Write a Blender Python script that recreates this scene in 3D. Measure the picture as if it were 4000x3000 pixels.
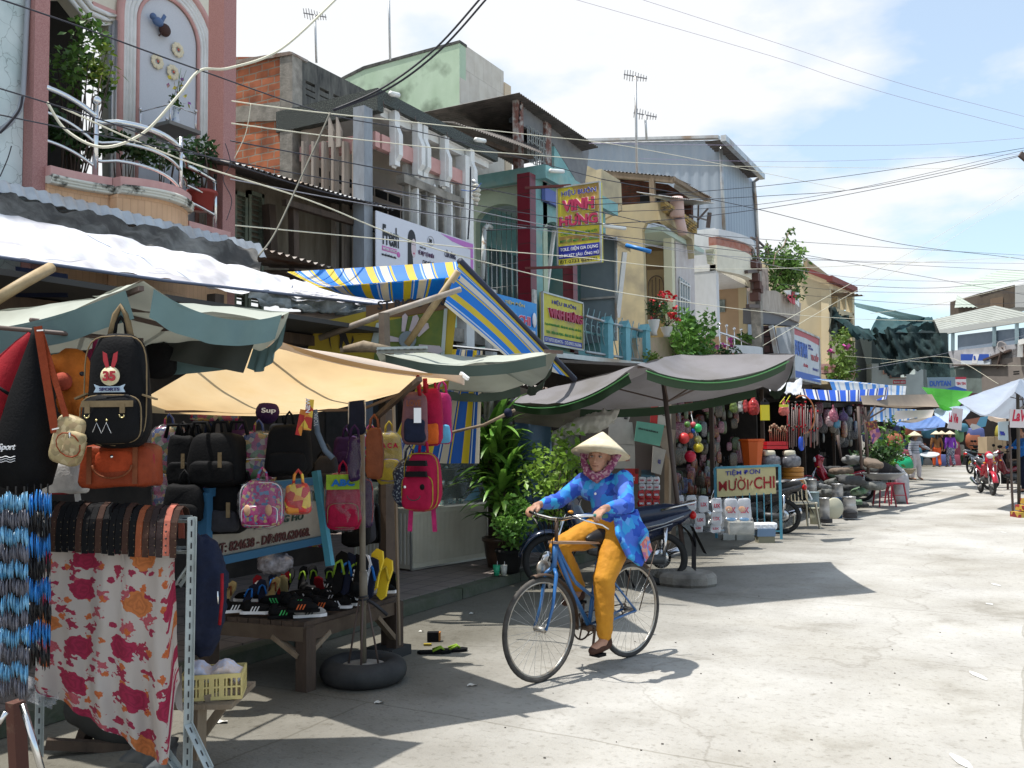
import bpy,bmesh,math,random
from mathutils import Vector,Matrix,Euler
R0=random.Random(7)
rad=math.radians
for o in list(bpy.data.objects):bpy.data.objects.remove(o)
S=bpy.context.scene
COL=S.collection
# ---------------- camera ----------------
FPX,EYE=3600.0,1.62
cd=bpy.data.cameras.new('camera');cam=bpy.data.objects.new('camera',cd);COL.objects.link(cam)
cd.sensor_width=36;cd.lens=36*FPX/4000;cd.clip_start=.05;cd.clip_end=3000
YAW=math.atan(2000/3600.)
CM=Matrix.Translation((0,0,EYE))@Matrix.Rotation(YAW,4,'Z')@Matrix.Rotation(rad(90)+math.atan(198/FPX),4,'X')@Matrix.Rotation(-.010,4,'Z')
cam.matrix_world=CM
S.camera=cam
# ---------------- sky and sun ----------------
SUN=Vector((-.275,-.15,1)).normalized()
w=bpy.data.worlds.new('World');S.world=w;w.use_nodes=True
nt=w.node_tree;N=nt.nodes;L=nt.links
bg=N['Background'];bg.inputs[1].default_value=1.0
sky=N.new('ShaderNodeTexSky');sky.sky_type='NISHITA';sky.sun_disc=False
sky.sun_elevation=math.asin(SUN.z);sky.sun_rotation=math.atan2(SUN.x,SUN.y);sky.dust_density=1.6;sky.ozone_density=1.2
tc=N.new('ShaderNodeTexCoord')
sx=N.new('ShaderNodeSeparateXYZ');L.new(tc.outputs['Generated'],sx.inputs[0])
zz=N.new('ShaderNodeMath');zz.operation='MAXIMUM';L.new(sx.outputs[2],zz.inputs[0]);zz.inputs[1].default_value=0
za=N.new('ShaderNodeMath');za.operation='ADD';L.new(zz.outputs[0],za.inputs[0]);za.inputs[1].default_value=.18
dv=N.new('ShaderNodeVectorMath');dv.operation='DIVIDE';L.new(tc.outputs['Generated'],dv.inputs[0])
cb=N.new('ShaderNodeCombineXYZ')
for i in range(3):L.new(za.outputs[0],cb.inputs[i])
L.new(cb.outputs[0],dv.inputs[1])
ns=N.new('ShaderNodeTexNoise');ns.inputs['Scale'].default_value=1.55;ns.inputs['Detail'].default_value=7;ns.inputs['Roughness'].default_value=.52
L.new(dv.outputs[0],ns.inputs['Vector'])
lf=N.new('ShaderNodeVectorMath');lf.operation='DOT_PRODUCT';L.new(tc.outputs['Generated'],lf.inputs[0]);lf.inputs[1].default_value=(-.85,-.12,0)
lm=N.new('ShaderNodeMath');lm.operation='MULTIPLY_ADD';L.new(lf.outputs['Value'],lm.inputs[0]);lm.inputs[1].default_value=.40;L.new(ns.outputs['Fac'],lm.inputs[2])
cr=N.new('ShaderNodeValToRGB');L.new(lm.outputs[0],cr.inputs[0])
cr.color_ramp.elements[0].position=.44;cr.color_ramp.elements[1].position=.56
cr.color_ramp.elements[0].color=(.36,)*3+(1,);cr.color_ramp.elements[1].color=(1,)*3+(1,)
sk=N.new('ShaderNodeVectorMath');sk.operation='MULTIPLY';L.new(sky.outputs[0],sk.inputs[0]);sk.inputs[1].default_value=(.165,.20,.20)
mx=N.new('ShaderNodeMix');mx.data_type='RGBA'
L.new(cr.outputs[0],mx.inputs[0]);L.new(sk.outputs[0],mx.inputs[6]);mx.inputs[7].default_value=(.80,.82,.84,1)
L.new(mx.outputs[2],bg.inputs[0])
sd=bpy.data.lights.new('sun','SUN');sd.energy=5.0;sd.angle=rad(.6);sd.color=(1,.965,.905)
so=bpy.data.objects.new('sun',sd);COL.objects.link(so);so.rotation_euler=SUN.to_track_quat('Z','Y').to_euler()
S.view_settings.view_transform='Standard';S.view_settings.look='None';S.view_settings.gamma=1
S.view_settings.exposure=.31
S.render.engine='CYCLES'
S.cycles.max_bounces=6;S.cycles.transparent_max_bounces=12
# ---------------- placing helpers ----------------
R3=CM.to_3x3();CO=Vector((0,0,EYE))
def ray(px,py):return R3@Vector(((px-2000)/FPX,(1500-py)/FPX,-1))
def Pd(px,py,d):return CO+ray(px,py)*d
def Px(px,py,x=-9.5):r=ray(px,py);return CO+r*(x/r.x)
def Py(px,py,y):r=ray(px,py);return CO+r*(y/r.y)
def Pz(px,py,z):r=ray(px,py);return CO+r*((z-EYE)/r.z)
def G(px,py):return Pz(px,py,0)
def V(*a):return Vector(a)
CR=(R3@Vector((1,0,0)));CR.z=0;CR.normalize()
CF=Vector((-CR.y,CR.x,0));CU=R3@Vector((0,1,0))
UP=V(0,0,1);SX=V(1,0,0);SY=V(0,1,0)
# ---------------- materials ----------------
MATS={}
def mat(name,c,r=.75,c2=None,sc=6,lo=.35,hi=.7,bump=0,bsc=40,metal=0,trans=0,alpha=1,streak=0,spec=.4,isl=0,emit=0,c3=None,sc3=1.5,det=6,coat=0,stretch=(1,1,1)):
 if name in MATS:return MATS[name]
 m=bpy.data.materials.new(name);m.use_nodes=True;MATS[name]=m
 nt=m.node_tree;N=nt.nodes;L=nt.links;b=N['Principled BSDF'];out=N['Material Output']
 b.inputs['Base Color'].default_value=(*c,1);b.inputs['Roughness'].default_value=r;b.inputs['Metallic'].default_value=metal
 b.inputs['Specular IOR Level'].default_value=spec;b.inputs['Coat Weight'].default_value=coat
 tc=N.new('ShaderNodeTexCoord');mp=N.new('ShaderNodeMapping');L.new(tc.outputs['Object'],mp.inputs[0])
 st=stretch if not streak else(1,1,1./streak);mp.inputs['Scale'].default_value=st
 src=None
 if c2 is not None:
  n=N.new('ShaderNodeTexNoise');n.inputs['Scale'].default_value=sc;n.inputs['Detail'].default_value=det;n.inputs['Roughness'].default_value=.62
  L.new(mp.outputs[0],n.inputs['Vector'])
  rp=N.new('ShaderNodeValToRGB');rp.color_ramp.elements[0].position=lo;rp.color_ramp.elements[1].position=hi
  rp.color_ramp.elements[0].color=(*c,1);rp.color_ramp.elements[1].color=(*c2,1)
  L.new(n.outputs['Fac'],rp.inputs[0]);src=rp.outputs[0]
 if c3 is not None:
  n=N.new('ShaderNodeTexNoise');n.inputs['Scale'].default_value=sc3;n.inputs['Detail'].default_value=5
  L.new(tc.outputs['Object'],n.inputs['Vector'])
  rp=N.new('ShaderNodeValToRGB');rp.color_ramp.elements[0].position=.5;rp.color_ramp.elements[1].position=.68
  rp.color_ramp.elements[0].color=(0,0,0,1);rp.color_ramp.elements[1].color=(.85,)*3+(1,)
  L.new(n.outputs['Fac'],rp.inputs[0])
  mx=N.new('ShaderNodeMix');mx.data_type='RGBA';L.new(rp.outputs[0],mx.inputs[0])
  if src:L.new(src,mx.inputs[6])
  else:mx.inputs[6].default_value=(*c,1)
  mx.inputs[7].default_value=(*c3,1);src=mx.outputs[2]
 if isl:
  g=N.new('ShaderNodeNewGeometry');hs=N.new('ShaderNodeHueSaturation')
  mr=N.new('ShaderNodeMapRange');mr.inputs[3].default_value=1-isl;mr.inputs[4].default_value=1+isl
  L.new(g.outputs['Random Per Island'],mr.inputs[0]);L.new(mr.outputs[0],hs.inputs['Value'])
  if src:L.new(src,hs.inputs['Color'])
  else:hs.inputs['Color'].default_value=(*c,1)
  src=hs.outputs[0]
 if src:L.new(src,b.inputs['Base Color'])
 if bump:
  n=N.new('ShaderNodeTexNoise');n.inputs['Scale'].default_value=bsc;n.inputs['Detail'].default_value=4;L.new(mp.outputs[0],n.inputs['Vector'])
  bp=N.new('ShaderNodeBump');bp.inputs['Strength'].default_value=bump;bp.inputs['Distance'].default_value=.02
  L.new(n.outputs['Fac'],bp.inputs['Height']);L.new(bp.outputs[0],b.inputs['Normal'])
 if emit:b.inputs['Emission Color'].default_value=(*c,1);b.inputs['Emission Strength'].default_value=emit
 last=b.outputs[0]
 if trans:
  t=N.new('ShaderNodeBsdfTranslucent');t.inputs[0].default_value=(*c,1)
  if src:L.new(src,t.inputs[0])
  ms=N.new('ShaderNodeMixShader');ms.inputs[0].default_value=trans;L.new(last,ms.inputs[1]);L.new(t.outputs[0],ms.inputs[2]);last=ms.outputs[0]
 if alpha<1:
  t=N.new('ShaderNodeBsdfTransparent');ms=N.new('ShaderNodeMixShader');ms.inputs[0].default_value=alpha
  L.new(t.outputs[0],ms.inputs[1]);L.new(last,ms.inputs[2]);last=ms.outputs[0]
 L.new(last,out.inputs[0])
 return m
def nodes(m):
 nt=m.node_tree;return nt,nt.nodes,nt.links,nt.nodes['Principled BSDF']
def stripes(name,axis,period,bands,base,r=.6,trans=0,uv=True):
 """woven stripes along one UV axis: bands = [(from, to, colour)] within a period"""
 m=mat(name,base,r);nt,N,L,b=nodes(m)
 tc=N.new('ShaderNodeTexCoord');s=N.new('ShaderNodeSeparateXYZ');L.new(tc.outputs['UV' if uv else 'Object'],s.inputs[0])
 d=N.new('ShaderNodeMath');d.operation='DIVIDE';L.new(s.outputs[axis],d.inputs[0]);d.inputs[1].default_value=period
 fr=N.new('ShaderNodeMath');fr.operation='FRACT';L.new(d.outputs[0],fr.inputs[0])
 rp=N.new('ShaderNodeValToRGB');rp.color_ramp.interpolation='CONSTANT';e=rp.color_ramp.elements
 e[0].position=0;e[0].color=(*base,1);e[1].position=.999;e[1].color=(*base,1)
 for a,z,c in bands:
  q=e.new(max(a,.002));q.color=(*c,1);q=e.new(z);q.color=(*base,1)
 L.new(fr.outputs[0],rp.inputs[0]);L.new(rp.outputs[0],b.inputs['Base Color'])
 if trans:
  t=N.new('ShaderNodeBsdfTranslucent');L.new(rp.outputs[0],t.inputs[0])
  ms=N.new('ShaderNodeMixShader');ms.inputs[0].default_value=trans;L.new(b.outputs[0],ms.inputs[1]);L.new(t.outputs[0],ms.inputs[2])
  L.new(ms.outputs[0],N['Material Output'].inputs[0])
 return m
# ---------------- mesh helpers ----------------
OFF={}
class MB:
 def __init__(s):s.v=[];s.f=[];s.m=[];s.uv={};s.sm=[];s.k=0;s.smooth=False
 def add(s,vs,fs,uvs=None):
  b=len(s.v);s.v+=[Vector(v)for v in vs]
  for i,f in enumerate(fs):
   if uvs:s.uv[len(s.f)]=uvs[i]
   s.f.append([b+k for k in f]);s.m.append(s.k);s.sm.append(s.smooth)
  return s
 def mi(s,k):s.k=k;return s
 def sh(s,v=True):s.smooth=v;return s
 def box(s,a,b,bev=0):
  a=Vector(a);b=Vector(b)
  x0,x1=sorted((a.x,b.x));y0,y1=sorted((a.y,b.y));z0,z1=sorted((a.z,b.z))
  return s.hexa([(x0,y0,z0),(x1,y0,z0),(x1,y1,z0),(x0,y1,z0),(x0,y0,z1),(x1,y0,z1),(x1,y1,z1),(x0,y1,z1)])
 def hexa(s,v):
  return s.add(v,[(0,3,2,1),(4,5,6,7),(0,1,5,4),(1,2,6,5),(2,3,7,6),(3,0,4,7)])
 def ob(s,c,ax,ay,az):
  c,ax,ay,az=map(Vector,(c,ax,ay,az))
  return s.hexa([c-ax-ay-az,c+ax-ay-az,c+ax+ay-az,c-ax+ay-az,c-ax-ay+az,c+ax-ay+az,c+ax+ay+az,c-ax+ay+az])
 def bar(s,p,q,w,h=None,up=UP):
  p=Vector(p);q=Vector(q);h=h or w;d=(q-p);l=d.length
  if l<1e-6:return s
  d.normalize();up=Vector(up)
  if abs(d.dot(up))>.98:up=V(1,0,0)if abs(d.x)<.9 else V(0,1,0)
  a=d.cross(up).normalized();b=a.cross(d).normalized()
  return s.ob((p+q)/2,d*l/2,a*w/2,b*h/2)
 def tube(s,pts,r,n=8,cap=True,closed=False):
  pts=[Vector(p)for p in pts];k=len(pts);rs=r if isinstance(r,(list,tuple))else[r]*k
  vs=[];prev=None
  for i,p in enumerate(pts):
   if closed:t=pts[(i+1)%k]-pts[i-1]
   else:t=pts[min(i+1,k-1)]-pts[max(i-1,0)]
   if t.length<1e-9:t=V(0,0,1)
   t.normalize()
   if prev is None:
    a=t.cross(UP)
    if a.length<.05:a=t.cross(V(1,0,0))
   else:a=prev-t*prev.dot(t)
   a.normalize();prev=a;b=t.cross(a)
   vs+=[p+(a*math.cos(2*math.pi*j/n)+b*math.sin(2*math.pi*j/n))*rs[i]for j in range(n)]
  fs=[];rg=k if closed else k-1
  for i in range(rg):
   for j in range(n):
    i2=(i+1)%k;fs.append((i*n+j,i*n+(j+1)%n,i2*n+(j+1)%n,i2*n+j))
  if cap and not closed:fs.append(tuple(range(n))[::-1]);fs.append(tuple((k-1)*n+j for j in range(n)))
  o=s.smooth;s.smooth=True;s.add(vs,fs);s.smooth=o;return s
 def lathe(s,prof,c=(0,0,0),n=20,ax=None,mtx=None,sm=True):
  c=Vector(c);vs=[]
  for r,z in prof:
   for j in range(n):
    a=2*math.pi*j/n;p=V(r*math.cos(a),r*math.sin(a),z)
    if mtx:p=mtx@p
    vs.append(c+p)
  fs=[]
  for i in range(len(prof)-1):
   for j in range(n):fs.append((i*n+j,i*n+(j+1)%n,(i+1)*n+(j+1)%n,(i+1)*n+j))
  if prof[0][0]>1e-4:fs.append(tuple(range(n))[::-1])
  if prof[-1][0]>1e-4:fs.append(tuple((len(prof)-1)*n+j for j in range(n)))
  o=s.smooth;s.smooth=sm;s.add(vs,fs);s.smooth=o;return s
 def ball(s,c,r,n=12,m=8,sc=(1,1,1),mtx=None):
  pr=[(math.sin(math.pi*i/m)*r,-math.cos(math.pi*i/m)*r)for i in range(m+1)]
  T=Matrix.Diagonal(sc)
  if mtx:T=mtx@T
  return s.lathe(pr,c,n,mtx=T)
 def grid(s,fn,nu,nv,uvs=(1,1),sm=True):
  vs=[Vector(fn(i/nu,j/nv))for j in range(nv+1)for i in range(nu+1)];fs=[];uu=[]
  W=nu+1
  for j in range(nv):
   for i in range(nu):
    fs.append((j*W+i,j*W+i+1,(j+1)*W+i+1,(j+1)*W+i))
    uu.append([(a/nu*uvs[0],b/nv*uvs[1])for a,b in((i,j),(i+1,j),(i+1,j+1),(i,j+1))])
  o=s.smooth;s.smooth=sm;s.add(vs,fs,uu);s.smooth=o;return s
 def patch(s,a,b,c,d,nu=12,nv=8,sag=0,disp=None,edge=None,uvs=None,sm=True):
  """bilinear sheet a-b (v=0), d-c (v=1)"""
  a,b,c,d=map(Vector,(a,b,c,d));nrm=(b-a).cross(d-a).normalized()
  def fn(u,v):
   p=a.lerp(b,u).lerp(d.lerp(c,u),v)
   p=p-UP*(sag*16*u*(1-u)*v*(1-v))
   if edge:p=p-UP*edge*(4*u*(1-u)*(1-4*v*(1-v))+4*v*(1-v)*(1-4*u*(1-u)))
   if disp:p=p+nrm*disp(u,v)
   return p
  return s.grid(fn,nu,nv,uvs or((b-a).length,(d-a).length),sm)
 def corr(s,a,b,c,d,pitch=.1,amp=.014,th=.004):
  """corrugated sheet, waves counted along a-b"""
  a,b,c,d=map(Vector,(a,b,c,d));L_=max((b-a).length,(c-d).length);n=max(2,int(L_/pitch));nrm=(b-a).cross(d-a).normalized()
  k=6 if n*6<700 else 4
  for o in(0,th):
   s.grid(lambda u,v:a.lerp(b,u).lerp(d.lerp(c,u),v)+nrm*(amp*math.sin(2*math.pi*n*u)-o),n*k,1,((b-a).length,(d-a).length))
  return s
 def prism(s,pts,off):
  """flat outline (3D points) given thickness along off"""
  pts=[Vector(p)for p in pts];off=Vector(off);n=len(pts)
  vs=pts+[p+off for p in pts]
  return s.add(vs,[tuple(range(n)),tuple(range(n,2*n))[::-1]]+[(i,(i+1)%n,n+(i+1)%n,n+i)[::-1]for i in range(n)])
 def holed(s,outer,hole,off):
  """wall with one opening; outer and hole are matching loops of equal length"""
  o=[Vector(p)for p in outer];h=[Vector(p)for p in hole];off=Vector(off);n=len(o)
  vs=o+h+[p+off for p in o]+[p+off for p in h];fs=[]
  for i in range(n):
   j=(i+1)%n
   fs+=[(i,j,n+j,n+i),(2*n+j,2*n+i,3*n+i,3*n+j),(n+i,n+j,3*n+j,3*n+i),(j,i,2*n+i,2*n+j)]
  return s.add(vs,fs)
 def leaf(s,p,d,l,w,n=None):
  d=d.normalized();a=d.cross(n or V(R0.uniform(-1,1),R0.uniform(-1,1),R0.uniform(-1,1)))
  if a.length<.01:a=d.cross(V(.3,.2,1))
  a.normalize();q=p+d*l*.5+UP*0;e=p+d*l-UP*l*.12
  return s.add([p,q+a*w/2,e,q-a*w/2],[(0,1,2,3)])
 def build(s,name,m,parent=None,bev=0,sub=0,solid=0,loc=None,weld=False):
  me=bpy.data.meshes.new(name)
  ms=m if isinstance(m,(list,tuple))else[m]
  off=V(0,0,0);ob=bpy.data.objects.new(name,me)
  if parent is not None:
   off=OFF.get(parent.name,off);OFF[ob.name]=off
  elif loc is not None:off=Vector(loc);ob.location=off;OFF[ob.name]=off
  elif s.v:
   xs=[v.x for v in s.v];ys=[v.y for v in s.v];zs=[v.z for v in s.v]
   off=V((min(xs)+max(xs))/2,(min(ys)+max(ys))/2,min(zs));ob.location=off;OFF[ob.name]=off
  me.from_pydata([v-off for v in s.v],[],s.f)
  for x in ms:me.materials.append(x)
  me.polygons.foreach_set('material_index',[min(k,len(ms)-1)for k in s.m])
  me.polygons.foreach_set('use_smooth',s.sm)
  if s.uv:
   uvl=me.uv_layers.new(name='UVMap').data
   for fi,uu in s.uv.items():
    p=me.polygons[fi]
    for k,li in enumerate(p.loop_indices):uvl[li].uv=uu[k]
  COL.objects.link(ob)
  if parent is not None:ob.parent=parent
  if bev:
   md=ob.modifiers.new('bevel','BEVEL');md.width=bev;md.segments=2;md.limit_method='ANGLE'
  if solid:
   md=ob.modifiers.new('solid','SOLIDIFY');md.thickness=solid
  if sub:
   md=ob.modifiers.new('sub','SUBSURF');md.levels=sub;md.render_levels=sub
  return ob
def thing(name,label,cat,loc=(0,0,0),rz=0,group=None,local=False):
 o=bpy.data.objects.new(name,None);COL.objects.link(o);o.location=loc;o.rotation_euler=(0,0,rz);o.empty_display_size=.1
 OFF[o.name]=V(0,0,0)if local else Vector(loc)
 return tag(o,label,cat,group)
def tag(o,label,cat,group=None,kind=None):
 o['label']=label;o['category']=cat
 if group:o['group']=group
 if kind:o['kind']=kind
 return o
def struct(o):o['kind']='structure';return o
def dup(root,loc,rz=None,label=None,group=None,sc=None):
 r=root.copy();COL.objects.link(r);r.location=loc
 if rz is not None:r.rotation_euler=(0,0,rz)
 if label:r['label']=label
 if group:r['group']=group
 if sc:r.scale=(sc,)*3
 for ch in list(root.children):
  c=ch.copy();COL.objects.link(c);c.parent=r
  for g in ch.children:
   d=g.copy();COL.objects.link(d);d.parent=c
 return r
def flesh(mb,name,m,parent,voxel=.008,smooth=8,disp=0,dsc=.06,loc=None):
 """fuse overlapping shapes of a builder into one continuous smooth surface"""
 o=mb.build(name,m,parent,loc=loc)
 md=o.modifiers.new('r','REMESH');md.mode='VOXEL';md.voxel_size=voxel;md.use_smooth_shade=True
 md=o.modifiers.new('s','SMOOTH');md.factor=.5;md.iterations=smooth
 if disp:
  tx=bpy.data.textures.new('t','CLOUDS');tx.noise_scale=dsc;md=o.modifiers.new('d','DISPLACE');md.texture=tx;md.strength=disp;md.mid_level=.5
 dg=bpy.context.evaluated_depsgraph_get();dg.update()
 me=bpy.data.meshes.new_from_object(o.evaluated_get(dg));o.modifiers.clear();me.name=name
 if not me.materials:me.materials.append(m)
 o.data=me
 for p in me.polygons:p.use_smooth=True
 return o
def text(s,O,Rv,Uv,w,h,m,parent,ext=.003,bold=0,name='lettering',out=.004,shear=0):
 """writing fitted to a w x h box; O is its lower left corner on the board"""
 c=bpy.data.curves.new('t','FONT');c.body=s;c.extrude=ext;c.offset=bold;c.size=1;c.shear=shear;c.resolution_u=3;c.space_line=.9
 o=bpy.data.objects.new('t',c);COL.objects.link(o)
 dg=bpy.context.evaluated_depsgraph_get();dg.update()
 me=bpy.data.meshes.new_from_object(o.evaluated_get(dg));bpy.data.objects.remove(o)
 me.name=name;Rv=Vector(Rv).normalized();Uv=Vector(Uv).normalized();Nv=Rv.cross(Uv).normalized();O=Vector(O)
 xs=[v.co.x for v in me.vertices];ys=[v.co.y for v in me.vertices]
 if not xs:return None
 x0,x1,y0,y1=min(xs),max(xs),min(ys),max(ys);off=OFF.get(parent.name,V(0,0,0))if parent else V(0,0,0)
 for v in me.vertices:
  v.co=O+Rv*((v.co.x-x0)/(x1-x0)*w)+Uv*((v.co.y-y0)/(y1-y0)*h)+Nv*(out+v.co.z)-off
 me.materials.clear();me.materials.append(m)
 ob=bpy.data.objects.new(name,me);COL.objects.link(ob);ob.parent=parent;OFF[ob.name]=off
 return ob
def cat(p,q,sag,n=14):
 p=Vector(p);q=Vector(q);return[p.lerp(q,i/n)-UP*sag*4*(i/n)*(1-i/n)for i in range(n+1)]
from mathutils import noise as MN_
def fbm(x,y,z=0):return MN_.fractal(V(x,y,z),1.0,2.0,4)
def crumple(m,amp,sc,k0=0):
 for v in m.v[k0:]:
  a,b,c=v*sc;v.x+=fbm(a,b,c)*amp;v.y+=fbm(b+9,c,a)*amp;v.z+=fbm(c,a+5,b)*amp
 return m
def J(a):return R0.uniform(-a,a)
# ---------------- shared surfaces ----------------
def brick(name,axis,c1,c2,mortar,w=.24,h=.085):
 m=mat(name,c1,.9);nt,N,L,b=nodes(m)
 tc=N.new('ShaderNodeTexCoord');s=N.new('ShaderNodeSeparateXYZ');L.new(tc.outputs['Object'],s.inputs[0]);cb=N.new('ShaderNodeCombineXYZ')
 L.new(s.outputs[axis],cb.inputs[0]);L.new(s.outputs[2],cb.inputs[1])
 nz=N.new('ShaderNodeTexNoise');nz.inputs['Scale'].default_value=9;L.new(tc.outputs['Object'],nz.inputs['Vector'])
 av=N.new('ShaderNodeVectorMath');av.operation='MULTIPLY_ADD';L.new(nz.outputs['Color'],av.inputs[0]);av.inputs[1].default_value=(.05,.03,0);L.new(cb.outputs[0],av.inputs[2])
 t=N.new('ShaderNodeTexBrick');t.inputs['Scale'].default_value=1;t.inputs['Brick Width'].default_value=w;t.inputs['Row Height'].default_value=h
 t.inputs['Mortar Size'].default_value=.011;t.inputs['Color1'].default_value=(*c1,1);t.inputs['Color2'].default_value=(*c2,1);t.inputs['Mortar'].default_value=(*mortar,1)
 t.inputs['Bias'].default_value=-.1;L.new(av.outputs[0],t.inputs['Vector'])
 n2=N.new('ShaderNodeTexNoise');n2.inputs['Scale'].default_value=3;n2.inputs['Detail'].default_value=8;L.new(tc.outputs['Object'],n2.inputs['Vector'])
 hs=N.new('ShaderNodeMix');hs.data_type='RGBA';hs.blend_type='MULTIPLY';hs.inputs[0].default_value=.75
 L.new(t.outputs[0],hs.inputs[6]);rp=N.new('ShaderNodeValToRGB');rp.color_ramp.elements[0].position=.3;rp.color_ramp.elements[0].color=(.35,.3,.28,1);rp.color_ramp.elements[1].position=.6
 rp.color_ramp.elements[1].color=(1.15,1.1,1.05,1);L.new(n2.outputs[0],rp.inputs[0]);L.new(rp.outputs[0],hs.inputs[7]);L.new(hs.outputs[2],b.inputs['Base Color'])
 bp=N.new('ShaderNodeBump');bp.inputs['Strength'].default_value=.6;bp.inputs['Distance'].default_value=.01;bp.invert=True;L.new(t.outputs['Fac'],bp.inputs['Height']);L.new(bp.outputs[0],b.inputs['Normal'])
 return m
def cracked(name,c,c2):
 m=mat(name,c,.85);nt,N,L,b=nodes(m)
 tc=N.new('ShaderNodeTexCoord');nz=N.new('ShaderNodeTexNoise');nz.inputs['Scale'].default_value=3;nz.inputs['Detail'].default_value=5;L.new(tc.outputs['Object'],nz.inputs['Vector'])
 av=N.new('ShaderNodeVectorMath');av.operation='MULTIPLY_ADD';L.new(nz.outputs['Color'],av.inputs[0]);av.inputs[1].default_value=(.45,.45,.45);L.new(tc.outputs['Object'],av.inputs[2])
 v=N.new('ShaderNodeTexVoronoi');v.feature='DISTANCE_TO_EDGE';v.inputs['Scale'].default_value=4.2;L.new(av.outputs[0],v.inputs['Vector'])
 rp=N.new('ShaderNodeValToRGB');rp.color_ramp.elements[0].position=.0;rp.color_ramp.elements[0].color=(*c2,1);rp.color_ramp.elements[1].position=.022;rp.color_ramp.elements[1].color=(*c,1)
 L.new(v.outputs['Distance'],rp.inputs[0])
 n2=N.new('ShaderNodeTexNoise');n2.inputs['Scale'].default_value=1.6;n2.inputs['Detail'].default_value=8;L.new(tc.outputs['Object'],n2.inputs['Vector'])
 r2=N.new('ShaderNodeValToRGB');r2.color_ramp.elements[0].position=.4;r2.color_ramp.elements[0].color=(1,1,1,1);r2.color_ramp.elements[1].position=.75;r2.color_ramp.elements[1].color=(.6,.68,.68,1);L.new(n2.outputs[0],r2.inputs[0])
 mx=N.new('ShaderNodeMix');mx.data_type='RGBA';mx.blend_type='MULTIPLY';mx.inputs[0].default_value=1;L.new(rp.outputs[0],mx.inputs[6]);L.new(r2.outputs[0],mx.inputs[7]);L.new(mx.outputs[2],b.inputs['Base Color'])
 return m
def tiles(name,axis,c1,c2,mortar,w,h,ms=.006,off=.5,r=.6):
 m=brick(name,axis,c1,c2,mortar,w,h);nt,N,L,b=nodes(m);b.inputs['Roughness'].default_value=r
 for n in N:
  if n.type=='TEX_BRICK':n.inputs['Mortar Size'].default_value=ms;n.offset=off
  if n.type=='VALTORGB':n.color_ramp.elements[0].color=(.8,.77,.73,1);n.color_ramp.elements[1].color=(1,1,1,1)
  if n.type=='VECT_MATH':n.inputs[1].default_value=(0,0,0)
 return m
conc=mat('old_concrete',(.20,.185,.16),.9,(.36,.33,.29),5,bump=.3,c3=(.06,.055,.05),sc3=1.7)
conc_dark=mat('sooty_concrete',(.035,.036,.036),.85,(.11,.11,.10),9,bump=.3,streak=4)
terrazzo=mat('terrazzo',(.030,.036,.034),.7,(.16,.18,.16),60,.5,.62)
pinkstone=mat('pink_terrazzo',(.33,.145,.13),.55,(.43,.22,.20),90,.4,.6)
pinkpaint=mat('pink_paint',(.62,.36,.33),.7,(.54,.29,.27),5)
cream=mat('cream_paint',(.74,.70,.58),.7,(.64,.60,.49),3)
white=mat('white_paint',(.78,.78,.77),.65,(.66,.66,.64),4)
peach=tiles('peach_tile_wall',1,(.72,.44,.26),(.66,.40,.24),(.58,.34,.20),.07,.26,.003,.5,.7)
tin=mat('zinc_tin',(.50,.52,.53),.38,(.36,.37,.38),3,metal=.55,bump=.1,c3=(.26,.18,.12),sc3=1.1)
tin_old=mat('rusty_tin',(.24,.20,.17),.65,(.36,.33,.31),5,metal=.25,bump=.2,c3=(.16,.07,.035),sc3=2.2)
tin_dark=mat('dark_tin',(.07,.065,.06),.6,(.14,.12,.11),4,metal=.2)
steel=mat('stainless_steel',(.72,.72,.72),.18,metal=1)
iron=mat('painted_iron',(.10,.07,.06),.6)
wood=mat('weathered_wood',(.16,.115,.075),.85,(.26,.20,.14),9,bump=.3,streak=6)
wood_dark=mat('dark_wood',(.045,.03,.022),.8,(.09,.06,.042),8,bump=.3,streak=5)
bamboo=mat('bamboo',(.42,.31,.17),.6,(.30,.21,.11),14)
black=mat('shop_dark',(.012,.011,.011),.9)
glass=mat('window_glass',(.10,.13,.14),.12,spec=.7)
leafm=mat('leaf_green',(.045,.10,.018),.5,(.10,.20,.035),3,isl=.45,trans=.25)
leafd=mat('leaf_dark',(.018,.05,.014),.45,(.04,.09,.022),3,isl=.5,trans=.18)
leafy=mat('leaf_yellow_green',(.14,.22,.03),.5,(.24,.30,.05),3,isl=.35,trans=.3)
def fq(mb,x,pts,th=.15):return mb.prism([Px(a,b,x)for a,b in pts],(-th,0,0))
def sq(mb,y,pts,th=.15):return mb.prism([Py(a,b,y)for a,b in pts][::-1],(0,th,0))
def bush(mb,c,r,n,l,rnd=None,dens=1.0,clumps=9):
 """leaves spread through clumps inside an ellipsoid"""
 c=Vector(c);r=Vector(r)if not isinstance(r,(int,float))else V(r,r,r);cs=[]
 for i in range(clumps):
  d=V(R0.gauss(0,1),R0.gauss(0,1),R0.gauss(0,1)).normalized()*R0.uniform(.35,1.)
  cs.append((c+V(d.x*r.x,d.y*r.y,d.z*r.z),R0.uniform(.28,.5)))
 for i in range(n):
  q,k=R0.choice(cs);d=V(R0.gauss(0,1),R0.gauss(0,1),R0.gauss(0,1)).normalized()
  p=q+V(d.x*r.x,d.y*r.y,d.z*r.z)*k*R0.uniform(.5,1.1)
  s_=R0.uniform(.6,1.25);mb.leaf(p,V(J(1),J(1),J(.8)+.1),l*s_,l*s_*.5)
def stems(mb,base,c,r,n,rr=.008):
 c=Vector(c);base=Vector(base)
 for i in range(n):
  e=c+V(J(r),J(r),J(r));m=base.lerp(e,.5)+V(J(r*.3),J(r*.3),0);mb.tube([base,m,e],[rr,rr*.8,rr*.35],5)
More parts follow.
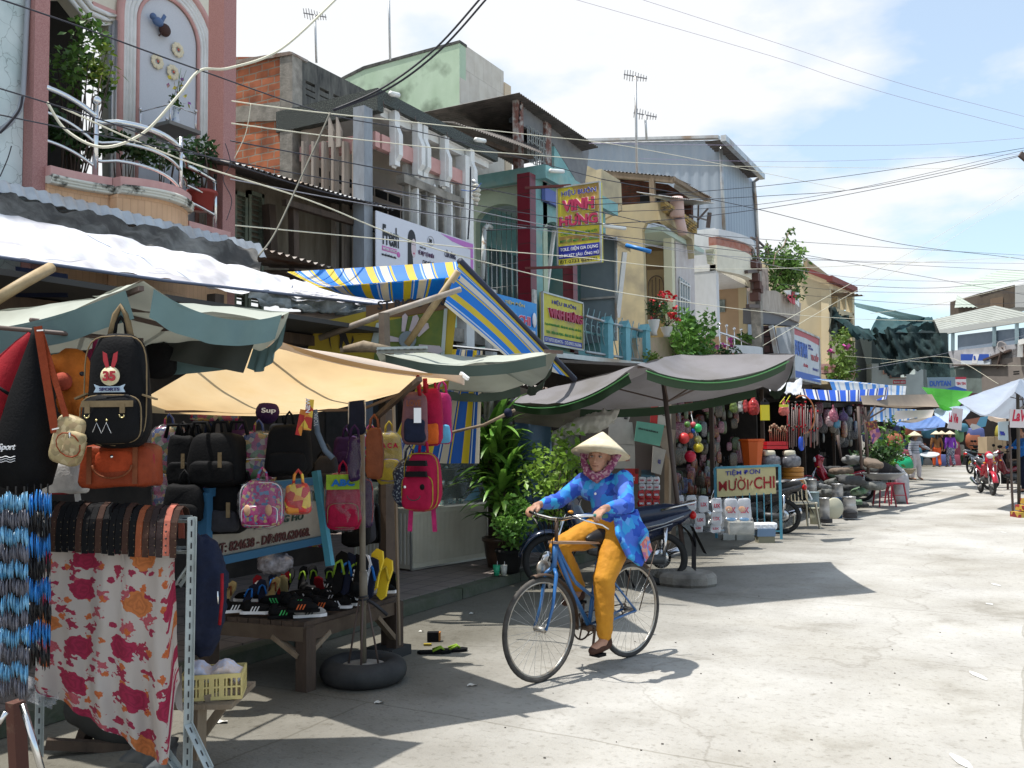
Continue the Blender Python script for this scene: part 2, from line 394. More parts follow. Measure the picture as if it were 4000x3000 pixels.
# ---------------- ground ----------------
gm=mat('street_concrete',(.375,.36,.335),.9,(.465,.45,.42),1.1,.3,.72,bump=.35,bsc=55,det=9)
nt,N,L,b=nodes(gm)
tc=N.new('ShaderNodeTexCoord')
def gnoise(sc,p0,p1,c0,c1,det=8,vec=None):
 n=N.new('ShaderNodeTexNoise');n.inputs['Scale'].default_value=sc;n.inputs['Detail'].default_value=det;n.inputs['Roughness'].default_value=.65
 L.new(vec or tc.outputs['Object'],n.inputs['Vector']);rp=N.new('ShaderNodeValToRGB');rp.color_ramp.elements[0].position=p0;rp.color_ramp.elements[1].position=p1
 rp.color_ramp.elements[0].color=(*c0,1);rp.color_ramp.elements[1].color=(*c1,1);L.new(n.outputs[0],rp.inputs[0]);return rp.outputs[0]
src=b.inputs['Base Color'].links[0].from_socket
def mul(a,c):
 m=N.new('ShaderNodeMix');m.data_type='RGBA';m.blend_type='MULTIPLY';m.inputs[0].default_value=1;L.new(a,m.inputs[6]);L.new(c,m.inputs[7]);return m.outputs[2]
src=mul(src,gnoise(.45,.36,.6,(.72,.70,.66),(1,1,1)))
src=mul(src,gnoise(.9,.30,.42,(.80,.79,.77),(1,1,1),9))
src=mul(src,gnoise(7,.66,.72,(1,1,1),(.72,.70,.66),5))
src=mul(src,gnoise(22,.30,.46,(.74,.73,.71),(1,1,1),3))
src=mul(src,gnoise(3.5,.60,.72,(1,1,1),(.80,.79,.76),10))
nz=N.new('ShaderNodeTexNoise');nz.inputs['Scale'].default_value=1.1;nz.inputs['Detail'].default_value=6;L.new(tc.outputs['Object'],nz.inputs['Vector'])
av=N.new('ShaderNodeVectorMath');av.operation='MULTIPLY_ADD';L.new(nz.outputs['Color'],av.inputs[0]);av.inputs[1].default_value=(1.4,1.4,0);L.new(tc.outputs['Object'],av.inputs[2])
vo=N.new('ShaderNodeTexVoronoi');vo.feature='DISTANCE_TO_EDGE';vo.inputs['Scale'].default_value=.22;L.new(av.outputs[0],vo.inputs['Vector'])
rp=N.new('ShaderNodeValToRGB');rp.color_ramp.elements[0].color=(.80,.79,.77,1);rp.color_ramp.elements[1].position=.003;rp.color_ramp.elements[1].color=(1,1,1,1);L.new(vo.outputs['Distance'],rp.inputs[0])
src=mul(src,rp.outputs[0])
bj=N.new('ShaderNodeTexBrick');bj.inputs['Scale'].default_value=1;bj.inputs['Brick Width'].default_value=7;bj.inputs['Row Height'].default_value=4.6;bj.inputs['Mortar Size'].default_value=.012;bj.inputs['Mortar Smooth'].default_value=.6
for k_ in('Color1','Color2'):bj.inputs[k_].default_value=(1,1,1,1)
bj.inputs['Mortar'].default_value=(.74,.73,.70,1);jv=N.new('ShaderNodeVectorMath');jv.operation='MULTIPLY_ADD';L.new(nz.outputs['Color'],jv.inputs[0]);jv.inputs[1].default_value=(.12,.12,0);L.new(tc.outputs['Object'],jv.inputs[2]);L.new(jv.outputs[0],bj.inputs['Vector'])
src=mul(src,bj.outputs[0])
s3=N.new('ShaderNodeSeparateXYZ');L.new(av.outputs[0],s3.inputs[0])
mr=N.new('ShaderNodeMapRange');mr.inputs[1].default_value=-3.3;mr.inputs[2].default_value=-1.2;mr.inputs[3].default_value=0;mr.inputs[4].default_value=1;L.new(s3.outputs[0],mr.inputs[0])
r4=N.new('ShaderNodeValToRGB');r4.color_ramp.elements[0].color=(.36,.35,.31,1);r4.color_ramp.elements[1].color=(1,1,1,1);L.new(mr.outputs[0],r4.inputs[0])  # stall-side dirt, deepened so the stalls' shade is in the colour
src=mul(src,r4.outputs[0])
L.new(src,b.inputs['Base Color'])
g=MB()
xs=[-60,-12,-9,-6,-4,-2,0,2,4,8,60,400];ys=[-60,-4,0,2,4,6,8,10,14,20,30,60,120,500]
for i in range(len(xs)-1):
 for j in range(len(ys)-1):g.add([(xs[i],ys[j],0),(xs[i+1],ys[j],0),(xs[i+1],ys[j+1],0),(xs[i],ys[j+1],0)],[(0,1,2,3)])
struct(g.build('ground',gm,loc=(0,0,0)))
pave=tiles('pavement_tile',0,(.19,.16,.145),(.22,.18,.165),(.10,.09,.08),.25,.25,.008,0,.8)
for n in nodes(pave)[1]:
 if n.type=='SEPXYZ':
  cbn=[l.to_node for l in n.outputs[0].links][0];nodes(pave)[2].new(n.outputs[1],cbn.inputs[1])
pv=MB();pv.box((-9.5,-2,.0),(-5.05,60,.12));struct(pv.build('pavement',pave))
kb=MB()
for i in range(26):kb.box((-5.05,3+i*1.2,.004),(-4.9+J(.01),4.18+i*1.2,.11+J(.006)))
struct(kb.build('kerb',mat('kerb_concrete',(.11,.11,.09),.9,(.06,.075,.045),4,bump=.4)))
# ---------------- white cracked house, far left ----------------
A=thing('white_house','bluish white house wall with cracked peeling paint and a grey drainpipe at left edge','house',(-9.7,4.5,0))
m=MB();m.box((-12.5,1.0,0),(-9.62,Px(120,300).y,12));m.build('wall',cracked('cracked_paint',(.66,.72,.71),(.34,.38,.37)),A)
m=MB();m.tube([Px(112,-40,-9.55),Px(104,90,-9.55),Px(96,260,-9.55),Px(90,370,-9.53),Px(76,430,-9.5),Px(40,480,-9.5),Px(0,510,-9.5)],.028);m.build('drainpipe',mat('grey_pipe',(.30,.31,.34),.5),A)
# ---------------- pink pillared house with balcony ----------------
B=thing('balcony_house','pink pillared house with curved peach balcony, arched wall niche and steel railing','house',(-10,7.6,0))
yl0,yl1,yr0,yr1=Px(122,300).y,Px(180,300).y,Px(850,400).y,Px(905,400).y
m=MB();m.box((-10.0,yl0,0),(-9.45,yl1,12));m.build('pillar',pinkstone,B)
m=MB();m.box((-9.72,yr0+.03,0),(-9.42,yr1,12));m.build('pillar',pinkstone,B)
XB=-10.8
m=MB();dy0,dy1,dz=Px(180,300,XB).y,Px(392,300,XB).y,9.0
lin=[Px(175,-400,XB),Px(875,-400,XB),Px(875,900,XB),Px(440,900,XB),Px(428,95,XB),Px(385,90,XB),Px(318,62,XB),Px(262,-10,XB),Px(175,-12,XB)]
m.prism(lin,(-.2,0,0));m.build('wall',cream,B)
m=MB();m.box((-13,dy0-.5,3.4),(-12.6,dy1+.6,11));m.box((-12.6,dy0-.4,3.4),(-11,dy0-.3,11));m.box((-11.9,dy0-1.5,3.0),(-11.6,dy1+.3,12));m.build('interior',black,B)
m=MB();e=V(.03,0,0)
for k,(ww,mm)in enumerate(((.05,0),(.05,0))):pass
pth=[(428,900),(428,100),(385,92),(322,64),(262,-10)]
for k in range(3):
 pp=[Px(a+k*16+(0 if i<2 else 0),b-k*(17 if i>=1 else 0),XB)+e for i,(a,b)in enumerate(pth)];m.tube(pp,.035,6)
m.build('door_moulding',white,B)
m=MB();m.prism([Px(a,b,XB+.03)for a,b in((365,5),(470,50),(470,70),(385,35),(365,25))],(-.03,0,0));m.build('lintel_trim',pinkpaint,B)
def arch(yc,hw,zb,zt,x,n=20):
 zs=zt-hw;return[V(x,yc-hw,zb)]+[V(x,yc-hw*math.cos(math.pi*i/n),zs+hw*math.sin(math.pi*i/n))for i in range(n+1)]+[V(x,yc+hw,zb)]
ay0,ay1=Px(536,400,XB).y,Px(760,400,XB).y;ac=(ay0+ay1)/2;hw=(ay1-ay0)/2;zt=Px(651,3,XB).z;zb=4.6
m=MB();m.prism(arch(ac,hw,zb,zt,XB+.02)[::-1],(-.03,0,0));m.build('niche_panel',mat('niche_panel',(.60,.62,.66),.8,(.54,.56,.60),60),B)
m=MB();m.tube(arch(ac,hw+.03,zb,zt+.03,XB+.04),.028,6);m.tube(arch(ac,hw+.33,zb,zt+.33,XB+.04),.06,6);m.build('niche_pink_trim',pinkpaint,B)
m=MB()
for k in(.09,.15,.21,.26):m.tube(arch(ac,hw+k,zb,zt+k,XB+.03),.034,6)
m.build('niche_moulding',white,B)
fl=None
fm=mat('flower_plaque',(.72,.64,.46),.7);fr_=mat('red_centre',(.55,.12,.08),.7)
for a,b_ in((615,240),(695,195),(676,282)):
 p=Px(a,b_,XB+.05)
 if fl is None:
  fl=thing('flower_plaque','round cream flower ornament on the arched niche wall','ornament',p,group='flower ornaments on the niche wall',local=True)
  m=MB()
  for k in range(9):
   t=2*math.pi*k/9;m.ball((0,.075*math.cos(t),.075*math.sin(t)),.042,8,5,(.35,1,1))
  m.build('petals',fm,fl)
  m=MB();m.ball((.012,0,0),.02,8,5,(.6,1,1));m.build('centre',fr_,fl)
 else:dup(fl,p)
for o,l in zip([x for x in COL.objects if x.name.startswith('flower_plaque')],('cream flower ornament, leftmost of three on the niche','cream flower ornament, uppermost of three on the niche','cream flower ornament, lowest of three on the niche')):o['label']=l
bird=thing('hanging_bird','blue ceramic bird ornament with dark round nest hung in the arched niche','ornament',Px(625,100,XB+.12))
m=MB().sh();c=Px(617,85,XB+.12);m.ball(c,.085,12,8,(.6,1.1,.8));m.ball(c+V(0,-.085,.045),.05,10,6);m.bar(c+V(0,.05,.0),c+V(0,.12,.14),.02,.05);m.build('body',mat('bird_blue',(.08,.14,.28),.4),bird)
m=MB().sh();c2_=Px(644,118,XB+.1);m.ball(c2_,.095,12,8,(.7,1,1));m.tube([c2_,c2_+V(0,-.1,-.12)],.012,5);m.build('nest',mat('nest_brown',(.06,.03,.025),.8),bird)
sh=thing('wall_shelf','grey wall shelf with thin steel rails under the arched niche','shelf',Px(620,500,-10.2))
m=MB();p0,p1=Px(555,500,-10.6),Px(712,515,-10.6);m.box((-10.75,p0.y,p0.z-.03),(-10.05,p1.y-.15,p0.z+.02));m.build('board',mat('shelf_grey',(.22,.22,.21),.7),sh)
m=MB();z=p0.z
for yy in(p0.y+.05,p1.y-.2):
 for xx in(-10.7,-10.1):m.tube([(xx,yy,z),(xx,yy,z+.28)],.012,6);m.ball((xx,yy,z+.3),.025,8,6)
m.tube([(-10.1,p0.y+.05,z+.26),(-10.1,p1.y-.2,z+.26)],.008,5);m.tube([(-10.7,p0.y+.05,z+.26),(-10.1,p0.y+.05,z+.26)],.008,5);m.build('rail',steel,sh)
va=thing('flower_vase','white and blue porcelain vase of purple and yellow orchids on the wall shelf','vase',Px(690,505,-10.15))
m=MB();c=Px(687,503,-10.2);m.lathe([(.05,0),(.055,.12),(.035,.22),(.05,.3),(.04,.3)],c,14);m.build('vase',mat('porcelain',(.68,.74,.82),.2,(.2,.3,.6),14,.55,.6),va)
m=MB();stems(m,c+V(0,0,.28),c+V(0,-.05,.75),.18,5,.006);bush(m,c+V(0,0,.4),.12,60,.07);m.build('stems',leafm,va)
m=MB()
for k in range(14):p=c+V(J(.05),J(.2),.55+J(.18));m.leaf(p,V(J(1),J(1),J(1)),.07,.06)
m.build('blossoms',mat('orchid',(.25,.06,.3),.6,(.7,.6,.1),8,.45,.55),va)
yA,yM0,yM1,yE=yl1-.02,Px(410,660,-9.35).y,Px(762,750,-9.1).y,Px(893,865,-9.3).y
zc=Px(170,642,-9.40).z
def bx(y):
 if y<yM0:t=(y-yA)/(yM0-yA);return-9.42+.16*t*t
 if y<yM1:t=(y-yM0)/(yM1-yM0);return-9.22+.30*math.sin(math.pi*min(1,t*.93+.07))**.8
 t=(y-yM1)/(yE-yM1);return-9.32+.05*(1-t)
secs=[(yA,yM0-.01,zc),(yM0,yM1,zc),(yM1+.01,yE,zc-.28)]
for mm,nm,o0,o1,h0,h1 in((peach,'balcony_wall',0,0,-1.4,-.19),(white,'cornice',.07,.07,-.20,-.11),(pinkpaint,'coping',.06,.06,-.11,.0)):
 m=MB()
 for a,z_,zz_ in secs:
  n=16;P=[(bx(a+(z_-a)*i/n)+o0,a+(z_-a)*i/n)for i in range(n+1)]
  for i in range(n):
   (x0,y0),(x1,y1)=P[i],P[i+1]
   m.hexa([(x0-.22,y0,zz_+h0),(x0,y0,zz_+h0),(x1,y1,zz_+h0),(x1-.22,y1,zz_+h0),(x0-.22,y0,zz_+h1),(x0,y0,zz_+h1),(x1,y1,zz_+h1),(x1-.22,y1,zz_+h1)])
  if nm=='cornice':
   for k,zz2 in enumerate((-.18,-.15,-.12)):m.tube([(x+.0+k*.012,y,zz_+zz2)for x,y in P],.022,6)
 m.build(nm,mat('mossy_cornice',(.66,.64,.56),.8,(.05,.05,.04),4,.52,.60)if nm=='cornice' else mm,B)
m=MB();m.box((-10.8,yA,zc-.9),(-9.35,yE,zc-.75));m.build('floor_slab',conc,B)
rl=thing('balcony_railing','curved stainless steel railing with ball-topped posts around the peach balcony','railing',(-9.3,7.6,zc))
pys=[(387,0.62),(697,.62),(853,.62)]
posts=[Px(386,640,-9.3).y,Px(697,700,-9.1).y,Px(853,790,-9.3).y]
for i,yy in enumerate(posts):
 m=MB();x=bx(min(yy,yE))-.05;z0=zc-(.3 if i==2 else 0);h=(.86,.70,.78)[i];m.tube([(x,yy,z0),(x,yy,z0+h)],.034 if i==0 else .026,8)
 if i==0:m.ball((x,yy,z0+h+.05),.058,12,8)
 m.build('post',steel,rl)
def rail(ya,yb,za,zb_,r,drop=0):
 m=MB();n=14;m.tube([(bx(ya+(yb-ya)*i/n)-.05,ya+(yb-ya)*i/n,za+(zb_-za)*(i/n)**2.2)for i in range(n+1)],r,8);m.build('rail',steel,rl)
for h0,h1,r in((.90,.72,.036),(.62,.40,.02),(.30,.12,.02)):rail(yA,posts[0],zc+h0,zc+h1,r)
for h0,h1,r in((.66,.55,.038),(.42,.30,.02),(.20,.06,.02)):rail(posts[0],posts[1],zc+h0,zc+h1-.02,r)
for h0,h1,r in((.47,.38,.034),(.22,.13,.02),(.02,-.08,.02)):rail(posts[1],posts[2],zc+h0,zc+h1,r)
def plant(name,label,cat,base,c,r,n,l,m_=None,trunk=wood_dark,group=None,clumps=9,ns=6,rr=.012,pot=None,flowers=None):
 t=thing(name,label,cat,base,group=group)
 if pot:pot(t)
 m=MB();stems(m,base,c,(r if isinstance(r,(int,float))else min(r))*.8,ns,rr);m.build('stem',trunk,t)
 m=MB();bush(m,c,r,n,l,clumps=clumps);m.build('foliage',m_ or leafm,t)
 if flowers:
  k,cm,sz=flowers;m=MB();rv=Vector(r)if not isinstance(r,(int,float))else V(r,r,r)
  for i in range(k):
   d=V(J(1),J(1),J(1)).normalized();p=Vector(c)+V(d.x*rv.x,d.y*rv.y,d.z*rv.z)
   for q in range(5):m.leaf(p,V(J(1),J(1),J(1)),sz,sz)
  m.build('blossom',cm,t)
 return t
c=Px(290,230,-10.0);plant('leafy_tree','tall leafy shrub filling the dark doorway of the pink pillared house','shrub',V(c.x,c.y,zc-.7),c,(.35,.42,.62),700,.11,leafm,ns=9)
c=Px(400,260,-9.7);plant('overhanging_shrub','yellow green sprig leaning out in front of the cream balcony wall','shrub',V(c.x,c.y-.4,zc-.5),c,(.2,.26,.28),150,.10,leafy,clumps=6)
c=Px(280,520,-9.9);plant('balcony_fern','dark low fern behind the left part of the steel railing','plant',V(c.x,c.y,zc-.7),c,(.3,.45,.28),420,.11,leafd)
c=Px(480,590,-9.7);plant('balcony_bush','dense green bush behind the railing below the arched niche','plant',V(c.x,c.y,zc-.7),c,(.25,.5,.2),420,.11,leafd)
c=Px(640,590,-9.5);plant('balcony_bush','dark leafy pot bush behind the middle railing beside the bulge of the balcony','plant',V(c.x,c.y,zc-.7),c,(.22,.36,.26),380,.10,leafd)
def rpot(t):
 c=Px(790,760,-9.45);m=MB();m.lathe([(.13,-.22),(.17,0),(.20,.0),(.20,.04),(.16,.03)],c,16);m.build('pot',mat('red_clay',(.30,.05,.04),.5),t)
c=Px(775,640,-9.45);plant('potted_shrub','bushy shrub in a red clay pot at the right end of the curved balcony','plant',Px(790,770,-9.45),c,(.25,.3,.36),420,.10,leafd,pot=rpot)
# ---------------- wooden shuttered house ----------------
XC=-9.9
C_=thing('wooden_house','dark wooden house with green louvred shutters under a corrugated tin lean-to','house',(-10,10.5,0))
m=MB();fq(m,XC,[(880,640),(1500,800),(1500,1250),(880,1150)],.1);m.build('wall',mat('old_plank_wall',(.10,.08,.055),.9,(.20,.17,.13),5,bump=.4,streak=5),C_)
for a,b_ in((915,966),(972,1030)):
 m=MB();p0=Px(a,742,XC+.06);p1=Px(b_,965,XC+.06);zt_=p0.z;zb_=3.35
 for yy in(p0.y,p1.y-.05):m.box((XC,yy,zb_),(XC+.07,yy+.05,zt_))
 m.box((XC,p0.y,zb_),(XC+.07,p1.y,zb_+.06));m.box((XC,p0.y,zt_-.06),(XC+.07,p1.y,zt_))
 n=22
 for i in range(n):
  z=zb_+.06+(zt_-zb_-.12)*(i+.5)/n;m.ob(((XC+.03),(p0.y+p1.y)/2,z),(.025,0,-.018),(0,(p1.y-p0.y)/2-.05,0),(.002,0,.003))
 m.build('shutter',mat('shutter_green',(.10,.13,.10),.8,(.17,.17,.12),8),C_)
m=MB();a,b_=Px(906,636,-9.0),Px(1535,822,-9.0)
m.corr(a,b_,b_+V(-1.6,.2,.28),a+V(-1.3,-.1,.32),.11,.016);m.build('tin_roof',tin_dark,C_)
m=MB();m.corr(a+V(.01,0,.01),b_+V(.01,0,.01),b_+V(-.5,.0,.11),a+V(-.5,0,.13),.11,.016);m.build('tin_roof',tin,C_)
m=MB()
for a_ in((1180,905),(1400,985)):pass
m.bar(Px(1110,790,-9.3),Px(1500,905,-9.3),.09);m.bar(Px(1145,795,-9.4),Px(1150,1100,-9.4),.11);m.bar(Px(1050,800,-9.7),Px(1060,1000,-9.7),.14);m.build('beam',wood_dark,C_)
# ---------------- concrete house with fins ----------------
D=thing('concrete_house','grey concrete house with brick side wall, pink beam, white brackets and vertical fins','house',(-10.8,12,0))
YD=11.84
brickm=brick('orange_hollow_brick',0,(.47,.16,.075),(.34,.11,.055),(.30,.26,.21),.30,.135)
m=MB();sq(m,YD,[(880,222),(1095,222),(1095,690),(880,620)],.2);m.build('side_wall',brickm,D)
m=MB();sq(m,YD-.03,[(1093,205),(1142,205),(1142,720),(1093,700)],.25);sq(m,YD-.034,[(880,425),(1095,395),(1095,445),(1110,470),(880,478)],.2);m.build('frame',conc,D)
m=MB();sq(m,YD-.05,[(870,242),(1130,200),(1142,203),(1142,212),(870,258)],.4);m.build('wall_cap',tin_old,D)
xk=Py(1142,300,YD).x;ytp=Px(1430,345,xk).y;zp0,zp1=Px(1142,385,xk).z,Px(1142,205,xk).z
m=MB();ys_=YD;holes=[]
v0,v1=Px(1185,300,xk).y,Px(1345,345,xk).y
m.box((xk-.15,YD,zp0-.2),(xk,v0,zp1));m.box((xk-.15,v1,zp0-.2),(xk,YD+6,zp1));m.box((xk-.15,v0,zp1-.62*.6),(xk,v1,zp1));m.box((xk-.15,v0,zp0-.2),(xk,v1,zp0+.12))
hz0,hz1=zp0+.12,zp1-.372
for i in range(4):yy=v0+(v1-v0)*i/3;m.box((xk-.15,yy-.06,hz0),(xk-.002,yy+.06,hz1))
for i in range(3):zz_=hz0+(hz1-hz0)*i/3;m.box((xk-.146,v0,zz_-.03),(xk-.004,v1,zz_+.05))
m.build('parapet',conc_dark,D)
zs0,zs1=Px(1480,432,-9.0).z,Px(1480,345,-9.0).z;yD2=Px(1905,560,-9.0).y
m=MB();m.box((-9.0,YD-.04,zs0),(-11.2,YD+.12,zs1));m.box((-9.0,YD+.12,zs0+.16),(-9.1,yD2+.4,zs1));m.build('roof_edge',terrazzo,D)
m=MB();m.box((-9.1,YD+.12,zs0+.14),(-12.2,yD2+.4,zs0+.25));m.box((-9.16,YD+.25,zs0+.02),(-9.28,yD2+.3,zs0+.14));m.build('roof_slab',white,D)
for a,w_ in((1422,58),(1818,30)):
 m=MB();p=Px(a,600,-9.05);y0=p.y;y1=Px(a+w_,600,-9.05).y;m.box((-9.27,y0,0),(-9.05,y0+.22 if a<1500 else y1,zs0));m.build('column',mat('column_blue_grey',(.30,.33,.37),.8,(.20,.21,.23),6,streak=3)if a<1500 else white,D)
zb0,zb1=Px(1430,552,-9.1).z,Px(1430,492,-9.1).z
m=MB();m.box((-9.12,YD+.06,zb0),(-10.75,YD+.18,zb1));m.box((-9.12,YD+.24,zb0),(-9.24,yD2-.2,zb1));m.build('pink_beam',pinkpaint,D)
finm=mat('stained_fin',(.45,.40,.35),.85,(.26,.20,.16),5,streak=8)
for a in(1186,1225,1264,1303,1344,1384):
 t0,t1=Py(a,556,YD-.06),Py(a,1100,YD-.06);m=MB();m.box((t0.x,YD-.12,t1.z),(t0.x+.05,YD+.02,t0.z));m.box((t0.x-.012,YD-.08,t1.z),(t0.x+.062,YD-.03,t0.z));m.build('fin',finm,D)
for a in(1282,1312):
 t0,t1=Py(a,455,YD-.1),Py(a,575,YD-.1);m=MB();m.prism([(t0.x,YD-.1,t0.z),(t0.x+.10,YD-.1,t0.z-.25),(t0.x+.10,YD-.1,t1.z),(t0.x,YD-.1,t1.z)],(0,.05,0));m.build('fin',finm,D)
for a in(1543,1632,1655,1738,1838):
 p=Px(a,500,-9.02);m=MB();m.box((-9.02,p.y,zb0-.22),(-9.14,p.y+.14,zs0+.2))
 q=p.y+.012;m.prism([(-8.95,q,zs0-.25),(-8.95,q,zb0-.05),(-9.1,q,zb0-.25),(-9.1,q,zs0+.1)],(0,.116,0));m.build('bracket',white,D)
bw=-10.6
m=MB();zv0,zv1=Px(1300,560,bw).z-1.0,Px(1300,560,bw).z
m.box((bw-.15,YD+.1,3.2),(bw,yD2,zs0+.2));m.build('back_wall',mat('beige_plaster',(.50,.42,.36),.85,(.42,.36,.31),4),D)
m=MB()
for i in range(4):
 for j in range(7):
  y0=YD+.3+j*.42;z0=6.15-i*.26;m.box((bw-.0,y0,z0),(bw+.012,y0+.36,z0+.15))
m.build('vent_slot',black,D)
m=MB();m.box((-9.1,YD,3.35),(-11,yD2,3.6));m.build('floor_slab',conc,D)
xw=-9.25;m=MB();fq(m,xw,[(1590,640),(1830,720),(1830,960),(1590,860)],.1);m.build('bay_wall',mat('bay_white',(.62,.62,.60),.8,(.5,.5,.47),4),D)
m=MB();m.box((-9.25,Px(1575,690,-9.1).y,Px(1600,722,-9.1).z),(-9.08,Px(1812,700,-9.1).y,Px(1600,690,-9.1).z));m.build('bay_beam',conc,D)
for i in range(7):
 a=1597+i*33;m=MB();p=Px(a,720,-9.1);m.box((-9.2,p.y,4.6),(-9.1,p.y+.05,p.z));m.build('fin',white if i%2 else conc,D)
m=MB()
for i in range(6):
 a=1646+i*35;p=Px(a,828+i*11,xw+.01);m.box((xw,p.y,p.z-.42),(xw+.012,p.y+.14,p.z))
m.build('small_window',mat('window_maroon',(.06,.015,.015),.6),D)
m=MB()
for i in range(5):a=Px(1498+i*62,395+i*30,-8.97);m.tube([a,a-UP*.06,a-UP*.1+V(0,.03,0),a-UP*.08+V(0,.06,0)],.008,5)
m.build('hook',iron,D)
m=MB();fq(m,-9.5,[(1590,632),(1690,640),(1690,700),(1590,690)],.02);m.build('old_board',mat('board_cream',(.5,.47,.36),.7),D)
def tubelight(label,a,b_,c=(-8.9)):
 m=MB();p,q=Px(*a,c),Px(*b_,c);m.tube([p,q],.045,8);o=m.build('tube_light',mat('lamp_white',(.75,.76,.74),.4),None);tag(o,label,'lamp','unlit tube lamps along the eaves');return o
tubelight('white tube lamp on the dark roof edge of the concrete house',(1525,365),(1556,372))
tubelight('white tube lamp under the dark roof end beside the tall tiled wall',(1858,545),(1893,551))
tubelight('white tube lamp on the turquoise canopy edge above the maroon pillar',(2150,667),(2200,670),-8.6)
tubelight('white tube lamp sticking out right of the large yellow hanging sign',(2355,880),(2440,892),-7.5)
F0=thing('tin_awning','dark corrugated tin awning between concrete house and turquoise house','awning',Px(1900,560,-9))
m=MB();m.corr(Px(1775,478,-9.2),Px(2120,600,-8.7),Px(1990,485,-10.8)+V(0,1,0),Px(1720,476,-11),.1,.014);m.build('sheet',tin_dark,F0)
m=MB();m.bar(Px(1800,520,-9.3),Px(2060,620,-9.0),.08);m.bar(Px(1860,600,-9.2),Px(2080,615,-8.9),.07);m.build('rafter',wood_dark,F0)
# ---------------- mossy green house ----------------
E_=thing('mossy_house','tall mint green house with black mould streaks and a beige tiled front','house',(-13,20,0))
ye=Px(1795,300,-12).y
mossy=mat('mossy_green_paint',(.46,.58,.44),.9,(.38,.50,.36),2,c3=(.10,.13,.09),sc3=1.3,streak=2)
nt,N,L,b=nodes(mossy)
m=MB();sq(m,ye,[(1300,318),(1345,300),(1420,262),(1795,160),(1795,760),(1300,600)],.3)
m.build('side_wall',mossy,E_)
m=MB();yy1=Px(1985,280,-12).y;zt_=Py(1795,160,ye).z;m.box((-12,ye+.001,3),(-12.3,yy1-.25,zt_));m.build('front_wall',tiles('beige_tile',1,(.62,.57,.49),(.58,.53,.46),(.50,.45,.38),.45,.9,.008,.5,.5),E_)
m=MB();m.box((-11.97,yy1-.25,3),(-12.3,yy1+.1,zt_-.3));m.build('pilaster',mat('pilaster_tan',(.62,.50,.36),.8),E_)
m=MB();sq(m,ye-.02,[(1300,322),(1345,296),(1420,258),(1796,156),(1796,166),(1422,270),(1345,308),(1300,332)],.34);m.build('coping',conc_dark,E_)
# ---------------- turquoise house ----------------
turq=mat('turquoise_paint',(.22,.43,.43),.7,(.16,.33,.34),5,c3=(.30,.42,.38),sc3=2)
palegreen=mat('pale_green_paint',(.46,.55,.42),.75,(.40,.48,.38),4)
maroon=tiles('maroon_tile',1,(.16,.012,.025),(.14,.01,.02),(.05,.02,.02),.4,.35,.008,0,.3)
T=thing('turquoise_house','turquoise two storey house with arches, maroon pillars and a flat blue green canopy','house',(-9.5,18,0))
XF=-8.7;pc=Px(2131,640,XF);YF=pc.y;zc1,zc0=pc.z,Px(2131,693,XF).z
m=MB();m.box((XF,YF,zc0),(-11.4,YF+.15,zc1));m.box((XF,YF+.15,zc0),(XF-.12,21.2,zc1));m.build('canopy_edge',turq,T)
m=MB();m.box((XF-.12,YF+.15,zc0+.05),(-11.3,21.1,zc0+.2));m.build('canopy_slab',white,T)
ya=YF+.35
def archwall(pts_out,hole,y,mm,nm,th=.2):m=MB();m.holed(pts_out,hole,(0,th,0));return m.build(nm,mm,T)
a0,a1=Py(1858,900,ya),Py(2045,900,ya);xm,hw_=(a0.x+a1.x)/2,(a1.x-a0.x)/2;zt=Py(1950,797,ya).z;n=16;zb=3.6
hole=[V(xm-hw_,ya,zb)]+[V(xm-hw_*math.cos(math.pi*i/n),ya,zt-hw_*.62+hw_*.62*math.sin(math.pi*i/n))for i in range(n+1)]+[V(xm+hw_,ya,zb)]
xo0,xo1,zo=xm-hw_-.22,-8.95,zc0+.04
outl=[V(xo0,ya,zb)]+[V(xo0+(xo1-xo0)*i/n,ya,zo)for i in range(n+1)]+[V(xo1,ya,zb)]
archwall(outl,hole,ya,palegreen,'side_arch_wall')
m=MB();m.box((-8.95,ya,3.4),(-11.3,21,3.58));m.build('floor_slab',turq,T)
m=MB();m.box((-11.1,YF+.4,3.5),(-11.3,21.2,zc0+.1));m.box((-11.1,20.9,3.5),(-9.0,21.1,zc0+.1));m.build('inner_wall',turq,T)
m=MB()
for i in range(5):
 y0=YF+.9+i*.6;m.box((-11.1,y0,3.7),(-11.03,y0+.06,6.2))
m.box((-11.09,YF+.9,6.1),(-11.0,YF+3.4,6.2));m.build('window_frame',turq,T)
m=MB();m.box((-11.1,YF+.95,3.7),(-11.06,YF+3.3,6.1));m.build('window_glass',glass,T)
m=MB()
for i in range(9):
 x=xm-hw_+.1+i*(hw_*2-.2)/8;m.tube([(x,ya+.1,zb),(x,ya+.1,zt-.4+.25*math.sin(math.pi*i/8))],.008,4)
for k in range(4):m.tube([(xm-hw_,ya+.1,3.9+k*.5),(xm+hw_,ya+.1,3.9+k*.5)],.008,4)
m.build('window_grille',steel,T)
for a,w_ in((2071,.30),(2236,.26)):
 m=MB();p=Px(a,900,-8.85);m.box((-8.85-w_,p.y,1.0),(-8.85,p.y+w_*.9,zc0+.03));m.build('pillar',maroon,T)
yp=Px(2110,900,-8.95).y;y2=Px(2236,900,-8.95).y;ym,hh=(yp+y2)/2,(y2-yp)/2-.1;zt2=Px(2170,868,-8.95).z
hole=[V(-8.95,ym-hh,zb)]+[V(-8.95,ym-hh*math.cos(math.pi*i/n),zt2-hh*.6+hh*.6*math.sin(math.pi*i/n))for i in range(n+1)]+[V(-8.95,ym+hh,zb)]
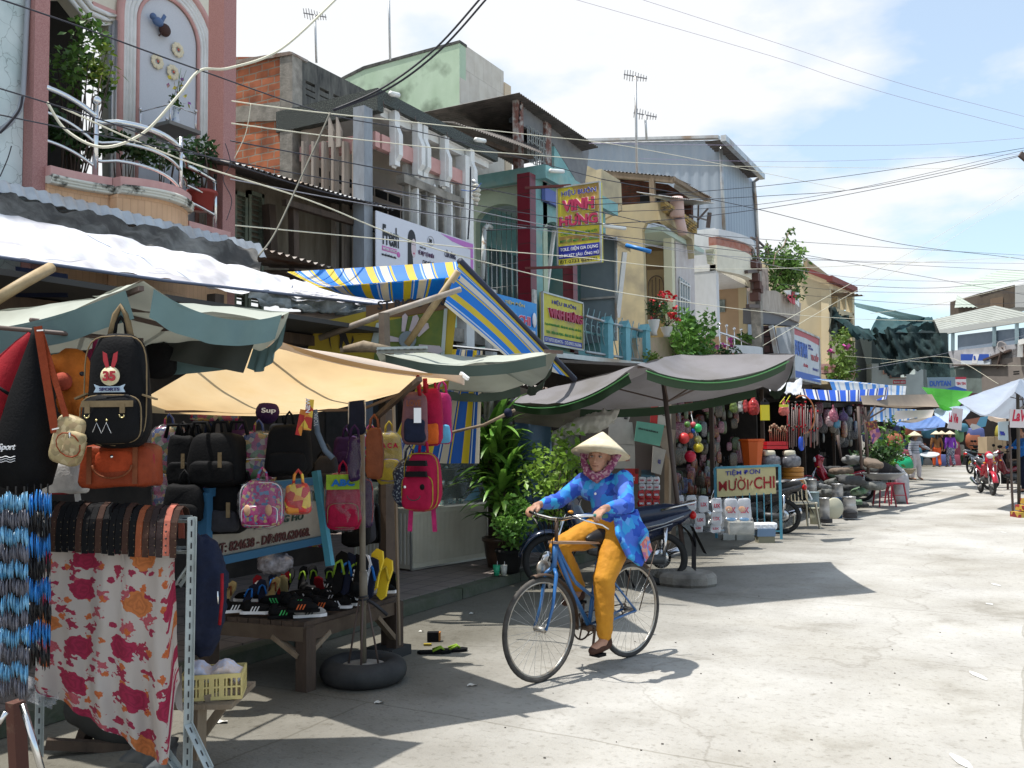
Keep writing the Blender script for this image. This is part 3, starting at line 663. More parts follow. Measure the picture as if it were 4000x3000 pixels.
outl=[V(-8.95,yp-.2,zb)]+[V(-8.95,yp-.2+(y2-yp+.4)*i/n,zo)for i in range(n+1)]+[V(-8.95,y2+.2,zb)]
m=MB();m.holed(outl,hole,(-.15,0,0));m.build('front_arch_wall',turq,T)
m=MB();m.box((-8.93,yp+.05,zc0-.42),(-8.84,y2-.0,zc0-.12));m.build('blue_band',mat('band_blue',(.12,.16,.42),.7),T)
m=MB()
for a,b_ in(((2165,900),(2135,1140)),((2205,1060),(2225,1160))):m.bar(Px(*a,-9.2),Px(*b_,-9.2),.07)
m.build('strut',white,T)
m=MB();m.box((-8.85,YF+.1,3.3),(-9.05,21.2,3.45));m.tube([(-8.9,YF+.1,4.0),(-8.9,21,4.0)],.03);m.build('balcony_beam',turq,T)
m=MB();m.tube([Px(1893,895,-9.6),Px(1905,880,-9.6),Px(1920,890,-9.6)],.05);m.tube([Px(1893,895,-9.6),Px(1885,1090,-9.6)],.05);m.build('vent_pipe',mat('pipe_white',(.6,.63,.62),.5,(.3,.2,.12),8,.55,.62),T)
for a in(1925,2085):
 p=Px(a,1130,-8.8);m=MB();m.box((-8.98,p.y,3.0),(-8.8,p.y+.14,p.z));m.build('balcony_post',mat('post_white',(.62,.62,.60),.8,(.3,.3,.28),7),T)
SH=thing('tin_shed','dark tin roofed shed with rusty iron grille on top of the turquoise house','shed',(-10.5,19,7))
ysd=YF+1.0
m=MB();m.corr(Px(2028,362,-9.3),Px(2338,575,-9.1),Px(2338,575,-9.1)+V(-2.4,0,-.1),Px(1990,366,-9.3)+V(-2.3,0,0),.1,.016);m.build('roof',tin_dark,SH)
m=MB();m.corr(Px(1986,374,-10.2),Px(1986,480,-10.2),Px(2028,480,-9.45),Px(2036,366,-9.45),.12,.016);m.build('side_sheet',mat('blue_zinc',(.27,.32,.36),.5,(.18,.2,.22),4,metal=.3),SH)
m=MB();fq(m,-9.55,[(2040,395),(2300,570),(2300,600),(2285,720),(2260,720),(2160,560),(2040,490)],.08);m.build('front_sheet',mat('grey_sheet',(.14,.14,.15),.6,(.2,.2,.2),4),SH)
m=MB();fq(m,-9.56,[(2165,560),(2285,610),(2285,740),(2165,710)],.08);m.build('lower_wall',turq,SH)
m=MB();a=Px(2045,500,-9.6);b_=Px(2135,640,-9.6)
zl=Px(2090,655,-9.6).z;zh=Px(2090,520,-9.6).z
for i in range(13):
 y0=a.y+(b_.y-a.y)*i/12;m.tube([(-9.5,y0,zl),(-9.5,y0,zh)],.012,4)
for k in range(5):
 for i in range(6):
  y0=a.y+(b_.y-a.y)*(i+.5)/6;r=(b_.y-a.y)/12;zz_=zl+(zh-zl)*(k+.5)/5
  m.tube([(-9.49,y0+r*math.cos(t*math.pi/4),zz_+r*math.sin(t*math.pi/4))for t in range(8)],.009,4,closed=True)
m.build('grille',mat('grille_grey',(.30,.31,.30),.6),SH)
for a in(2022,2133):
 m=MB();p=Px(a,560,-9.48);m.box((-9.48,p.y,zc1),(-9.6,p.y+.28,zh+.5));m.build('timber_post',mat('peeled_brown',(.15,.06,.045),.8,(.35,.33,.31),5,.45,.6),SH)
gp=thing('grey_partition','tall grey metal sheet partition beside the hanging yellow sign','partition',Px(2330,1300,-8.6))
m=MB();sq(m,20.8,[(2268,940),(2405,925),(2408,1330),(2268,1345)],.06);m.build('sheet',mat('partition_grey',(.22,.27,.30),.5,(.18,.22,.25),2),gp)
m=MB();sq(m,20.72,[(2268,1165),(2405,1155),(2405,1163),(2268,1173)],.05);sq(m,20.72,[(2400,925),(2408,925),(2410,1330),(2402,1330)],.05);m.build('frame',tin,gp)
m=MB();p=Px(2440,985,-8.3);q=Px(2412,1240,-8.6);m.bar(p,q,.12,.05);m.build('strut',white,gp)
m=MB();m.tube([Px(2445,958,-8.2),Px(2542,983,-7.6)],.05);tag(m.build('blue_tube',mat('tube_blue',(.03,.2,.55),.4)),'bright blue tube sticking out beside the white strut','pipe')
m=MB();m.corr(Px(2330,895,-8.3),Px(2460,965,-8.3),Px(2465,985,-9.6),Px(2300,900,-9.6),.1,.014);tag(m.build('tin_awning',tin),'pale tin awning over the grey sheet partition','awning')
# ---------------- warehouse ----------------
W=thing('warehouse','tall blue grey corrugated metal warehouse towering over the yellow house','warehouse',(-12,36,0))
ww=mat('warehouse_metal',(.30,.35,.41),.5,(.26,.31,.37),1.2,metal=.15,stretch=(1,1,.2))
xw_=-11.0;pcw=Px(2812,570,xw_);yw=pcw.y
p2=Px(2945,700,xw_)
m=MB();l0=Py(2200,562,yw);l1=Py(2812,548,yw)
def cw(a,b_,top0,top1,zb,pitch=.22,amp=.03):
 n=int((b_-a).length/pitch);return lambda u,v:a.lerp(b_,u)*V(1,1,0).length if False else None
def corrwall(m,a,b_,zb,za,zb2,pitch=.25,amp=.03):
 a=Vector(a);b_=Vector(b_);n=max(2,int((b_-a).length/pitch));d=(b_-a).normalized();nr=V(d.y,-d.x,0)
 pf=[0,0,1,1]
 def fn(u,v):
  k=int(round(u*n*4));o=amp*pf[k%4];p=a.lerp(b_,u)+nr*o;zt_=za+(zb2-za)*u;return V(p.x,p.y,zb+(zt_-zb)*v)
 m.grid(fn,n*4,1,sm=False)
corrwall(m,(l0.x,yw,0),(l1.x,yw,0),2,l0.z,l1.z,.42,.028);m.build('side_wall',ww,W)
m=MB();corrwall(m,(l1.x,yw,0),(l1.x,p2.y,0),2,l1.z-.3,p2.z-.15,.42,.025);m.build('front_wall',mat('warehouse_metal_light',(.31,.37,.44),.5,(.27,.32,.39),1.2,metal=.15,stretch=(1,1,.2)),W)
m=MB();q0,q1=Px(2825,545,-10.4),Px(2972,690,-10.4);m.corr(q0,q1,q1+V(-.8,0,.05),q0+V(-.8,0,.05),.3,.03);m.build('roof',tin_dark,W)
m=MB();m.bar(q0+V(.06,-.2,0),q1+V(.06,.1,0),.22,.25);g2=Px(2945,710,-10.9);m.tube([q1,g2,Px(2952,800,-10.9),Px(2965,1060,-10.9)],.09);m.tube([Px(2815,570,-10.8),Px(2828,900,-10.8)],.08);m.build('gutter',tin,W)
m=MB();m.bar(l0+V(0,-.1,.1),l1+V(0,-.1,.1),.3,.12);m.build('ridge_cap',tin,W)
# ---------------- yellow gabled house ----------------
yel=mat('old_yellow_plaster',(.56,.47,.29),.88,(.46,.39,.26),2.2,c3=(.30,.26,.19),sc3=1.1,streak=4,bump=.15,bsc=12)
I=thing('yellow_house','yellow plaster house with sloping cornice, ironwork door and arched corner opening','house',(-9.6,26,0))
XI=-8.9;pI=Px(2600,790,XI);YI=pI.y
hole=[(2522,1300),(2512,1000),(2510,900),(2522,872),(2560,862),(2590,860),(2600,862),(2600,1300)]
m=MB();sq(m,YI,[(2290,812),(2600,788),(2600,860),(2560,862),(2522,870),(2508,900),(2513,1000),(2524,1420),(2290,1420)],.2);m.build('side_wall',yel,I)
m=MB();fq(m,XI,[(2597,790),(2712,878),(2712,1010),(2704,935),(2690,925),(2597,862)],.2);m.build('front_wall',yel,I)
m=MB()
for k in range(4):a,b_=Px(2588,788+k*9,XI+.24-k*.06),Px(2716,876+k*11,XI+.24-k*.06);m.bar(a,b_,.12,.09)
m.build('cornice',mat('cornice_ochre',(.50,.36,.13),.85,(.14,.12,.09),4,.42,.6),I)
m=MB();m.box((XI-.2,YI+.2,Px(2600,920,XI).z+.2),(-11.5,YI+4.3,Px(2600,920,XI).z+.35));m.build('ceiling',mat('ceiling_mint',(.48,.58,.52),.8),I)
m=MB();yb=YI+2.2;sq(m,yb,[(2505,925),(2640,925),(2648,1420),(2505,1420)],.15);m.build('inner_wall',mat('inner_ochre',(.50,.38,.18),.8),I)
m=MB();sq(m,yb-.06,[(2522,965),(2600,965),(2606,1250),(2522,1250)],.05);m.build('door',mat('door_brown',(.17,.11,.06),.6),I)
m=MB();sq(m,yb-.09,[(2527,1055),(2594,1052),(2598,1230),(2530,1230)],.03);sq(m,yb-.09,[(2525,980),(2590,980),(2592,1040),(2526,1042)],.03);m.build('door_panel',mat('door_tan',(.30,.22,.12),.6),I)
m=MB();d0,d1=Py(2535,1220,yb-.12),Py(2590,1075,yb-.12);dx=d1.x-d0.x
for i in range(5):m.tube([(d0.x+dx*i/4,yb-.12,d0.z),(d0.x+dx*i/4,yb-.12,d1.z-.25+.2*math.sin(math.pi*i/4))],.012,4)
m.tube([(d0.x+dx/2-dx/2*math.cos(math.pi*i/10),yb-.12,d1.z-.25+.25*math.sin(math.pi*i/10))for i in range(11)],.015,4);m.tube([(d0.x,yb-.12,d0.z+.3),(d1.x,yb-.12,d0.z+.3)],.012,4);m.build('ironwork',iron,I)
m=MB();pp=Py(2630,1100,YI+.3);
for k in range(5):m.box((pp.x-.12+k*.012,YI+3.9,7.5-k*.09),(pp.x+.16-k*.02,YI+4.1,7.6-k*.09))
m.build('capital',mat('pillar_cream',(.62,.60,.44),.8),I);m=MB();q=Px(2626,1100,XI-.05);m.box((XI-.3,q.y,3.0),(XI-.05,q.y+.25,Px(2626,930,XI-.05).z));m.build('pillar',mat('pillar_cream',(.62,.60,.44),.8),I)
m=MB();q0,q1=Px(2640,1000,XI-.3),Px(2704,1000,XI-.3);m.box((XI-.3,q0.y,3),(XI-.45,q1.y+.2,Px(2640,930,XI-.3).z+.3));m.build('bay_wall',mat('bay_pinkwhite',(.58,.55,.55),.8,(.5,.45,.44),3),I)
m=MB();fq(m,XI-.27,[(2655,1080),(2694,1110),(2694,1290),(2655,1290)],.04);m.build('window',glass,I)
m=MB()
for i in range(5):a=2656+i*9.5;m.bar(Px(a,1085+i*6,XI-.24),Px(a+2,1290,XI-.24),.035)
for k in range(3):m.bar(Px(2655,1100+k*60,XI-.24),Px(2696,1120+k*58,XI-.24),.04)
m.build('window_bars',white,I)
m=MB();fq(m,XI+.3,[(2490,1320),(2610,1316),(2700,1345),(2700,1420),(2490,1420)],.5);m.build('planter_ledge',mat('ledge_pink',(.50,.36,.26),.85,(.40,.33,.2),5),I)
m=MB();m.box((XI+.0,YI-1.2,2.4),(XI-2,YI+4,3.6));m.build('lower_wall',yel,I)
AT=thing('brick_attic','open brick attic under a curved rusty tin roof above the yellow house','attic',(-10.5,27,8.4))
ybk=YI+.6
m=MB();sq(m,YI+2,[(2380,690),(2610,720),(2700,780),(2700,900),(2380,830)],.2);m.build('brick_wall',brick('dark_brick',0,(.13,.045,.03),(.10,.035,.025),(.07,.05,.04)),AT)
m=MB();sq(m,YI+1.95,[(2500,755),(2600,745),(2600,800),(2500,800)],.04);m.build('opening',black,AT)
m=MB()
A0=[Py(2345,665,YI+.5),Py(2500,675,YI+.5),Py(2625,688,YI+.5)];A1=[Px(2690,715,-8.9),Px(2780,775,-8.6)]
m.corr(Py(2345,664,YI+.3),Py(2625,688,YI+.3),Py(2700,722,YI+2.5),Py(2420,680,YI+3),.14,.014)
m.corr(Py(2625,688,YI+.3),Px(2782,772,-8.6),Px(2760,770,-8.6)+V(-1.5,1,.35),Py(2640,690,YI+2),.14,.014);m.build('tin_roof',tin_old,AT)
m=MB();m.bar(Py(2350,680,YI+.4),Py(2630,705,YI+.4),.16);m.bar(Py(2547,700,YI+.35),Py(2552,800,YI+.35),.15);m.bar(Py(2630,700,YI+.4),Px(2770,785,-8.8),.12);m.build('timber',wood,AT)
m=MB();m.corr(Px(2592,765,-8.4),Px(2792,792,-8.0),Px(2792,792,-8.0)+V(-1.0,.3,.1),Px(2592,765,-8.4)+V(-.9,.3,.3),.12,.012);m.build('gutter_sheet',tin,AT)
m=MB();m.bar(Px(2765,815,-8.6),Px(2725,860,-8.8),.05);m.bar(Px(2728,800,-8.6),Px(2726,890,-8.8),.05);m.bar(Px(2690,840,-8.6),Px(2762,860,-8.8),.04);m.bar(Px(2772,830,-8.5),Px(2765,890,-8.6),.1);m.build('bracket',iron,AT)
m=MB();c=Px(2644,800,-8.6);m.tube([c-UP*.35,c+UP*.1,c+UP*.22+V(0,0,0)],[.22,.2,.18],12);m.tube([c-UP*.35+V(0,.2,0),c-V(0,-.5,.75)],.15,10);tag(m.build('roof_pipe',mat('pipe_pink',(.62,.45,.42),.7)),'short pink vent pipe above the ochre cornice','pipe')
m=MB();fq(m,-9.3,[(2350,660),(2422,705),(2430,800),(2345,770)],.15);sq(m,YI-1,[(2280,640),(2420,710),(2425,820),(2280,900)],.12);tag(m.build('boundary_wall',yel),'stepped mouldy yellow wall between turquoise house and yellow house','wall')
# ---------------- white and rust house ----------------
Jh=thing('white_rust_house','white pillared house with curved rust red parapet and a tan balcony wall','house',(-9.5,32,0))
XJ=-8.9;pJ=Px(2795,980,XJ);YJ=pJ.y
wj=mat('white_plaster',(.66,.67,.69),.8,(.55,.56,.57),2.5,streak=3)
m=MB();sq(m,YJ,[(2704,902),(2792,890),(2804,1312),(2712,1318)],.3);m.build('pier',wj,Jh)
e0,e1=Px(2795,1000,XJ).y,Px(2925,1000,XJ).y;zt=Px(2795,897,XJ).z;zrt,zrb=Px(2795,928,XJ).z,Px(2795,958,XJ).z;zcr=Px(2795,1055,XJ).z
def bulge(z0,z1,o,mm,nm,y0=e0,y1=e1,d=.7,th=.25,n=14):
 m=MB()
 P=[(XJ+o+d*math.sin(math.pi*(.08+.84*i/n))-.15,y0+(y1-y0)*i/n)for i in range(n+1)]
 for i in range(n):
  (x0,a),(x1,b_)=P[i],P[i+1];m.hexa([(x0-th,a,z0),(x0,a,z0),(x1,b_,z0),(x1-th,b_,z0),(x0-th,a,z1),(x0,a,z1),(x1,b_,z1),(x1-th,b_,z1)])
 m.build(nm,mm,Jh)
rust=mat('rust_paint',(.34,.11,.07),.8,(.42,.24,.2),4)
bulge(zt-.25,zt,.10,wj,'parapet_coping');bulge(zrb,zt-.25,0,rust,'parapet_band');bulge(zcr,zrb,.02,cream,'fascia')
m=MB();m.box((XJ,e0,zcr),(-11.5,e1,zcr+.2));m.build('ceiling',white,Jh)
m=MB();sq(m,YJ+5.5,[(2790,1040),(2880,1020),(2890,1420),(2800,1420)],.1);m.box((-9.2,e1-.1,3),(-11.5,e1+.1,zcr));m.build('recess_wall',mat('tan_wall',(.46,.32,.20),.8,(.42,.29,.18),3),Jh)
m=MB();q=Px(2880,1100,XJ-.1);m.box((XJ-.4,q.y+1.2,3),(XJ-.1,e1,zcr));m.build('pillar',mat('pillar_yellow',(.60,.50,.32),.8),Jh)
m=MB();m.box((XJ-.5,e0-3,2),(-12,e1+2,3.2));m.build('lower_wall',wj,Jh)
p=Py(2820,1200,YJ+5.4)
m=MB();sq(m,e1-.16,[(2800,1170),(2832,1170),(2832,1218),(2803,1220)],.04);o=m.build('picture',mat('picture_dark',(.05,.07,.06),.5,(.35,.4,.38),6),None);tag(o,'small framed picture hanging on the tan balcony wall','picture')
zb_=Px(2870,1395,XJ).z;z1_=Px(2870,1340,XJ+.5).z
b0,b1=Px(2870,1380,XJ+.3).y,Px(2950,1380,XJ+.3).y
bulge(z1_-.28,z1_,.32,wj,'balcony_coping',b0,b1,.7);bulge(z1_-1.0,z1_-.28,.25,rust,'balcony_band',b0,b1,.7)
JR=thing('steel_railing','thin steel railing with knobs along the rust red balcony','railing',(XJ+.3,b0,z1_))
m=MB();rr=[Px(2812,1300,XJ),Px(2870,1318,XJ+.25),Px(2930,1345,XJ+.25),Px(2945,1352,XJ)];m.tube(rr,.04);m.tube([p-UP*.35 for p in rr],.03);m.build('rail',steel,JR)
for a,b_ in((2810,1270),(2838,1277),(2868,1288),(2895,1292)):
 m=MB();p=Px(a,b_,XJ+.1);m.tube([p-UP*.9,p],.02);m.ball(p+UP*.04,.055,8,6);m.build('post',steel,JR)
c=Px(2910,1335,XJ);plant('balcony_plant','low green plants in the planter of the rust red curved balcony','plant',c-UP*.5,c,(.35,.9,.22),260,.22,leafm)
PT=thing('utility_post','concrete utility post hung with iron brackets and meter boxes','post',Px(2950,1400,-8.4))
m=MB();m.bar(Px(2950,1020,-8.4),Px(2965,1380,-8.4)-UP*3,.35);m.build('post',conc,PT)
m=MB();m.bar(Px(2915,1062,-8.3),Px(2968,1056,-8.3),.12);m.bar(Px(2920,1195,-8.3),Px(2962,1197,-8.3),.12)
for a in(2935,2958):m.bar(Px(a,925,-8.4),Px(a+5,1130,-8.4),.07)
m.build('bracket',iron,PT)
for k,(a,b_)in enumerate(((2940,1032),(2955,1042),(2948,1085),(2955,1115),(2960,1130),(2950,1160))):c=Px(a,b_,-8.3);m=MB();m.box(c-V(.16,.16,.14),c+V(.16,.16,.14));m.build('meter_box',mat('box_rust',(.10,.045,.035),.7),PT)
ST=thing('iron_stair','dark iron ladder frame beside the warehouse corner','ladder',Px(2960,1060,-9.2))
m=MB()
for a,b_ in(((2935,928),(2935,1060)),((2960,940),(2966,1060)),((2992,970),(2990,1030)),((2935,928),(2960,940)),((2960,940),(2992,970)),((2940,970),(2992,968))):m.bar(Px(*a,-9.2),Px(*b_,-9.2),.07)
m.build('frame',iron,ST)
# ---------------- roof garden house ----------------
K=thing('garden_house','weathered low house with stone balcony, pillar and dark tiled gable','house',(-10,42,0))
XK=-8.6
m=MB();fq(m,XK,[(2968,1045),(3000,1045),(3004,1140),(2968,1135)],.5);m.build('pillar',brick('stone_pillar',1,(.34,.28,.25),(.40,.34,.3),(.3,.26,.24),.5,.3),K)
m=MB();fq(m,XK+.2,[(2945,1135),(3030,1135),(3130,1185),(3122,1260),(3060,1235),(2950,1200)],.25);m.build('balcony',mat('weathered_beige',(.42,.37,.32),.9,(.26,.22,.19),3,streak=2),K)
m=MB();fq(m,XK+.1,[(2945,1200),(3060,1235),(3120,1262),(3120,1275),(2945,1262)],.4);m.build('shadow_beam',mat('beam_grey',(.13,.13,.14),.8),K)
m=MB();ygb=Px(3010,1380,-8).y;sq(m,ygb,[(2945,1272),(3012,1272),(3032,1385),(2945,1385)],.6);m.build('tiled_gable',tiles('brown_shingle',0,(.10,.05,.045),(.075,.04,.04),(.03,.02,.02),.5,.3,.03,.5,.8),K)
m=MB();m.bar(Py(3012,1272,ygb-.1),Py(3034,1388,ygb-.1),.15);m.build('gable_trim',tin,K)
c=Px(3070,1060,-8.4);plant('bougainvillea','rambling green roof shrub with long arching shoots against the sky','shrub',Px(3060,1130,-8.6),c,(1.0,1.3,.95),1500,.24,mat('leaf_mid',(.07,.15,.03),.5,(.14,.24,.05),1.5,isl=.4,trans=.25),clumps=16,ns=12,rr=.03)
SP=thing('arching_shoots','long arching shoots rising from the rambling roof shrub','shrub',Px(3060,1060,-8.4))
m=MB()
shp=[[(3020,1040),(3030,990),(3062,960),(3080,910),(3098,890)],[(3000,1010),(3002,970),(2996,955)],[(2990,1010),(2950,1000),(2920,1010)],[(3040,1050),(3070,1000),(3066,980)]]
for s_ in shp:m.tube([Px(a,b_,-8.4)for a,b_ in s_],.03,4)
m.build('stem',wood,SP);m=MB()
for s_ in shp:
 P=[Px(a,b_,-8.4)for a,b_ in s_]
 for i in range(len(P)-1):
  for k in range(16):p=P[i].lerp(P[i+1],k/16)+V(J(.1),J(.12),J(.12));m.leaf(p,V(J(1),J(1),J(1)),.2,.11)
m.build('foliage',leafm,SP)
m=MB();fq(m,-8.2,[(3062,1135),(3122,1130),(3122,1200),(3095,1170)],.05);o=thing('red_lettered_board','white board with faded red letters behind the roof shrub','sign',Px(3090,1190,-8.2));m.build('board',white,o);m=MB();fq(m,-8.14,[(3082,1150),(3092,1152),(3092,1185),(3082,1170)],.03);fq(m,-8.14,[(3096,1138),(3106,1138),(3106,1190),(3096,1185)],.03);fq(m,-8.14,[(3078,1158),(3112,1152),(3112,1160),(3078,1166)],.03);m.build('lettering',mat('sign_red',(.5,.05,.08),.6),o)
# ---------------- long yellow house ----------------
Lh=thing('yellow_block','long yellow plastered block with red roof edge and open third storey','house',(-9,50,0))
XL=-8.8;YL=Px(3240,1200,XL).y
yl=mat('yellow_plaster',(.60,.50,.32),.88,(.50,.42,.28),.8,bump=.1,streak=3)
m=MB();sq(m,YL,[(2940,1010),(3115,1045),(3240,1095),(3240,1500),(2940,1500)],.5);m.build('side_wall',yl,Lh)
m=MB();fq(m,XL,[(3238,1095),(3338,1140),(3338,1160),(3240,1128)],.4)
fq(m,XL,[(3238,1128),(3246,1130),(3250,1500),(3240,1500)],.4);fq(m,XL,[(3330,1155),(3338,1158),(3342,1480),(3332,1480)],.4)
for k in range(2):fq(m,XL-.05,[(3270+k*32,1140+k*12),(3274+k*32,1142+k*12),(3275+k*32,1200+k*10),(3271+k*32,1200+k*10)],.3)
fq(m,XL,[(3240,1195),(3335,1225),(3335,1240),(3240,1225)],.4);fq(m,XL,[(3240,1330),(3335,1335),(3335,1500),(3240,1500)],.4);m.build('front_wall',yl,Lh)
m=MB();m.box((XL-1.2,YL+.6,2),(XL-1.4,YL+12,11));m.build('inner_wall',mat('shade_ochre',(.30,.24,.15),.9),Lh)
m=MB();m.bar(Py(3110,1038,YL-.2),Py(3242,1090,YL-.2),.22);m.bar(Px(3240,1088,XL+.2),Px(3340,1132,XL+.2),.3);m.build('roof_edge',mat('roof_red',(.22,.06,.05),.8),Lh)
m=MB();a,b_=Px(3310,1142,XL+.8),Px(3378,1155,XL+1.5);m.corr(a,b_,b_+V(-2,2,.3),a+V(-2,2,.3),.3,.03);m.build('tin_canopy',tin_old,Lh)
m=MB();p=Px(3290,1440,XL+.4)
zz0,zz1=Px(3280,1460,XL+.6).z,Px(3280,1425,XL+.6).z;ya0,ya1=Px(3265,1440,XL+.6).y,Px(3340,1440,XL+.6).y
for k,(s0,s1)in enumerate(((0,.35),(.35,.65),(.65,1))):m.mi(k%2);m.box((XL+.6,ya0,zz0+(zz1-zz0)*s0),(XL-.2,ya1,zz0+(zz1-zz0)*s1))
m.build('balcony',[pinkpaint,rust],Lh)
c=Px(3290,1400,-8.0);plant('balcony_creeper','bright green creeper hanging down the front of the long yellow block','plant',c-UP,c,(.5,1.6,1.9),900,.3,mat('leaf_lime',(.10,.19,.03),.5,(.18,.26,.05),1,isl=.4,trans=.25),clumps=14,flowers=(6,mat('pink_bloom',(.5,.08,.3),.6),.25))
# ---------------- ground floors of the row ----------------
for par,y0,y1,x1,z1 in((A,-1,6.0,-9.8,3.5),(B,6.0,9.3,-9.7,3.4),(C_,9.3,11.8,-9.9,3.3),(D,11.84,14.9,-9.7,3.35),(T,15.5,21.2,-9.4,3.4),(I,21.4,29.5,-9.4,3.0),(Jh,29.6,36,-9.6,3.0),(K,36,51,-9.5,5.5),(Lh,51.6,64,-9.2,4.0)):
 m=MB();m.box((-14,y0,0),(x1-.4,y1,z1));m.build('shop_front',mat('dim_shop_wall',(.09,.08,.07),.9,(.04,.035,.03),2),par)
# ---------------- writing boards ----------------
def sq4(px4,pl):return pl
class Board:
 def __init__(s,name,label,cat_,O,Rv,Uv,mm,th=.05,frame=None,group=None):
  s.O,s.Rv,s.Uv=Vector(O),Vector(Rv),Vector(Uv);s.w,s.h=s.Rv.length,s.Uv.length
  s.t=thing(name,label,cat_,s.O,group=group);s.N=s.Rv.cross(s.Uv).normalized()
  m=MB();m.prism([s.O,s.O+s.Rv,s.O+s.Rv+s.Uv,s.O+s.Uv][::-1],-s.N*th)if th>0 else None
  m.build('board',mm,s.t)
  if frame:
   m=MB();c=[s.O,s.O+s.Rv,s.O+s.Rv+s.Uv,s.O+s.Uv]
   for i in range(4):m.bar(c[i],c[(i+1)%4],frame[0],frame[0]+.02,up=s.N)
   m.build('frame',frame[1],s.t)
 def P(s,u,v,o=.006):return s.O+s.Rv*u+s.Uv*v+s.N*o
 def txt(s,t,u0,v0,u1,v1,m,bold=.02,out=.008,**k):return text(t,s.P(u0,v0,0),s.Rv,s.Uv,(u1-u0)*s.w,(v1-v0)*s.h,m,s.t,bold=bold,out=out,**k)
 def area(s,pts,m,o=.004,name='panel'):
  b=MB();b.prism([s.P(u,v,o)for u,v in pts][::-1],-s.N*.003);return b.build(name,m,s.t)
 def rect(s,u0,v0,u1,v1,m,o=.004,name='panel'):return s.area([(u0,v0),(u1,v0),(u1,v1),(u0,v1)],m,o,name)
yellow=mat('sign_yellow',(.60,.54,.04),.5,(.50,.44,.06),3,c3=(.40,.33,.10),sc3=2.5);s_blue=mat('sign_blue',(.02,.03,.28),.5);s_crim=mat('sign_crimson',(.40,.03,.09),.5)
s_red=mat('sign_red',(.5,.05,.08),.6);s_green=mat('sign_green',(.05,.28,.06),.5);s_black=mat('sign_black',(.02,.02,.025),.5);s_brown=mat('sign_faded_brown',(.30,.17,.06),.7,(.5,.36,.08),3);s_white=mat('sign_white',(.74,.74,.76),.5)
ys_=16.9;a,b_,c=Py(2180,1040,ys_),Py(2348,1035,ys_),Py(2178,735,ys_)
S1=Board('hanging_sign','large yellow hanging shop sign with crimson letters above the street, on red iron arms','sign',a,V(b_.x-a.x,0,0),V(0,0,c.z-a.z),yellow,.12,(.03,tin))
S1.area([(.35,.985),(.97,.985),(.97,.70),(.9,.60),(.86,.8),(.5,.84)],s_brown,.003,'faded_patch');S1.rect(.04,.28,.97,.37,s_brown,.003,'faded_patch')
S1.rect(.02,.085,.98,.245,s_blue)
S1.txt('HIỆU BUÔN',.1,.865,.92,.965,s_white,.035,.006,name='lettering_edge');S1.txt('HIỆU BUÔN',.11,.868,.91,.96,s_blue,.012,.012)
S1.txt('VINH',.12,.67,.88,.83,s_white,.07,.006,name='lettering_edge');S1.txt('VINH',.13,.678,.87,.822,s_crim,.05,.03,ext=.02)
S1.txt('HƯNG',.05,.48,.96,.65,s_white,.07,.006,name='lettering_edge');S1.txt('HƯNG',.06,.488,.95,.64,s_crim,.035,.03,ext=.02)
S1.txt('Chuyên:',.08,.37,.36,.43,s_green,.0,shear=.3);S1.txt('MOTEUR BƠM NƯỚC',.42,.38,.94,.425,s_green,.008);S1.txt('MÁY XỊT MÁY - MÁY NÔNG',.06,.28,.94,.33,s_green,.008)
S1.txt('TOLE. ĐIỆN GIA DỤNG',.06,.17,.94,.235,s_white,.01);S1.txt('BÌNH XỊT SÂU. ỐNG MŨ',.04,.095,.96,.16,s_white,.01);S1.txt('ĐT:0733 824476',.05,.025,.93,.068,s_black,.0)
m=MB();m.bar(Px(2050,735,-8.85),S1.P(.3,1.02,-.06),.05);m.bar(Px(2050,1048,-8.85),S1.P(.3,-.02,-.06),.05);m.build('iron_arm',mat('arm_rust',(.12,.03,.025),.7),S1.t)
xs_=-8.72;a,b_,c=Px(2120,1340,xs_),Px(2278,1382,xs_),Px(2110,1138,xs_)
S2=Board('shop_sign','yellow shop sign fixed to the balcony edge below the hanging sign','sign',a,V(0,b_.y-a.y,0),V(0,0,c.z-a.z),yellow,.06,(.035,tin))
S2.rect(.03,.03,.97,.15,s_blue);S2.txt('HIỆU BUÔN',.22,.80,.82,.92,s_blue,.012);S2.txt('VINH HƯNG',.12,.52,.96,.76,s_white,.06,.006,name='lettering_edge');S2.txt('VINH HƯNG',.125,.53,.955,.75,s_crim,.045,.03,ext=.02)
S2.txt('Chuyên: MOTEUR BƠM NƯỚC - ĐẦU XỊT MÁY - MÁY XĂNG - MÁY CẮT CỎ',.05,.36,.95,.44,s_green,.005);S2.txt('TOLE - ĐIỆN GIA DỤNG - BÌNH XỊT SÂU - ỐNG MŨ',.08,.20,.95,.30,s_green,.008);S2.txt('ĐT:0733.824476 - DĐ:0903.356386',.05,.055,.94,.125,s_white,.004)
a,b_,c=Px(1925,1290,-8.74),Px(2098,1330,-8.74),Px(1925,1143,-8.74)
S3=Board('blue_banner','bright blue cloth banner with white and red letters under the turquoise balcony rail','banner',a,V(0,b_.y-a.y,0),V(0,0,c.z-a.z),mat('banner_blue',(.02,.22,.62),.5,(.03,.30,.68),2),.015)
S3.txt('TIỆM ĐỒN',.25,.78,.7,.93,mat('banner_gold',(.6,.5,.2),.6),.02);S3.txt('MƯỜI CHI',.08,.30,.84,.66,s_white,.07,.005,name='lettering_edge');S3.txt('MƯỜI CHI',.085,.31,.83,.65,mat('banner_red',(.6,.03,.10),.5),.03,.012);S3.txt('0733. 824 439',.4,.08,.95,.2,s_white,.01)
m=MB();m.ball(S3.P(.91,.5,.03),.12,10,6,(.25,.7,1.3));m.build('emblem',s_white,S3.t)
xb_=-8.95;a,b_,c=Px(1470,1300,xb_),Px(1855,1330,xb_),Px(1463,820,xb_)
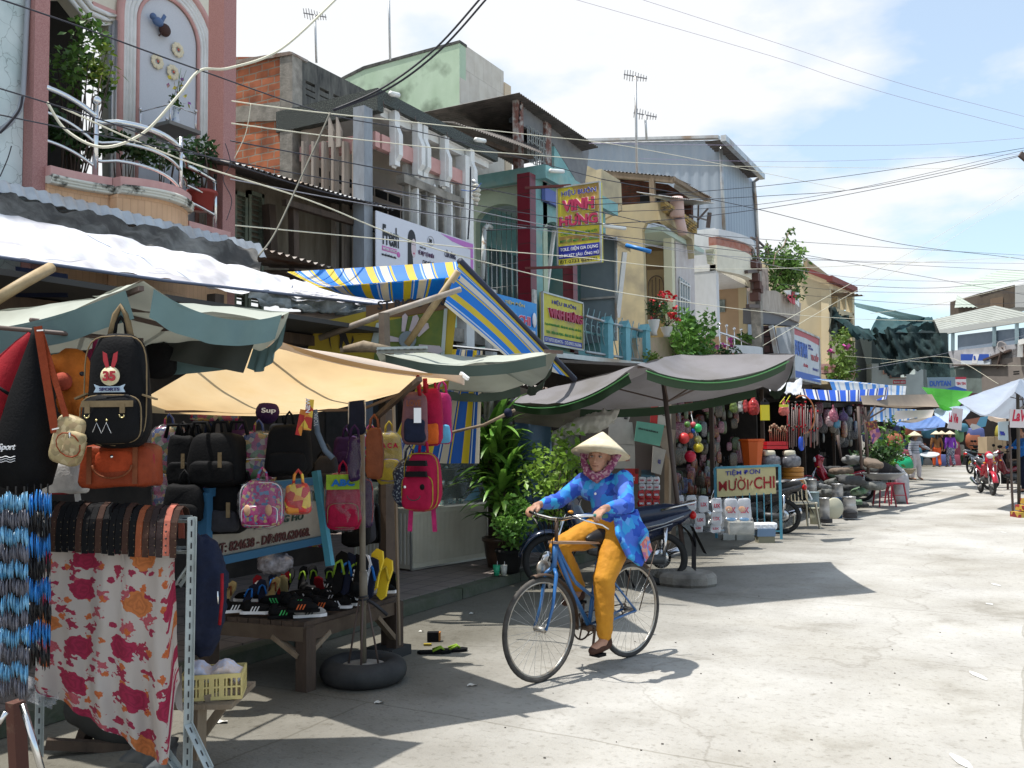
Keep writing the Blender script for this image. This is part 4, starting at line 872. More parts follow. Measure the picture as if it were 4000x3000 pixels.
zb_=Px(1470,1100,xb_).z-.25
S4=Board('advert_banner','wide white advertising banner with long haired woman and violet border on concrete house','banner',V(xb_,a.y,zb_),V(0,b_.y-a.y,0),V(0,0,c.z-zb_),mat('banner_white',(.66,.67,.74),.45,(.62,.63,.70),1.2),.02)
H=c.z-zb_
vio=mat('banner_violet',(.48,.17,.50),.5)
S4.area([(.62,.985),(.985,.985),(.985,.0),(.955,0),(.955,.90),(.75,.93)],vio);S4.txt('Fresh',.055,.63,.20,.87,s_black,.02);S4.rect(.05,.56,.185,.615,mat('banner_pink',(.55,.14,.40),.5));S4.txt('NATURAL EXTRACTS',.055,.57,.18,.60,s_white,.01,.012);S4.txt('tinh chất bưởi thiên nhiên',.045,.50,.175,.535,s_black,.01)
m=MB();m.ball(S4.P(.2,.56,0),.05,8,6,(.2,1,1));m.build("pink_fruit",mat("banner_pink",(.55,.14,.40)),S4.t)
skin_b=mat('print_skin',(.62,.52,.55),.6)
def blob(B,cx,cy,rx,ry,mm,o,name,n=20):B.area([(cx+rx*math.cos(2*math.pi*i/n),cy+ry*math.sin(2*math.pi*i/n))for i in range(n)],mm,o,name)
S4.area([(.27,0),(.275,.25),(.30,.38),(.36,.36),(.39,0)],skin_b,.004,'printed_body');blob(S4,.325,.79,.038,.12,s_black,.006,'printed_hair');S4.area([(.30,0),(.31,.30),(.285,.45),(.287,.80),(.315,.88),(.33,.6),(.345,.35),(.385,0)],s_black,.007,'printed_hair');blob(S4,.341,.69,.023,.115,skin_b,.010,'printed_face');S4.rect(.325,.73,.338,.738,s_black,.012,'printed_eye');S4.rect(.348,.73,.358,.738,s_black,.012,'printed_eye');blob(S4,.342,.625,.009,.012,mat('print_lip',(.5,.12,.2)),.012,'printed_mouth')
S4.txt('TRẢ LẠI',.40,.71,.46,.745,s_black,0);S4.txt('VẺ ĐẸP TỰ NHIÊN',.385,.62,.545,.70,mat('letter_plum',(.12,.06,.12)),.015);S4.txt('CHO MÁI TÓC',.43,.52,.565,.595,s_black,0);S4.txt('30',.495,.82,.525,.87,s_black,.02)
m=MB();m.tube([S4.P(.515+.033*math.cos(t*.6),.845+.06*math.sin(t*.6),.006)for t in range(11)],.005,4,closed=True);m.build('round_emblem',mat('emblem_grey',(.35,.35,.38)),S4.t)
S4.txt('CỬA HÀNG',.66,.70,.78,.80,mat('letter_navy',(.05,.05,.09)),.02);S4.rect(.80,.70,.88,.78,mat('banner_patch',(.72,.72,.70)),.005);S4.txt('TƯ CÔ',.63,.40,.93,.62,s_black,.05)
for k in range(2):S4.area([(.42+k*.05,.28),(.46+k*.045,.28),(.455+k*.05,.42),(.425+k*.045,.46)],mat('print_dark',(.06,.03,.06)),.006,'printed_portrait');S4.area([(.445+k*.05,.37),(.452+k*.05,.37),(.450+k*.05,.41)],skin_b,.009,'printed_face')
xs_=-7.4;a,b_,c=Px(3080,1520,xs_),Px(3203,1500,xs_),Px(3096,1276,xs_)
S5=Board('tall_shop_sign','weathered shop sign with blue letters and red top stripe against the yellow wall','sign',V(xs_,c.y,Px(3203,1500,xs_).z),V(0,b_.y-c.y,0),V(0,0,c.z-Px(3203,1500,xs_).z),mat('sign_grey_white',(.45,.50,.55),.6,(.55,.58,.62),2),.6,(.08,tin))
S5.area([(0,.99),(1,.99),(1,.84),(.45,.88),(0,.86)],mat('sign_dusty_red',(.42,.10,.12),.6));S5.txt('DUYTAN',.03,.46,.5,.76,mat('sign_mid_blue',(.04,.12,.45),.5),.08,.02);S5.txt('TIN XỐP',.64,.46,.95,.64,mat('sign_dusty_red',(.42,.1,.12)),.05,.02);S5.rect(0,.0,1,.16,mat('sign_mid_blue',(.04,.12,.45)));S5.txt('NHỰA\nGIA DỤNG',.55,.66,.74,.78,s_blue,.01);S5.txt('CỬA HÀNG',.35,.28,.52,.36,s_red,.01);S5.txt('TÂN ĐẠI LÝ',.7,.24,.95,.32,s_blue,.01)
m=MB();m.bar(Px(3082,1330,-7.9),Px(3050,1362,-8.8),.05);m.bar(Px(3080,1375,-7.9),Px(3060,1400,-8.8),.05);m.build('stay',iron,S5.t)
# ---------------- the end of the street ----------------
def DN(px):return 1/(1/62+(px-3670)/330*(1/54-1/62))
def Q(px,py):return Pd(px,py,DN(px))
NE=thing('corrugated_hall','long two storey hall with pale corrugated roof and blue grey gallery at street end','building',Q(3850,1690)*V(1,1,0).x and V(Q(3850,1690).x,Q(3850,1690).y,0))
bk=CF*3
def slab(m,pts,th=.3,f=Q):return m.prism([f(a,b_)for a,b_ in pts],CF*th)
m=MB();a,b_=Q(3660,1296),Q(4060,1232);m.corr(a,b_,b_+bk*1.6+UP*1.25,a+bk*1.6+UP*1.0,.5,.012);m.build('roof',mat('pale_tin',(.33,.35,.33),.5,(.28,.30,.28),1,metal=.1),NE)
m=MB();m.bar(a+UP*-.08,b_+UP*-.08,.3,.35);m.build('roof_edge',mat('edge_grey',(.42,.44,.43),.6),NE)
m=MB();slab(m,[(3776,1302),(3940,1282),(4060,1270),(4060,1350),(3776,1366)],.2,lambda a,b_:Q(a,b_)+CF*1.0);m.build('gallery_wall',mat('blue_grey_sheet',(.20,.26,.34),.6,(.24,.30,.38),1.5),NE)
m=MB();slab(m,[(3700,1372),(4060,1335),(4060,1385),(3840,1410),(3700,1440)],.3);m.build('parapet',mat('grey_parapet',(.42,.42,.45),.8,(.30,.30,.32),2),NE)
for a in(3698,3722,3884,3972):m=MB();m.bar(Q(a,1290-(a-3700)*.14),Q(a,1372-(a-3700)*.1),.22);m.build('gallery_post',mat('post_blue',(.28,.38,.42),.6),NE)
m=MB();slab(m,[(3700,1436),(3850,1405),(3860,1700),(3700,1700)],2.5,lambda a,b_:Q(a,b_)+CF*.3);m.build('wall',mat('dim_teal_wall',(.20,.25,.24),.9,(.12,.15,.14),1),NE)
m=MB();slab(m,[(3842,1420),(3940,1368),(4060,1340),(4060,1700),(3850,1700)],2.5);m.build('block_wall',mat('block_wall',(.24,.21,.19),.9,(.20,.175,.16),1.5),NE)
m=MB()
for k in range(2):slab(m,[(3958,1450+k*9),(3980,1448+k*9),(3980,1453+k*9),(3958,1455+k*9)],.1,lambda a,b_:Q(a,b_)-CF*.05)
m.build('vent',black,NE)
m=MB();slab(m,[(3938,1350),(4060,1322),(4060,1395),(3940,1402)],.2,lambda a,b_:Q(a,b_)-CF*1.2);m.build('shutter_panel',mat('panel_brown',(.20,.16,.14),.8),NE)
m=MB();m.bar(Q(3938,1402)-CF*1.3,Q(3940,1346)-CF*1.3,.3);m.bar(Q(3940,1346)-CF*1.3,Q(4060,1318)-CF*1.3,.3);m.build('panel_frame',white,NE)
m=MB();q=Q(3856,1425)-CF*.6;m.bar(Q(3700,1430)-CF*.8,Q(3900,1430)-CF*.8,.15,.1);m.bar(Q(3838,1408)-CF*.3,Q(3940,1370)-CF*.3,.3,.12);m.build('awning_edge',iron,NE)
DH=thing('dark_loft','dark timber loft with louvred window and pale roof above the corrugated hall','building',V(Q(3930,1200).x,Q(3930,1200).y,0)+CF*6)
f8=lambda a,b_:Pd(a,b_,DN(a)+6)
m=MB();slab(m,[(3818,1148),(3965,1112),(3965,1200),(3818,1215)],4,f8);m.build('wall',mat('loft_wood',(.06,.045,.035),.9,(.10,.08,.06),1),DH)
m=MB();slab(m,[(3965,1118),(4060,1100),(4060,1200),(3965,1200)],3,f8);m.build('wall',mat('loft_grey',(.35,.36,.36),.8),DH)
m=MB();slab(m,[(3868,1168),(3912,1160),(3912,1206),(3868,1212)],.2,lambda a,b_:f8(a,b_)-CF*.2);m.build('louvre',mat('louvre_brown',(.13,.09,.06),.8),DH)
m=MB();a,b_=f8(3810,1146)-CF*.5,f8(4060,1070)-CF*.5;m.corr(a,b_,b_+CF*5+UP*1.1,a+CF*5+UP*.8,.5,.012);a,b_=f8(3755,1200),f8(3822,1200);m.corr(a,b_,b_+CF*3+UP*1.3,a+CF*1+UP*.1,.35,.03);m.build('roof',mat('green_grey_tin',(.36,.42,.38),.6),DH)
dsh=thing('satellite_dish','round grey satellite dish on the parapet of the corrugated hall','dish',Q(3870,1380)-CF*1)
m=MB().sh();c=Q(3872,1365)-CF*1.2;mt=(-CF+UP*.35+CR*.2).to_track_quat('Z','Y').to_matrix();m.lathe([(0,0),(.16,.01),(.28,.04),(.38,.09),(.38,.10),(.28,.05),(0,.012)],c,24,mtx=mt);m.build('dish',mat('dish_grey',(.34,.31,.30),.7),dsh)
m=MB();m.bar(c+mt@V(0,0,.05),c-UP*1.2+CF*.6,.1);m.bar(c+mt@V(.25,0,.03),c+mt@V(0,0,.28),.02);m.build('mount',iron,dsh)
a,b_,c=Q(3728,1428)-CF*.9,Q(3838,1430)-CF*.9,Q(3726,1388)-CF*.9
S6=Board('blue_sign','blue and white oblong shop sign under the satellite dish','sign',a,b_-a,UP*(c-a).length,mat('sign_pale',(.60,.66,.74)),.1)
S6.rect(0,.4,.98,1,mat('sign_royal',(.03,.09,.42)));S6.area([(.38,.1),(.56,.1),(.66,1),(.46,1)],s_white,.01);S6.txt('a',.46,.45,.54,.85,mat('sign_royal',(.03,.09,.42)),.05,.02)
MN=thing('netted_house','white house with stepped wall openings wrapped in a dark green shade net','house',V(Pd(3500,1690,55).x,Pd(3500,1690,55).y,0))
f55=lambda a,b_:Pd(a,b_,55);f54=lambda a,b_:Pd(a,b_,54.4)
wm=mat('pale_blue_white',(.50,.56,.56),.8,(.42,.48,.48),1.5)
m=MB();slab(m,[(3405,1420),(3432,1420),(3432,1446),(3452,1446),(3452,1462),(3478,1462),(3478,1478),(3540,1478),(3540,1462),(3575,1462),(3575,1445),(3590,1445),(3590,1425),(3618,1420),(3630,1700),(3405,1700)],.8,f55);m.build('stepped_wall',wm,MN)
m=MB();slab(m,[(3405,1300),(3700,1300),(3730,1700),(3405,1700)],4,lambda a,b_:Pd(a,b_,57));m.build('rear_wall',mat('net_shade',(.05,.07,.07),.9),MN)
m=MB();slab(m,[(3452,1446),(3452,1462),(3478,1462),(3478,1478),(3540,1478),(3540,1474),(3482,1474),(3482,1458),(3456,1458)],.1,lambda a,b_:Pd(a,b_,54.9));m.build('brick_edge',mat('brick_edge',(.30,.18,.14)),MN)
netm=mat('shade_net',(.004,.016,.018),.9,(.008,.028,.03),1.5,alpha=.93,bump=.4,bsc=5)
def netpatch(label,pts,nu=16,nv=12,amp=.2,m_=None,name='shade_net'):
 m=MB();ph=J(3);m.patch(*pts,nu,nv,disp=lambda u,v:amp*3*fbm(u*9+ph,v*2)+amp*math.sin(4*u+ph));return tag(m.build(name,m_ or netm),label,'net')
netpatch('big dark green shade net hung over the stepped white wall',[Pd(3400,1300,53.5),Pd(3648,1250,52),Pd(3720,1410,51),Pd(3470,1475,52)],50,20,.22)
netpatch('upper fold of green shade net over the roof of the white house',[Pd(3430,1234,55),Pd(3640,1246,54),Pd(3655,1300,52.5),Pd(3395,1300,53)],14,6,.1,mat('net_top',(.012,.045,.05),.8,(.02,.07,.08),2))
netpatch('pointed end of dark shade net hanging left of the red sign',[Pd(3440,1300,53),Pd(3500,1330,53),Pd(3560,1440,53),Pd(3530,1475,53)],8,8,.15)
netpatch('thin green net hanging over the far shop sign',[Pd(3600,1400,52),Pd(3715,1400,51),Pd(3740,1500,50.5),Pd(3612,1520,51.5)],12,10,.1,mat('net_thin',(.01,.035,.035),.9,alpha=.62))
netpatch('teal tarpaulin strip stretched from the yellow block to the white house',[Pd(3337,1180,52),Pd(3640,1246,54),Pd(3560,1262,54),Pd(3345,1198,52)],10,5,.05,mat('teal_tarp',(.22,.38,.38),.6,(.30,.46,.46),1),'tarpaulin')
netpatch('dark net sagging from the open storey of the yellow block',[Pd(3240,1195,48),Pd(3300,1235,48),Pd(3372,1312,47),Pd(3248,1320,47.5)],14,10,.2)
netpatch('drooping tip of the dark net in front of the yellow block',[Pd(3248,1240,47.4),Pd(3320,1240,47.4),Pd(3430,1318,46),Pd(3350,1330,46.5)],12,6,.15,mat('net_mid',(.01,.05,.055),.8,(.008,.025,.03),2))
a=Pd(3490,1500,53.8);S7=Board('red_nameplate','small red nameplate with white letters under the stepped wall opening','sign',a,CR*.72*1.0,UP*.24,s_red,.04);S7.txt('BÁNH BÈO',.06,.2,.94,.8,s_white,.02)
a=Pd(3625,1528,50.2);S8=Board('far_shop_sign','blue grey shop sign with red and white end panel under the thin net','sign',a,CR*2.05-CF*.1,UP*.75,mat('far_sign',(.22,.30,.36)),.05)
S8.rect(.72,0,1,1,s_white);S8.rect(.72,.84,1,1,s_red,.01);S8.txt('DUYTAN',.05,.35,.6,.75,mat('sign_mid_blue',(.04,.12,.45)),.04,.02);S8.txt('TIN TIN',.74,.42,.98,.62,s_red,.03,.02);S8.area([(.3,0),(1,0),(1,.1),(.72,.35)],mat('sign_mid_blue',(.04,.12,.45)),.012)
# ---------------- roofs and tarpaulins over the stalls ----------------
TR=thing('tin_roof','long pale corrugated tin roof in front of the peach balcony','roof',(-8.2,6,3.9))
a,b_=Px(-90,690,-7.9),Px(1012,958,-7.9)
m=MB();m.corr(a,b_,b_+V(-1.6,0,.12),a+V(-1.6,0,.12),.13,.018);m.build('sheet',tin,TR)
m=MB();m.corr(a+V(.02,0,.01),b_+V(.02,0,.01),b_+V(.12,0,-.17),a+V(.10,0,-.11),.13,.012);m.build('edge_strip',tin,TR)
TR2=thing('rusty_roof','short rusty corrugated roof edge between the dark tarpaulin and the blue striped awning','roof',(-8,10,3.6))
m=MB();a,b_=Px(1040,975,-8.2),Px(1315,1050,-8.2);m.corr(a,b_,b_+V(-1.2,0,.15),a+V(-1.2,0,.15),.13,.02);a,b_=Px(1290,1060,-8.0),Px(1440,1092,-8.0);m.corr(a,b_,b_+V(-1.2,0,.12),a+V(-1.2,0,.12),.13,.02);m.build('sheet',tin_old,TR2)
def cloth(label,pts,mm,nu=20,nv=14,sag=0,edge=0,folds=(),cat_='tarpaulin',name='tarpaulin',group=None,ruf=0,uvs=None):
 m=MB();len_=(Vector(pts[1])-Vector(pts[0])).length
 def dsp(u,v):
  d=0
  for fx,fy,am,ph in folds:d+=am*math.sin(fx*u*6.283+fy*v*6.283+ph)
  return d*.35+ruf*2.2*fbm(u*len_*1.3,v*4,len_)
 m.patch(*pts,nu,nv,sag=sag,edge=edge,disp=dsp,uvs=uvs);return tag(m.build(name,mm),label,cat_,group)
grimy=mat('grimy_tarp',(.05,.045,.04),.7,(.24,.23,.21),2.2,.44,.70,bump=.5,bsc=8,trans=.1)
whitetarp=mat('white_tarp',(.76,.75,.78),.5,(.60,.59,.62),3,bump=.35,bsc=9,trans=.05,c3=(.42,.40,.42),sc3=2.2)
cloth('grimy grey plastic sheet hanging under the pale tin roof edge',[Px(-90,745,-7.75),Px(1010,975,-7.75),Px(1010,1075,-7.2),Px(-90,880,-7.2)],grimy,60,10,folds=((9,1,.07,0),(17,-2,.03,1),(4,.5,.06,2)),ruf=.02)
cloth('long sunlit white tarpaulin sloping down over the bag stalls',[Px(-90,815,-7.35),Px(1130,1085,-7.0),Px(1150,1165,-6.0),Px(-90,990,-6.0)],whitetarp,60,16,sag=.05,folds=((7,2,.02,0),(13,-1,.012,1)),ruf=.035)
cloth('narrow white end of the tarpaulin wrapped round a pole',[Px(1110,1085,-7.0),Px(1480,1160,-6.6),Px(1650,1215,-6.0),Px(1140,1165,-6.0)],whitetarp,30,6,folds=((7,2,.03,0),),ruf=.02)
cloth('bunched grey plastic hanging from the white tarpaulin edge',[Px(960,1130,-6.02),Px(1450,1195,-6.02),Px(1440,1232,-5.95),Px(1020,1190,-5.95)],mat('bunched_grey',(.10,.11,.10),.6,(.40,.42,.42),4,.4,.7,bump=.5,bsc=10),36,8,sag=.06,folds=((6,1,.05,0),(13,0,.03,1)),ruf=.03)
cloth('beige cloth strip drooping under the white tarpaulin end',[Px(1110,1218,-6.1),Px(1600,1215,-6.1),Px(1590,1238,-6.1),Px(1120,1262,-6.1)],mat('beige_strip',(.46,.38,.32),.8,(.38,.28,.26),3),16,4,sag=.05)
m=MB();m.tube([Px(-90,992,-5.98),Px(640,1095,-5.98),Px(1500,1192,-5.98),Px(1620,1212,-5.95)],.014,6);tag(m.build('awning_pole',mat('pole_blue',(.12,.14,.2),.6)),'thin dark pole along the lower edge of the white tarpaulin','pole')
m=MB();m.tube([Pd(1250,1320,8.6),Pd(1480,1235,8.4),Pd(1800,1130,8.2)],[.03,.03,.026],8);tag(m.build('bamboo_pole',mat('grey_bamboo',(.36,.33,.30),.6,(.26,.2,.15),8)),'grey bamboo pole slanting up towards the striped awning peak','pole')
m=MB();m.tube([Pd(1590,1345,8.8),Pd(1690,1200,8.7),Pd(1790,1060,8.6)],.035,8);tag(m.build('bamboo_pole',bamboo),'brown pole propping up the peak of the blue striped awning','pole')
m=MB();m.tube([Pd(-40,1185,5.4),Pd(100,1100,5.6),Pd(200,1045,5.8)],.036,8);tag(m.build('bamboo_pole',bamboo),'thick tan bamboo pole at the left edge under the white tarpaulin','pole')
st=[(.0,.10,(.62,.45,.02)),(.12,.135,(.5,.6,.7)),(.18,.28,(.66,.58,.45)),(.30,.33,(.6,.45,.03)),(.50,.60,(.62,.45,.02)),(.68,.70,(.45,.55,.7)),(.72,.82,(.66,.58,.45)),(.84,.86,(.6,.45,.03))]
stb=stripes('striped_canvas_across',0,.8,st,(.0,.17,.62),trans=.25)
stv=stripes('striped_canvas_along',1,.8,st,(.0,.17,.62),trans=.25)
cloth('blue yellow and white striped awning top sheet rising to a peak',[Pd(1120,1062,9.2),Pd(1790,1022,9.0),Pd(1800,1085,8.7),Pd(1250,1125,8.6)],stb,24,6,sag=.1,cat_='awning',name='striped_awning')
cloth('hanging front of the blue striped awning below its sunlit top',[Pd(1240,1122,8.6),Pd(1800,1080,8.68),Pd(1740,1200,9.1),Pd(1330,1150,9.3)],stb,24,6,sag=.06,cat_='awning',name='striped_awning')
cloth('steep striped awning side running down right from the peak',[Pd(1795,1020,8.8),Pd(2240,1478,10.6),Pd(1985,1400,9.2),Pd(1735,1190,8.4)],stv,24,10,sag=-.05,cat_='awning',name='striped_awning')
m=MB();m.tube([Pd(1795,1018,8.8),Pd(2010,1240,9.6),Pd(2245,1482,10.6)],.035,6);tag(m.build('awning_pole',mat('navy_edge',(.02,.025,.05),.6)),'dark bound pole along the right edge of the striped awning','pole')
cloth('blue striped curtain hanging behind the red school bags',[Pd(1690,1360,9.6),Pd(1885,1370,9.6),Pd(1872,1810,9.6),Pd(1500,1810,9.6)],stripes('striped_curtain',0,.42,st,(.0,.08,.38),trans=.15),30,8,folds=((4,0,.04,0),),cat_='curtain',name='striped_curtain')
yb=thing('printed_banner','mustard yellow banner with brown heading, black emblem and white petals print','banner',Pd(1500,1500,8.9))
BY=mat('banner_mustard',(.42,.31,.03),.7,(.36,.26,.03),2)
dep=8.95
def bq(pts,mm,o,nm):m=MB();m.prism([Pd(a,b_,dep-o)for a,b_ in pts],CF*.008);return m.build(nm,mm,yb)
bq([(1195,1380),(1240,1260),(1500,1200),(1790,1165),(1750,1520),(1180,1520)],BY,0,'cloth')
bq([(1430,1195),(1780,1150),(1750,1205),(1580,1235),(1430,1245)],mat('heading_brown',(.16,.09,.05),.7),.012,'heading')
text('ST RICO 9205',Pd(1475,1212,dep-.02),CR+UP*.06,UP,.72,.09,s_black,yb,bold=.03)
bq([(1475,1260),(1735,1210),(1718,1510),(1450,1510)],mat('print_green',(.14,.17,.03),.7,(.05,.11,.03),4),.014,'green_print')
bq([(1735,1205),(1748,1205),(1728,1510),(1712,1510)],mat('print_pale',(.40,.46,.46)),.02,'pale_border');bq([(1470,1262),(1482,1260),(1478,1345),(1447,1345)],mat('print_pale',(.4,.46,.46)),.02,'pale_border')
pet=mat('print_petal',(.46,.40,.44),.7)
for k,(a,b_,c,d,w_)in enumerate(((1575,1295,1582,1235,22),(1605,1295,1625,1240,26),(1630,1310,1665,1270,30),(1560,1328,1515,1322,24),(1635,1355,1715,1368,34),(1575,1365,1570,1400,24),(1605,1368,1615,1405,24),(1560,1358,1530,1380,22))):
 d_=V(c-a,d-b_,0);l=d_.length;nrm=V(-d_.y,d_.x,0)/l*w_/2
 bq([(a+nrm.x*.6,b_+nrm.y*.6),(c+nrm.x,d+nrm.y),(c+d_.x*.2,d+d_.y*.2),(c-nrm.x,d-nrm.y),(a-nrm.x*.6,b_-nrm.y*.6)],pet,.028,'petal')
m=MB();m.lathe([(.072,0),(.085,.0),(.085,.012),(.072,.012)],Pd(1592,1328,dep-.03),20,mtx=(-CF).to_track_quat('Z','Y').to_matrix());m.build('ring',mat('ring_grey',(.18,.22,.25)),yb)
m=MB();m.lathe([(0,.004),(.072,.004)],Pd(1592,1328,dep-.03),20,mtx=(-CF).to_track_quat('Z','Y').to_matrix());m.build('dark_centre',mat('centre_dark',(.03,.04,.05)),yb)
for pts in([(1290,1285),(1283,1310),(1288,1345),(1296,1365),(1291,1345),(1288,1312)],[(1320,1290),(1350,1300),(1358,1325),(1365,1345),(1352,1350),(1340,1330),(1335,1365),(1325,1360),(1328,1318)],[(1378,1310),(1372,1340),(1350,1362),(1368,1356),(1382,1330)]):bq(pts,s_black,.012,'emblem')
m=MB();m.bar(Pd(1500,1222,8.3),Pd(1503,1360,8.3),.085,.06);tag(m.build('timber_post',mat('post_umber',(.13,.10,.08),.85,(.2,.16,.12),8)),'squared brown timber post standing in front of the yellow banner','post')
m=MB();m.bar(Pd(1330,1368,8.2),Pd(1530,1366,8.2),.04);m.tube([Pd(1345,1365,8.15),Pd(1420,1352,8.1),Pd(1540,1370,8.1)],[.03,.05,.03],8);tag(m.build('wrapped_pole',mat('straw',(.28,.22,.15),.9,(.16,.12,.08),20)),'pole wrapped in frayed straw cord under the yellow banner','pole')
def angle_iron(label,pts,w_=.04,hl=.0,name='angle_iron',parent=None):
 m=MB()
 for p,q in zip(pts[:-1],pts[1:]):
  p=Vector(p);q=Vector(q);m.mi(0);m.bar(p,q,w_,.004);m.bar(p+CF*w_*.5,q+CF*w_*.5,.004,w_)
  n=int((q-p).length/.05);d=(q-p).normalized();m.mi(1)
  for i in range(n):
   c=p.lerp(q,(i+.5)/n)-CF*.0;up=d.cross(CF).normalized();m.ob(c-CF*.004,d*.013,up*.006,CF*.001)
 mm=[mat('angle_iron_grey',(.36,.40,.40),.5,(.26,.28,.27),8),s_black]
 o=m.build(name,mm,parent)
 if not parent:tag(o,label,'frame')
 return o
angle_iron('pale perforated angle iron bar in front of the printed flower banner',[Pd(1470,1367,8.0),Pd(1670,1362,8.0)],.055)
def shade(label,cs,apex,mm,base=None,pole=None,sag=.10,vmat=None,vh=.1,basef=None,struts=True,name='sunshade',gaps=True,polem=None,fold=0,edge=.1,hub=None,wob=.02):
 cs=[Vector(c)for c in cs];apex=Vector(apex);t=thing(name,label,'umbrella',base if base is not None else(sum(cs,V(0,0,0))/4)*V(1,1,0))
 m=MB();n=14;ph=J(3)
 for i in range(4):
  a,b_=cs[i],cs[(i+1)%4]
  def fn(u,v,a=a,b_=b_):
   e=a.lerp(b_,u)-UP*(edge*4*u*(1-u));p=apex.lerp(e,v);return p-UP*(sag*4*u*(1-u)*v*(1-v))+UP*wob*v*math.sin(u*9+ph+i)*u*(1-u)*4+UP*.022*fbm(p.x*3,p.y*3,i)
  m.grid(fn,n,10)
 m.build('canopy',mm,t)
 if vmat:
  for i in range(4):
   a,b_=cs[i],cs[(i+1)%4];m=MB();inn=(apex-(a+b_)/2);inn.z=0;inn.normalize()
   def fv(u,v,a=a,b_=b_,inn=inn):
    u=.06+.88*u if gaps else u
    return a.lerp(b_,u)-UP*(edge*4*u*(1-u)+v*vh+.004)+inn*(.03*v+.012*math.sin(u*25+ph)*v)
   m.grid(fv,24,3);m.build('valance',vmat,t)
 if pole:
  m=MB();m.tube([pole[0],pole[1]],pole[2]if len(pole)>2 else .022,10);m.build('pole',polem or iron,t)
 if struts:
  h=Vector(hub)if hub is not None else apex-UP*.45
  for c in cs:
   m=MB();e=apex.lerp(c,.97)-UP*.03;m.bar(apex-UP*.05,e,.022);m.build('rib',iron,t)
   m=MB();m.bar(h,apex.lerp(c,.5)-UP*.04,.016);m.build('strut',iron,t)
 if basef:basef(t)
 return t
canvas_grey=mat('grey_canvas',(.20,.19,.20),.85,(.165,.155,.16),2,bump=.2,bsc=200,trans=.12,c3=(.13,.12,.11),sc3=1.6)
canvas_green=mat('green_grey_canvas',(.42,.44,.38),.75,(.36,.38,.33),2.5,trans=.12,c3=(.30,.30,.24),sc3=1.8)
canvas_tan=mat('tan_canvas',(.66,.47,.25),.8,(.70,.54,.33),3,bump=.2,bsc=150,trans=.62,c3=(.50,.33,.16),sc3=1.5)
val_teal=mat('teal_valance',(.10,.17,.18),.7,(.13,.21,.21),3);val_green=mat('green_valance',(.03,.06,.03),.7,trans=.1);val_blue=mat('blue_valance',(.04,.20,.30),.7)
gu=shade('green grey square sunshade with teal flaps over the hanging bags at left',[Pd(560,1098,4.15),Pd(1130,1215,5.0),Pd(985,1335,5.1),Pd(-420,1275,5.0)],Pd(360,1165,4.7),canvas_green,vmat=val_teal,vh=.13,sag=.1,edge=.10,hub=Pd(250,1330,5.2))
m=MB();m.patch(Pd(640,1338,5.0),Pd(992,1325,4.95),Pd(945,1455,4.9),Pd(560,1392,5.0),18,5,disp=lambda u,v:.02*math.sin(14*u));m.build('rear_flap',mat('flap_shaded',(.045,.05,.045),.85,(.03,.035,.03),3),gu)  # shade of the canopy's far underside put into this flap's dark colour
gT=G(1420,2660)
def tyrebase(t):
 m=MB().sh();n=40;c=gT
 m.tube([(c.x+.21*math.cos(2*math.pi*i/n),c.y+.21*math.sin(2*math.pi*i/n),.075)for i in range(n)],.078,14,closed=True);m.build('tyre',mat('tyre_rubber',(.018,.018,.019),.75,(.04,.04,.04),6),t)
 m=MB();m.lathe([(.19,0),(.19,.10),(.12,.115),(0,.12)],c,24);m.build('concrete_fill',conc,t)
 m=MB()
 for k in range(4):a_=k*1.57+.5;m.tube([c+V(.1*math.cos(a_),.1*math.sin(a_),.1),c+V(.025*math.cos(a_),.025*math.sin(a_),.55)],.007,5)
 m.build('iron_stay',iron,t)
 m=MB();m.tube([c+V(.03*math.cos(k),.03*math.sin(k),.52+.003*k)for k in range(14)],.008,5);m.tube([c+UP*.55,c+CR*.08+UP*.5,c+CR*.16+UP*.43],.012,5);m.build('rope',s_black,t)
m=MB()
tq=[Pd(1000,1302,5.1),Pd(1812,1466,5.6),Pd(1300,1600,7.0),Pd(480,1605,6.4)]
T_=thing('sunshade','glowing tan canvas sunshade on a pole set in an old tyre','umbrella',gT)
def fnt(u,v):
 p=tq[0].lerp(tq[1],u).lerp(tq[3].lerp(tq[2],u),v);return p-UP*(.10*16*u*(1-u)*v*(1-v)+.05*4*u*(1-u)*(1-v)+.035*4*u*(1-u)*v)+UP*.01*math.sin(30*u)*(1-v)*v
m.grid(fnt,30,20);m.build('canopy',canvas_tan,T_)
m=MB();m.patch(tq[0]+UP*.0,tq[1],tq[1]+CF*.06-UP*.02,tq[0]+CF*.06-UP*.04,24,3,edge=.05);m.build('hem',mat('hem_sunlit',(.60,.50,.42),.8,trans=.3),T_)  # pale strip stands for the sunlit canvas top, brightness put in the colour
m=MB();m.tube([gT+UP*.05,Pd(1412,1560,6.2)+UP*.03],.021,10);m.tube([gT+UP*.5,gT+UP*.72],.028,10);m.build('pole',mat('pole_tan',(.20,.17,.12),.6,(.13,.11,.09),6),T_)
m=MB();h=Pd(1412,1600,6.2)
for q in tq:m.bar(Pd(1412,1600,6.2),q.lerp(tq[0].lerp(tq[2],.5),.25)-UP*.06,.016)
m.build('rib',iron,T_);tyrebase(T_)
m=MB();m.bar(Pd(1800,1458,5.62),Pd(1828,1480,5.58),.02);m.build('rib_tip',white,T_)
shade('pale green sunshade with dark flaps between the tan shade and the striped awning',[Pd(1465,1372,8.2),Pd(2178,1372,7.6),Pd(2060,1500,9.6),Pd(1600,1480,9.6)],Pd(1850,1392,8.9),canvas_green,vmat=mat('grey_green_valance',(.10,.14,.12),.8),vh=.09,sag=.03,edge=.12,struts=False)
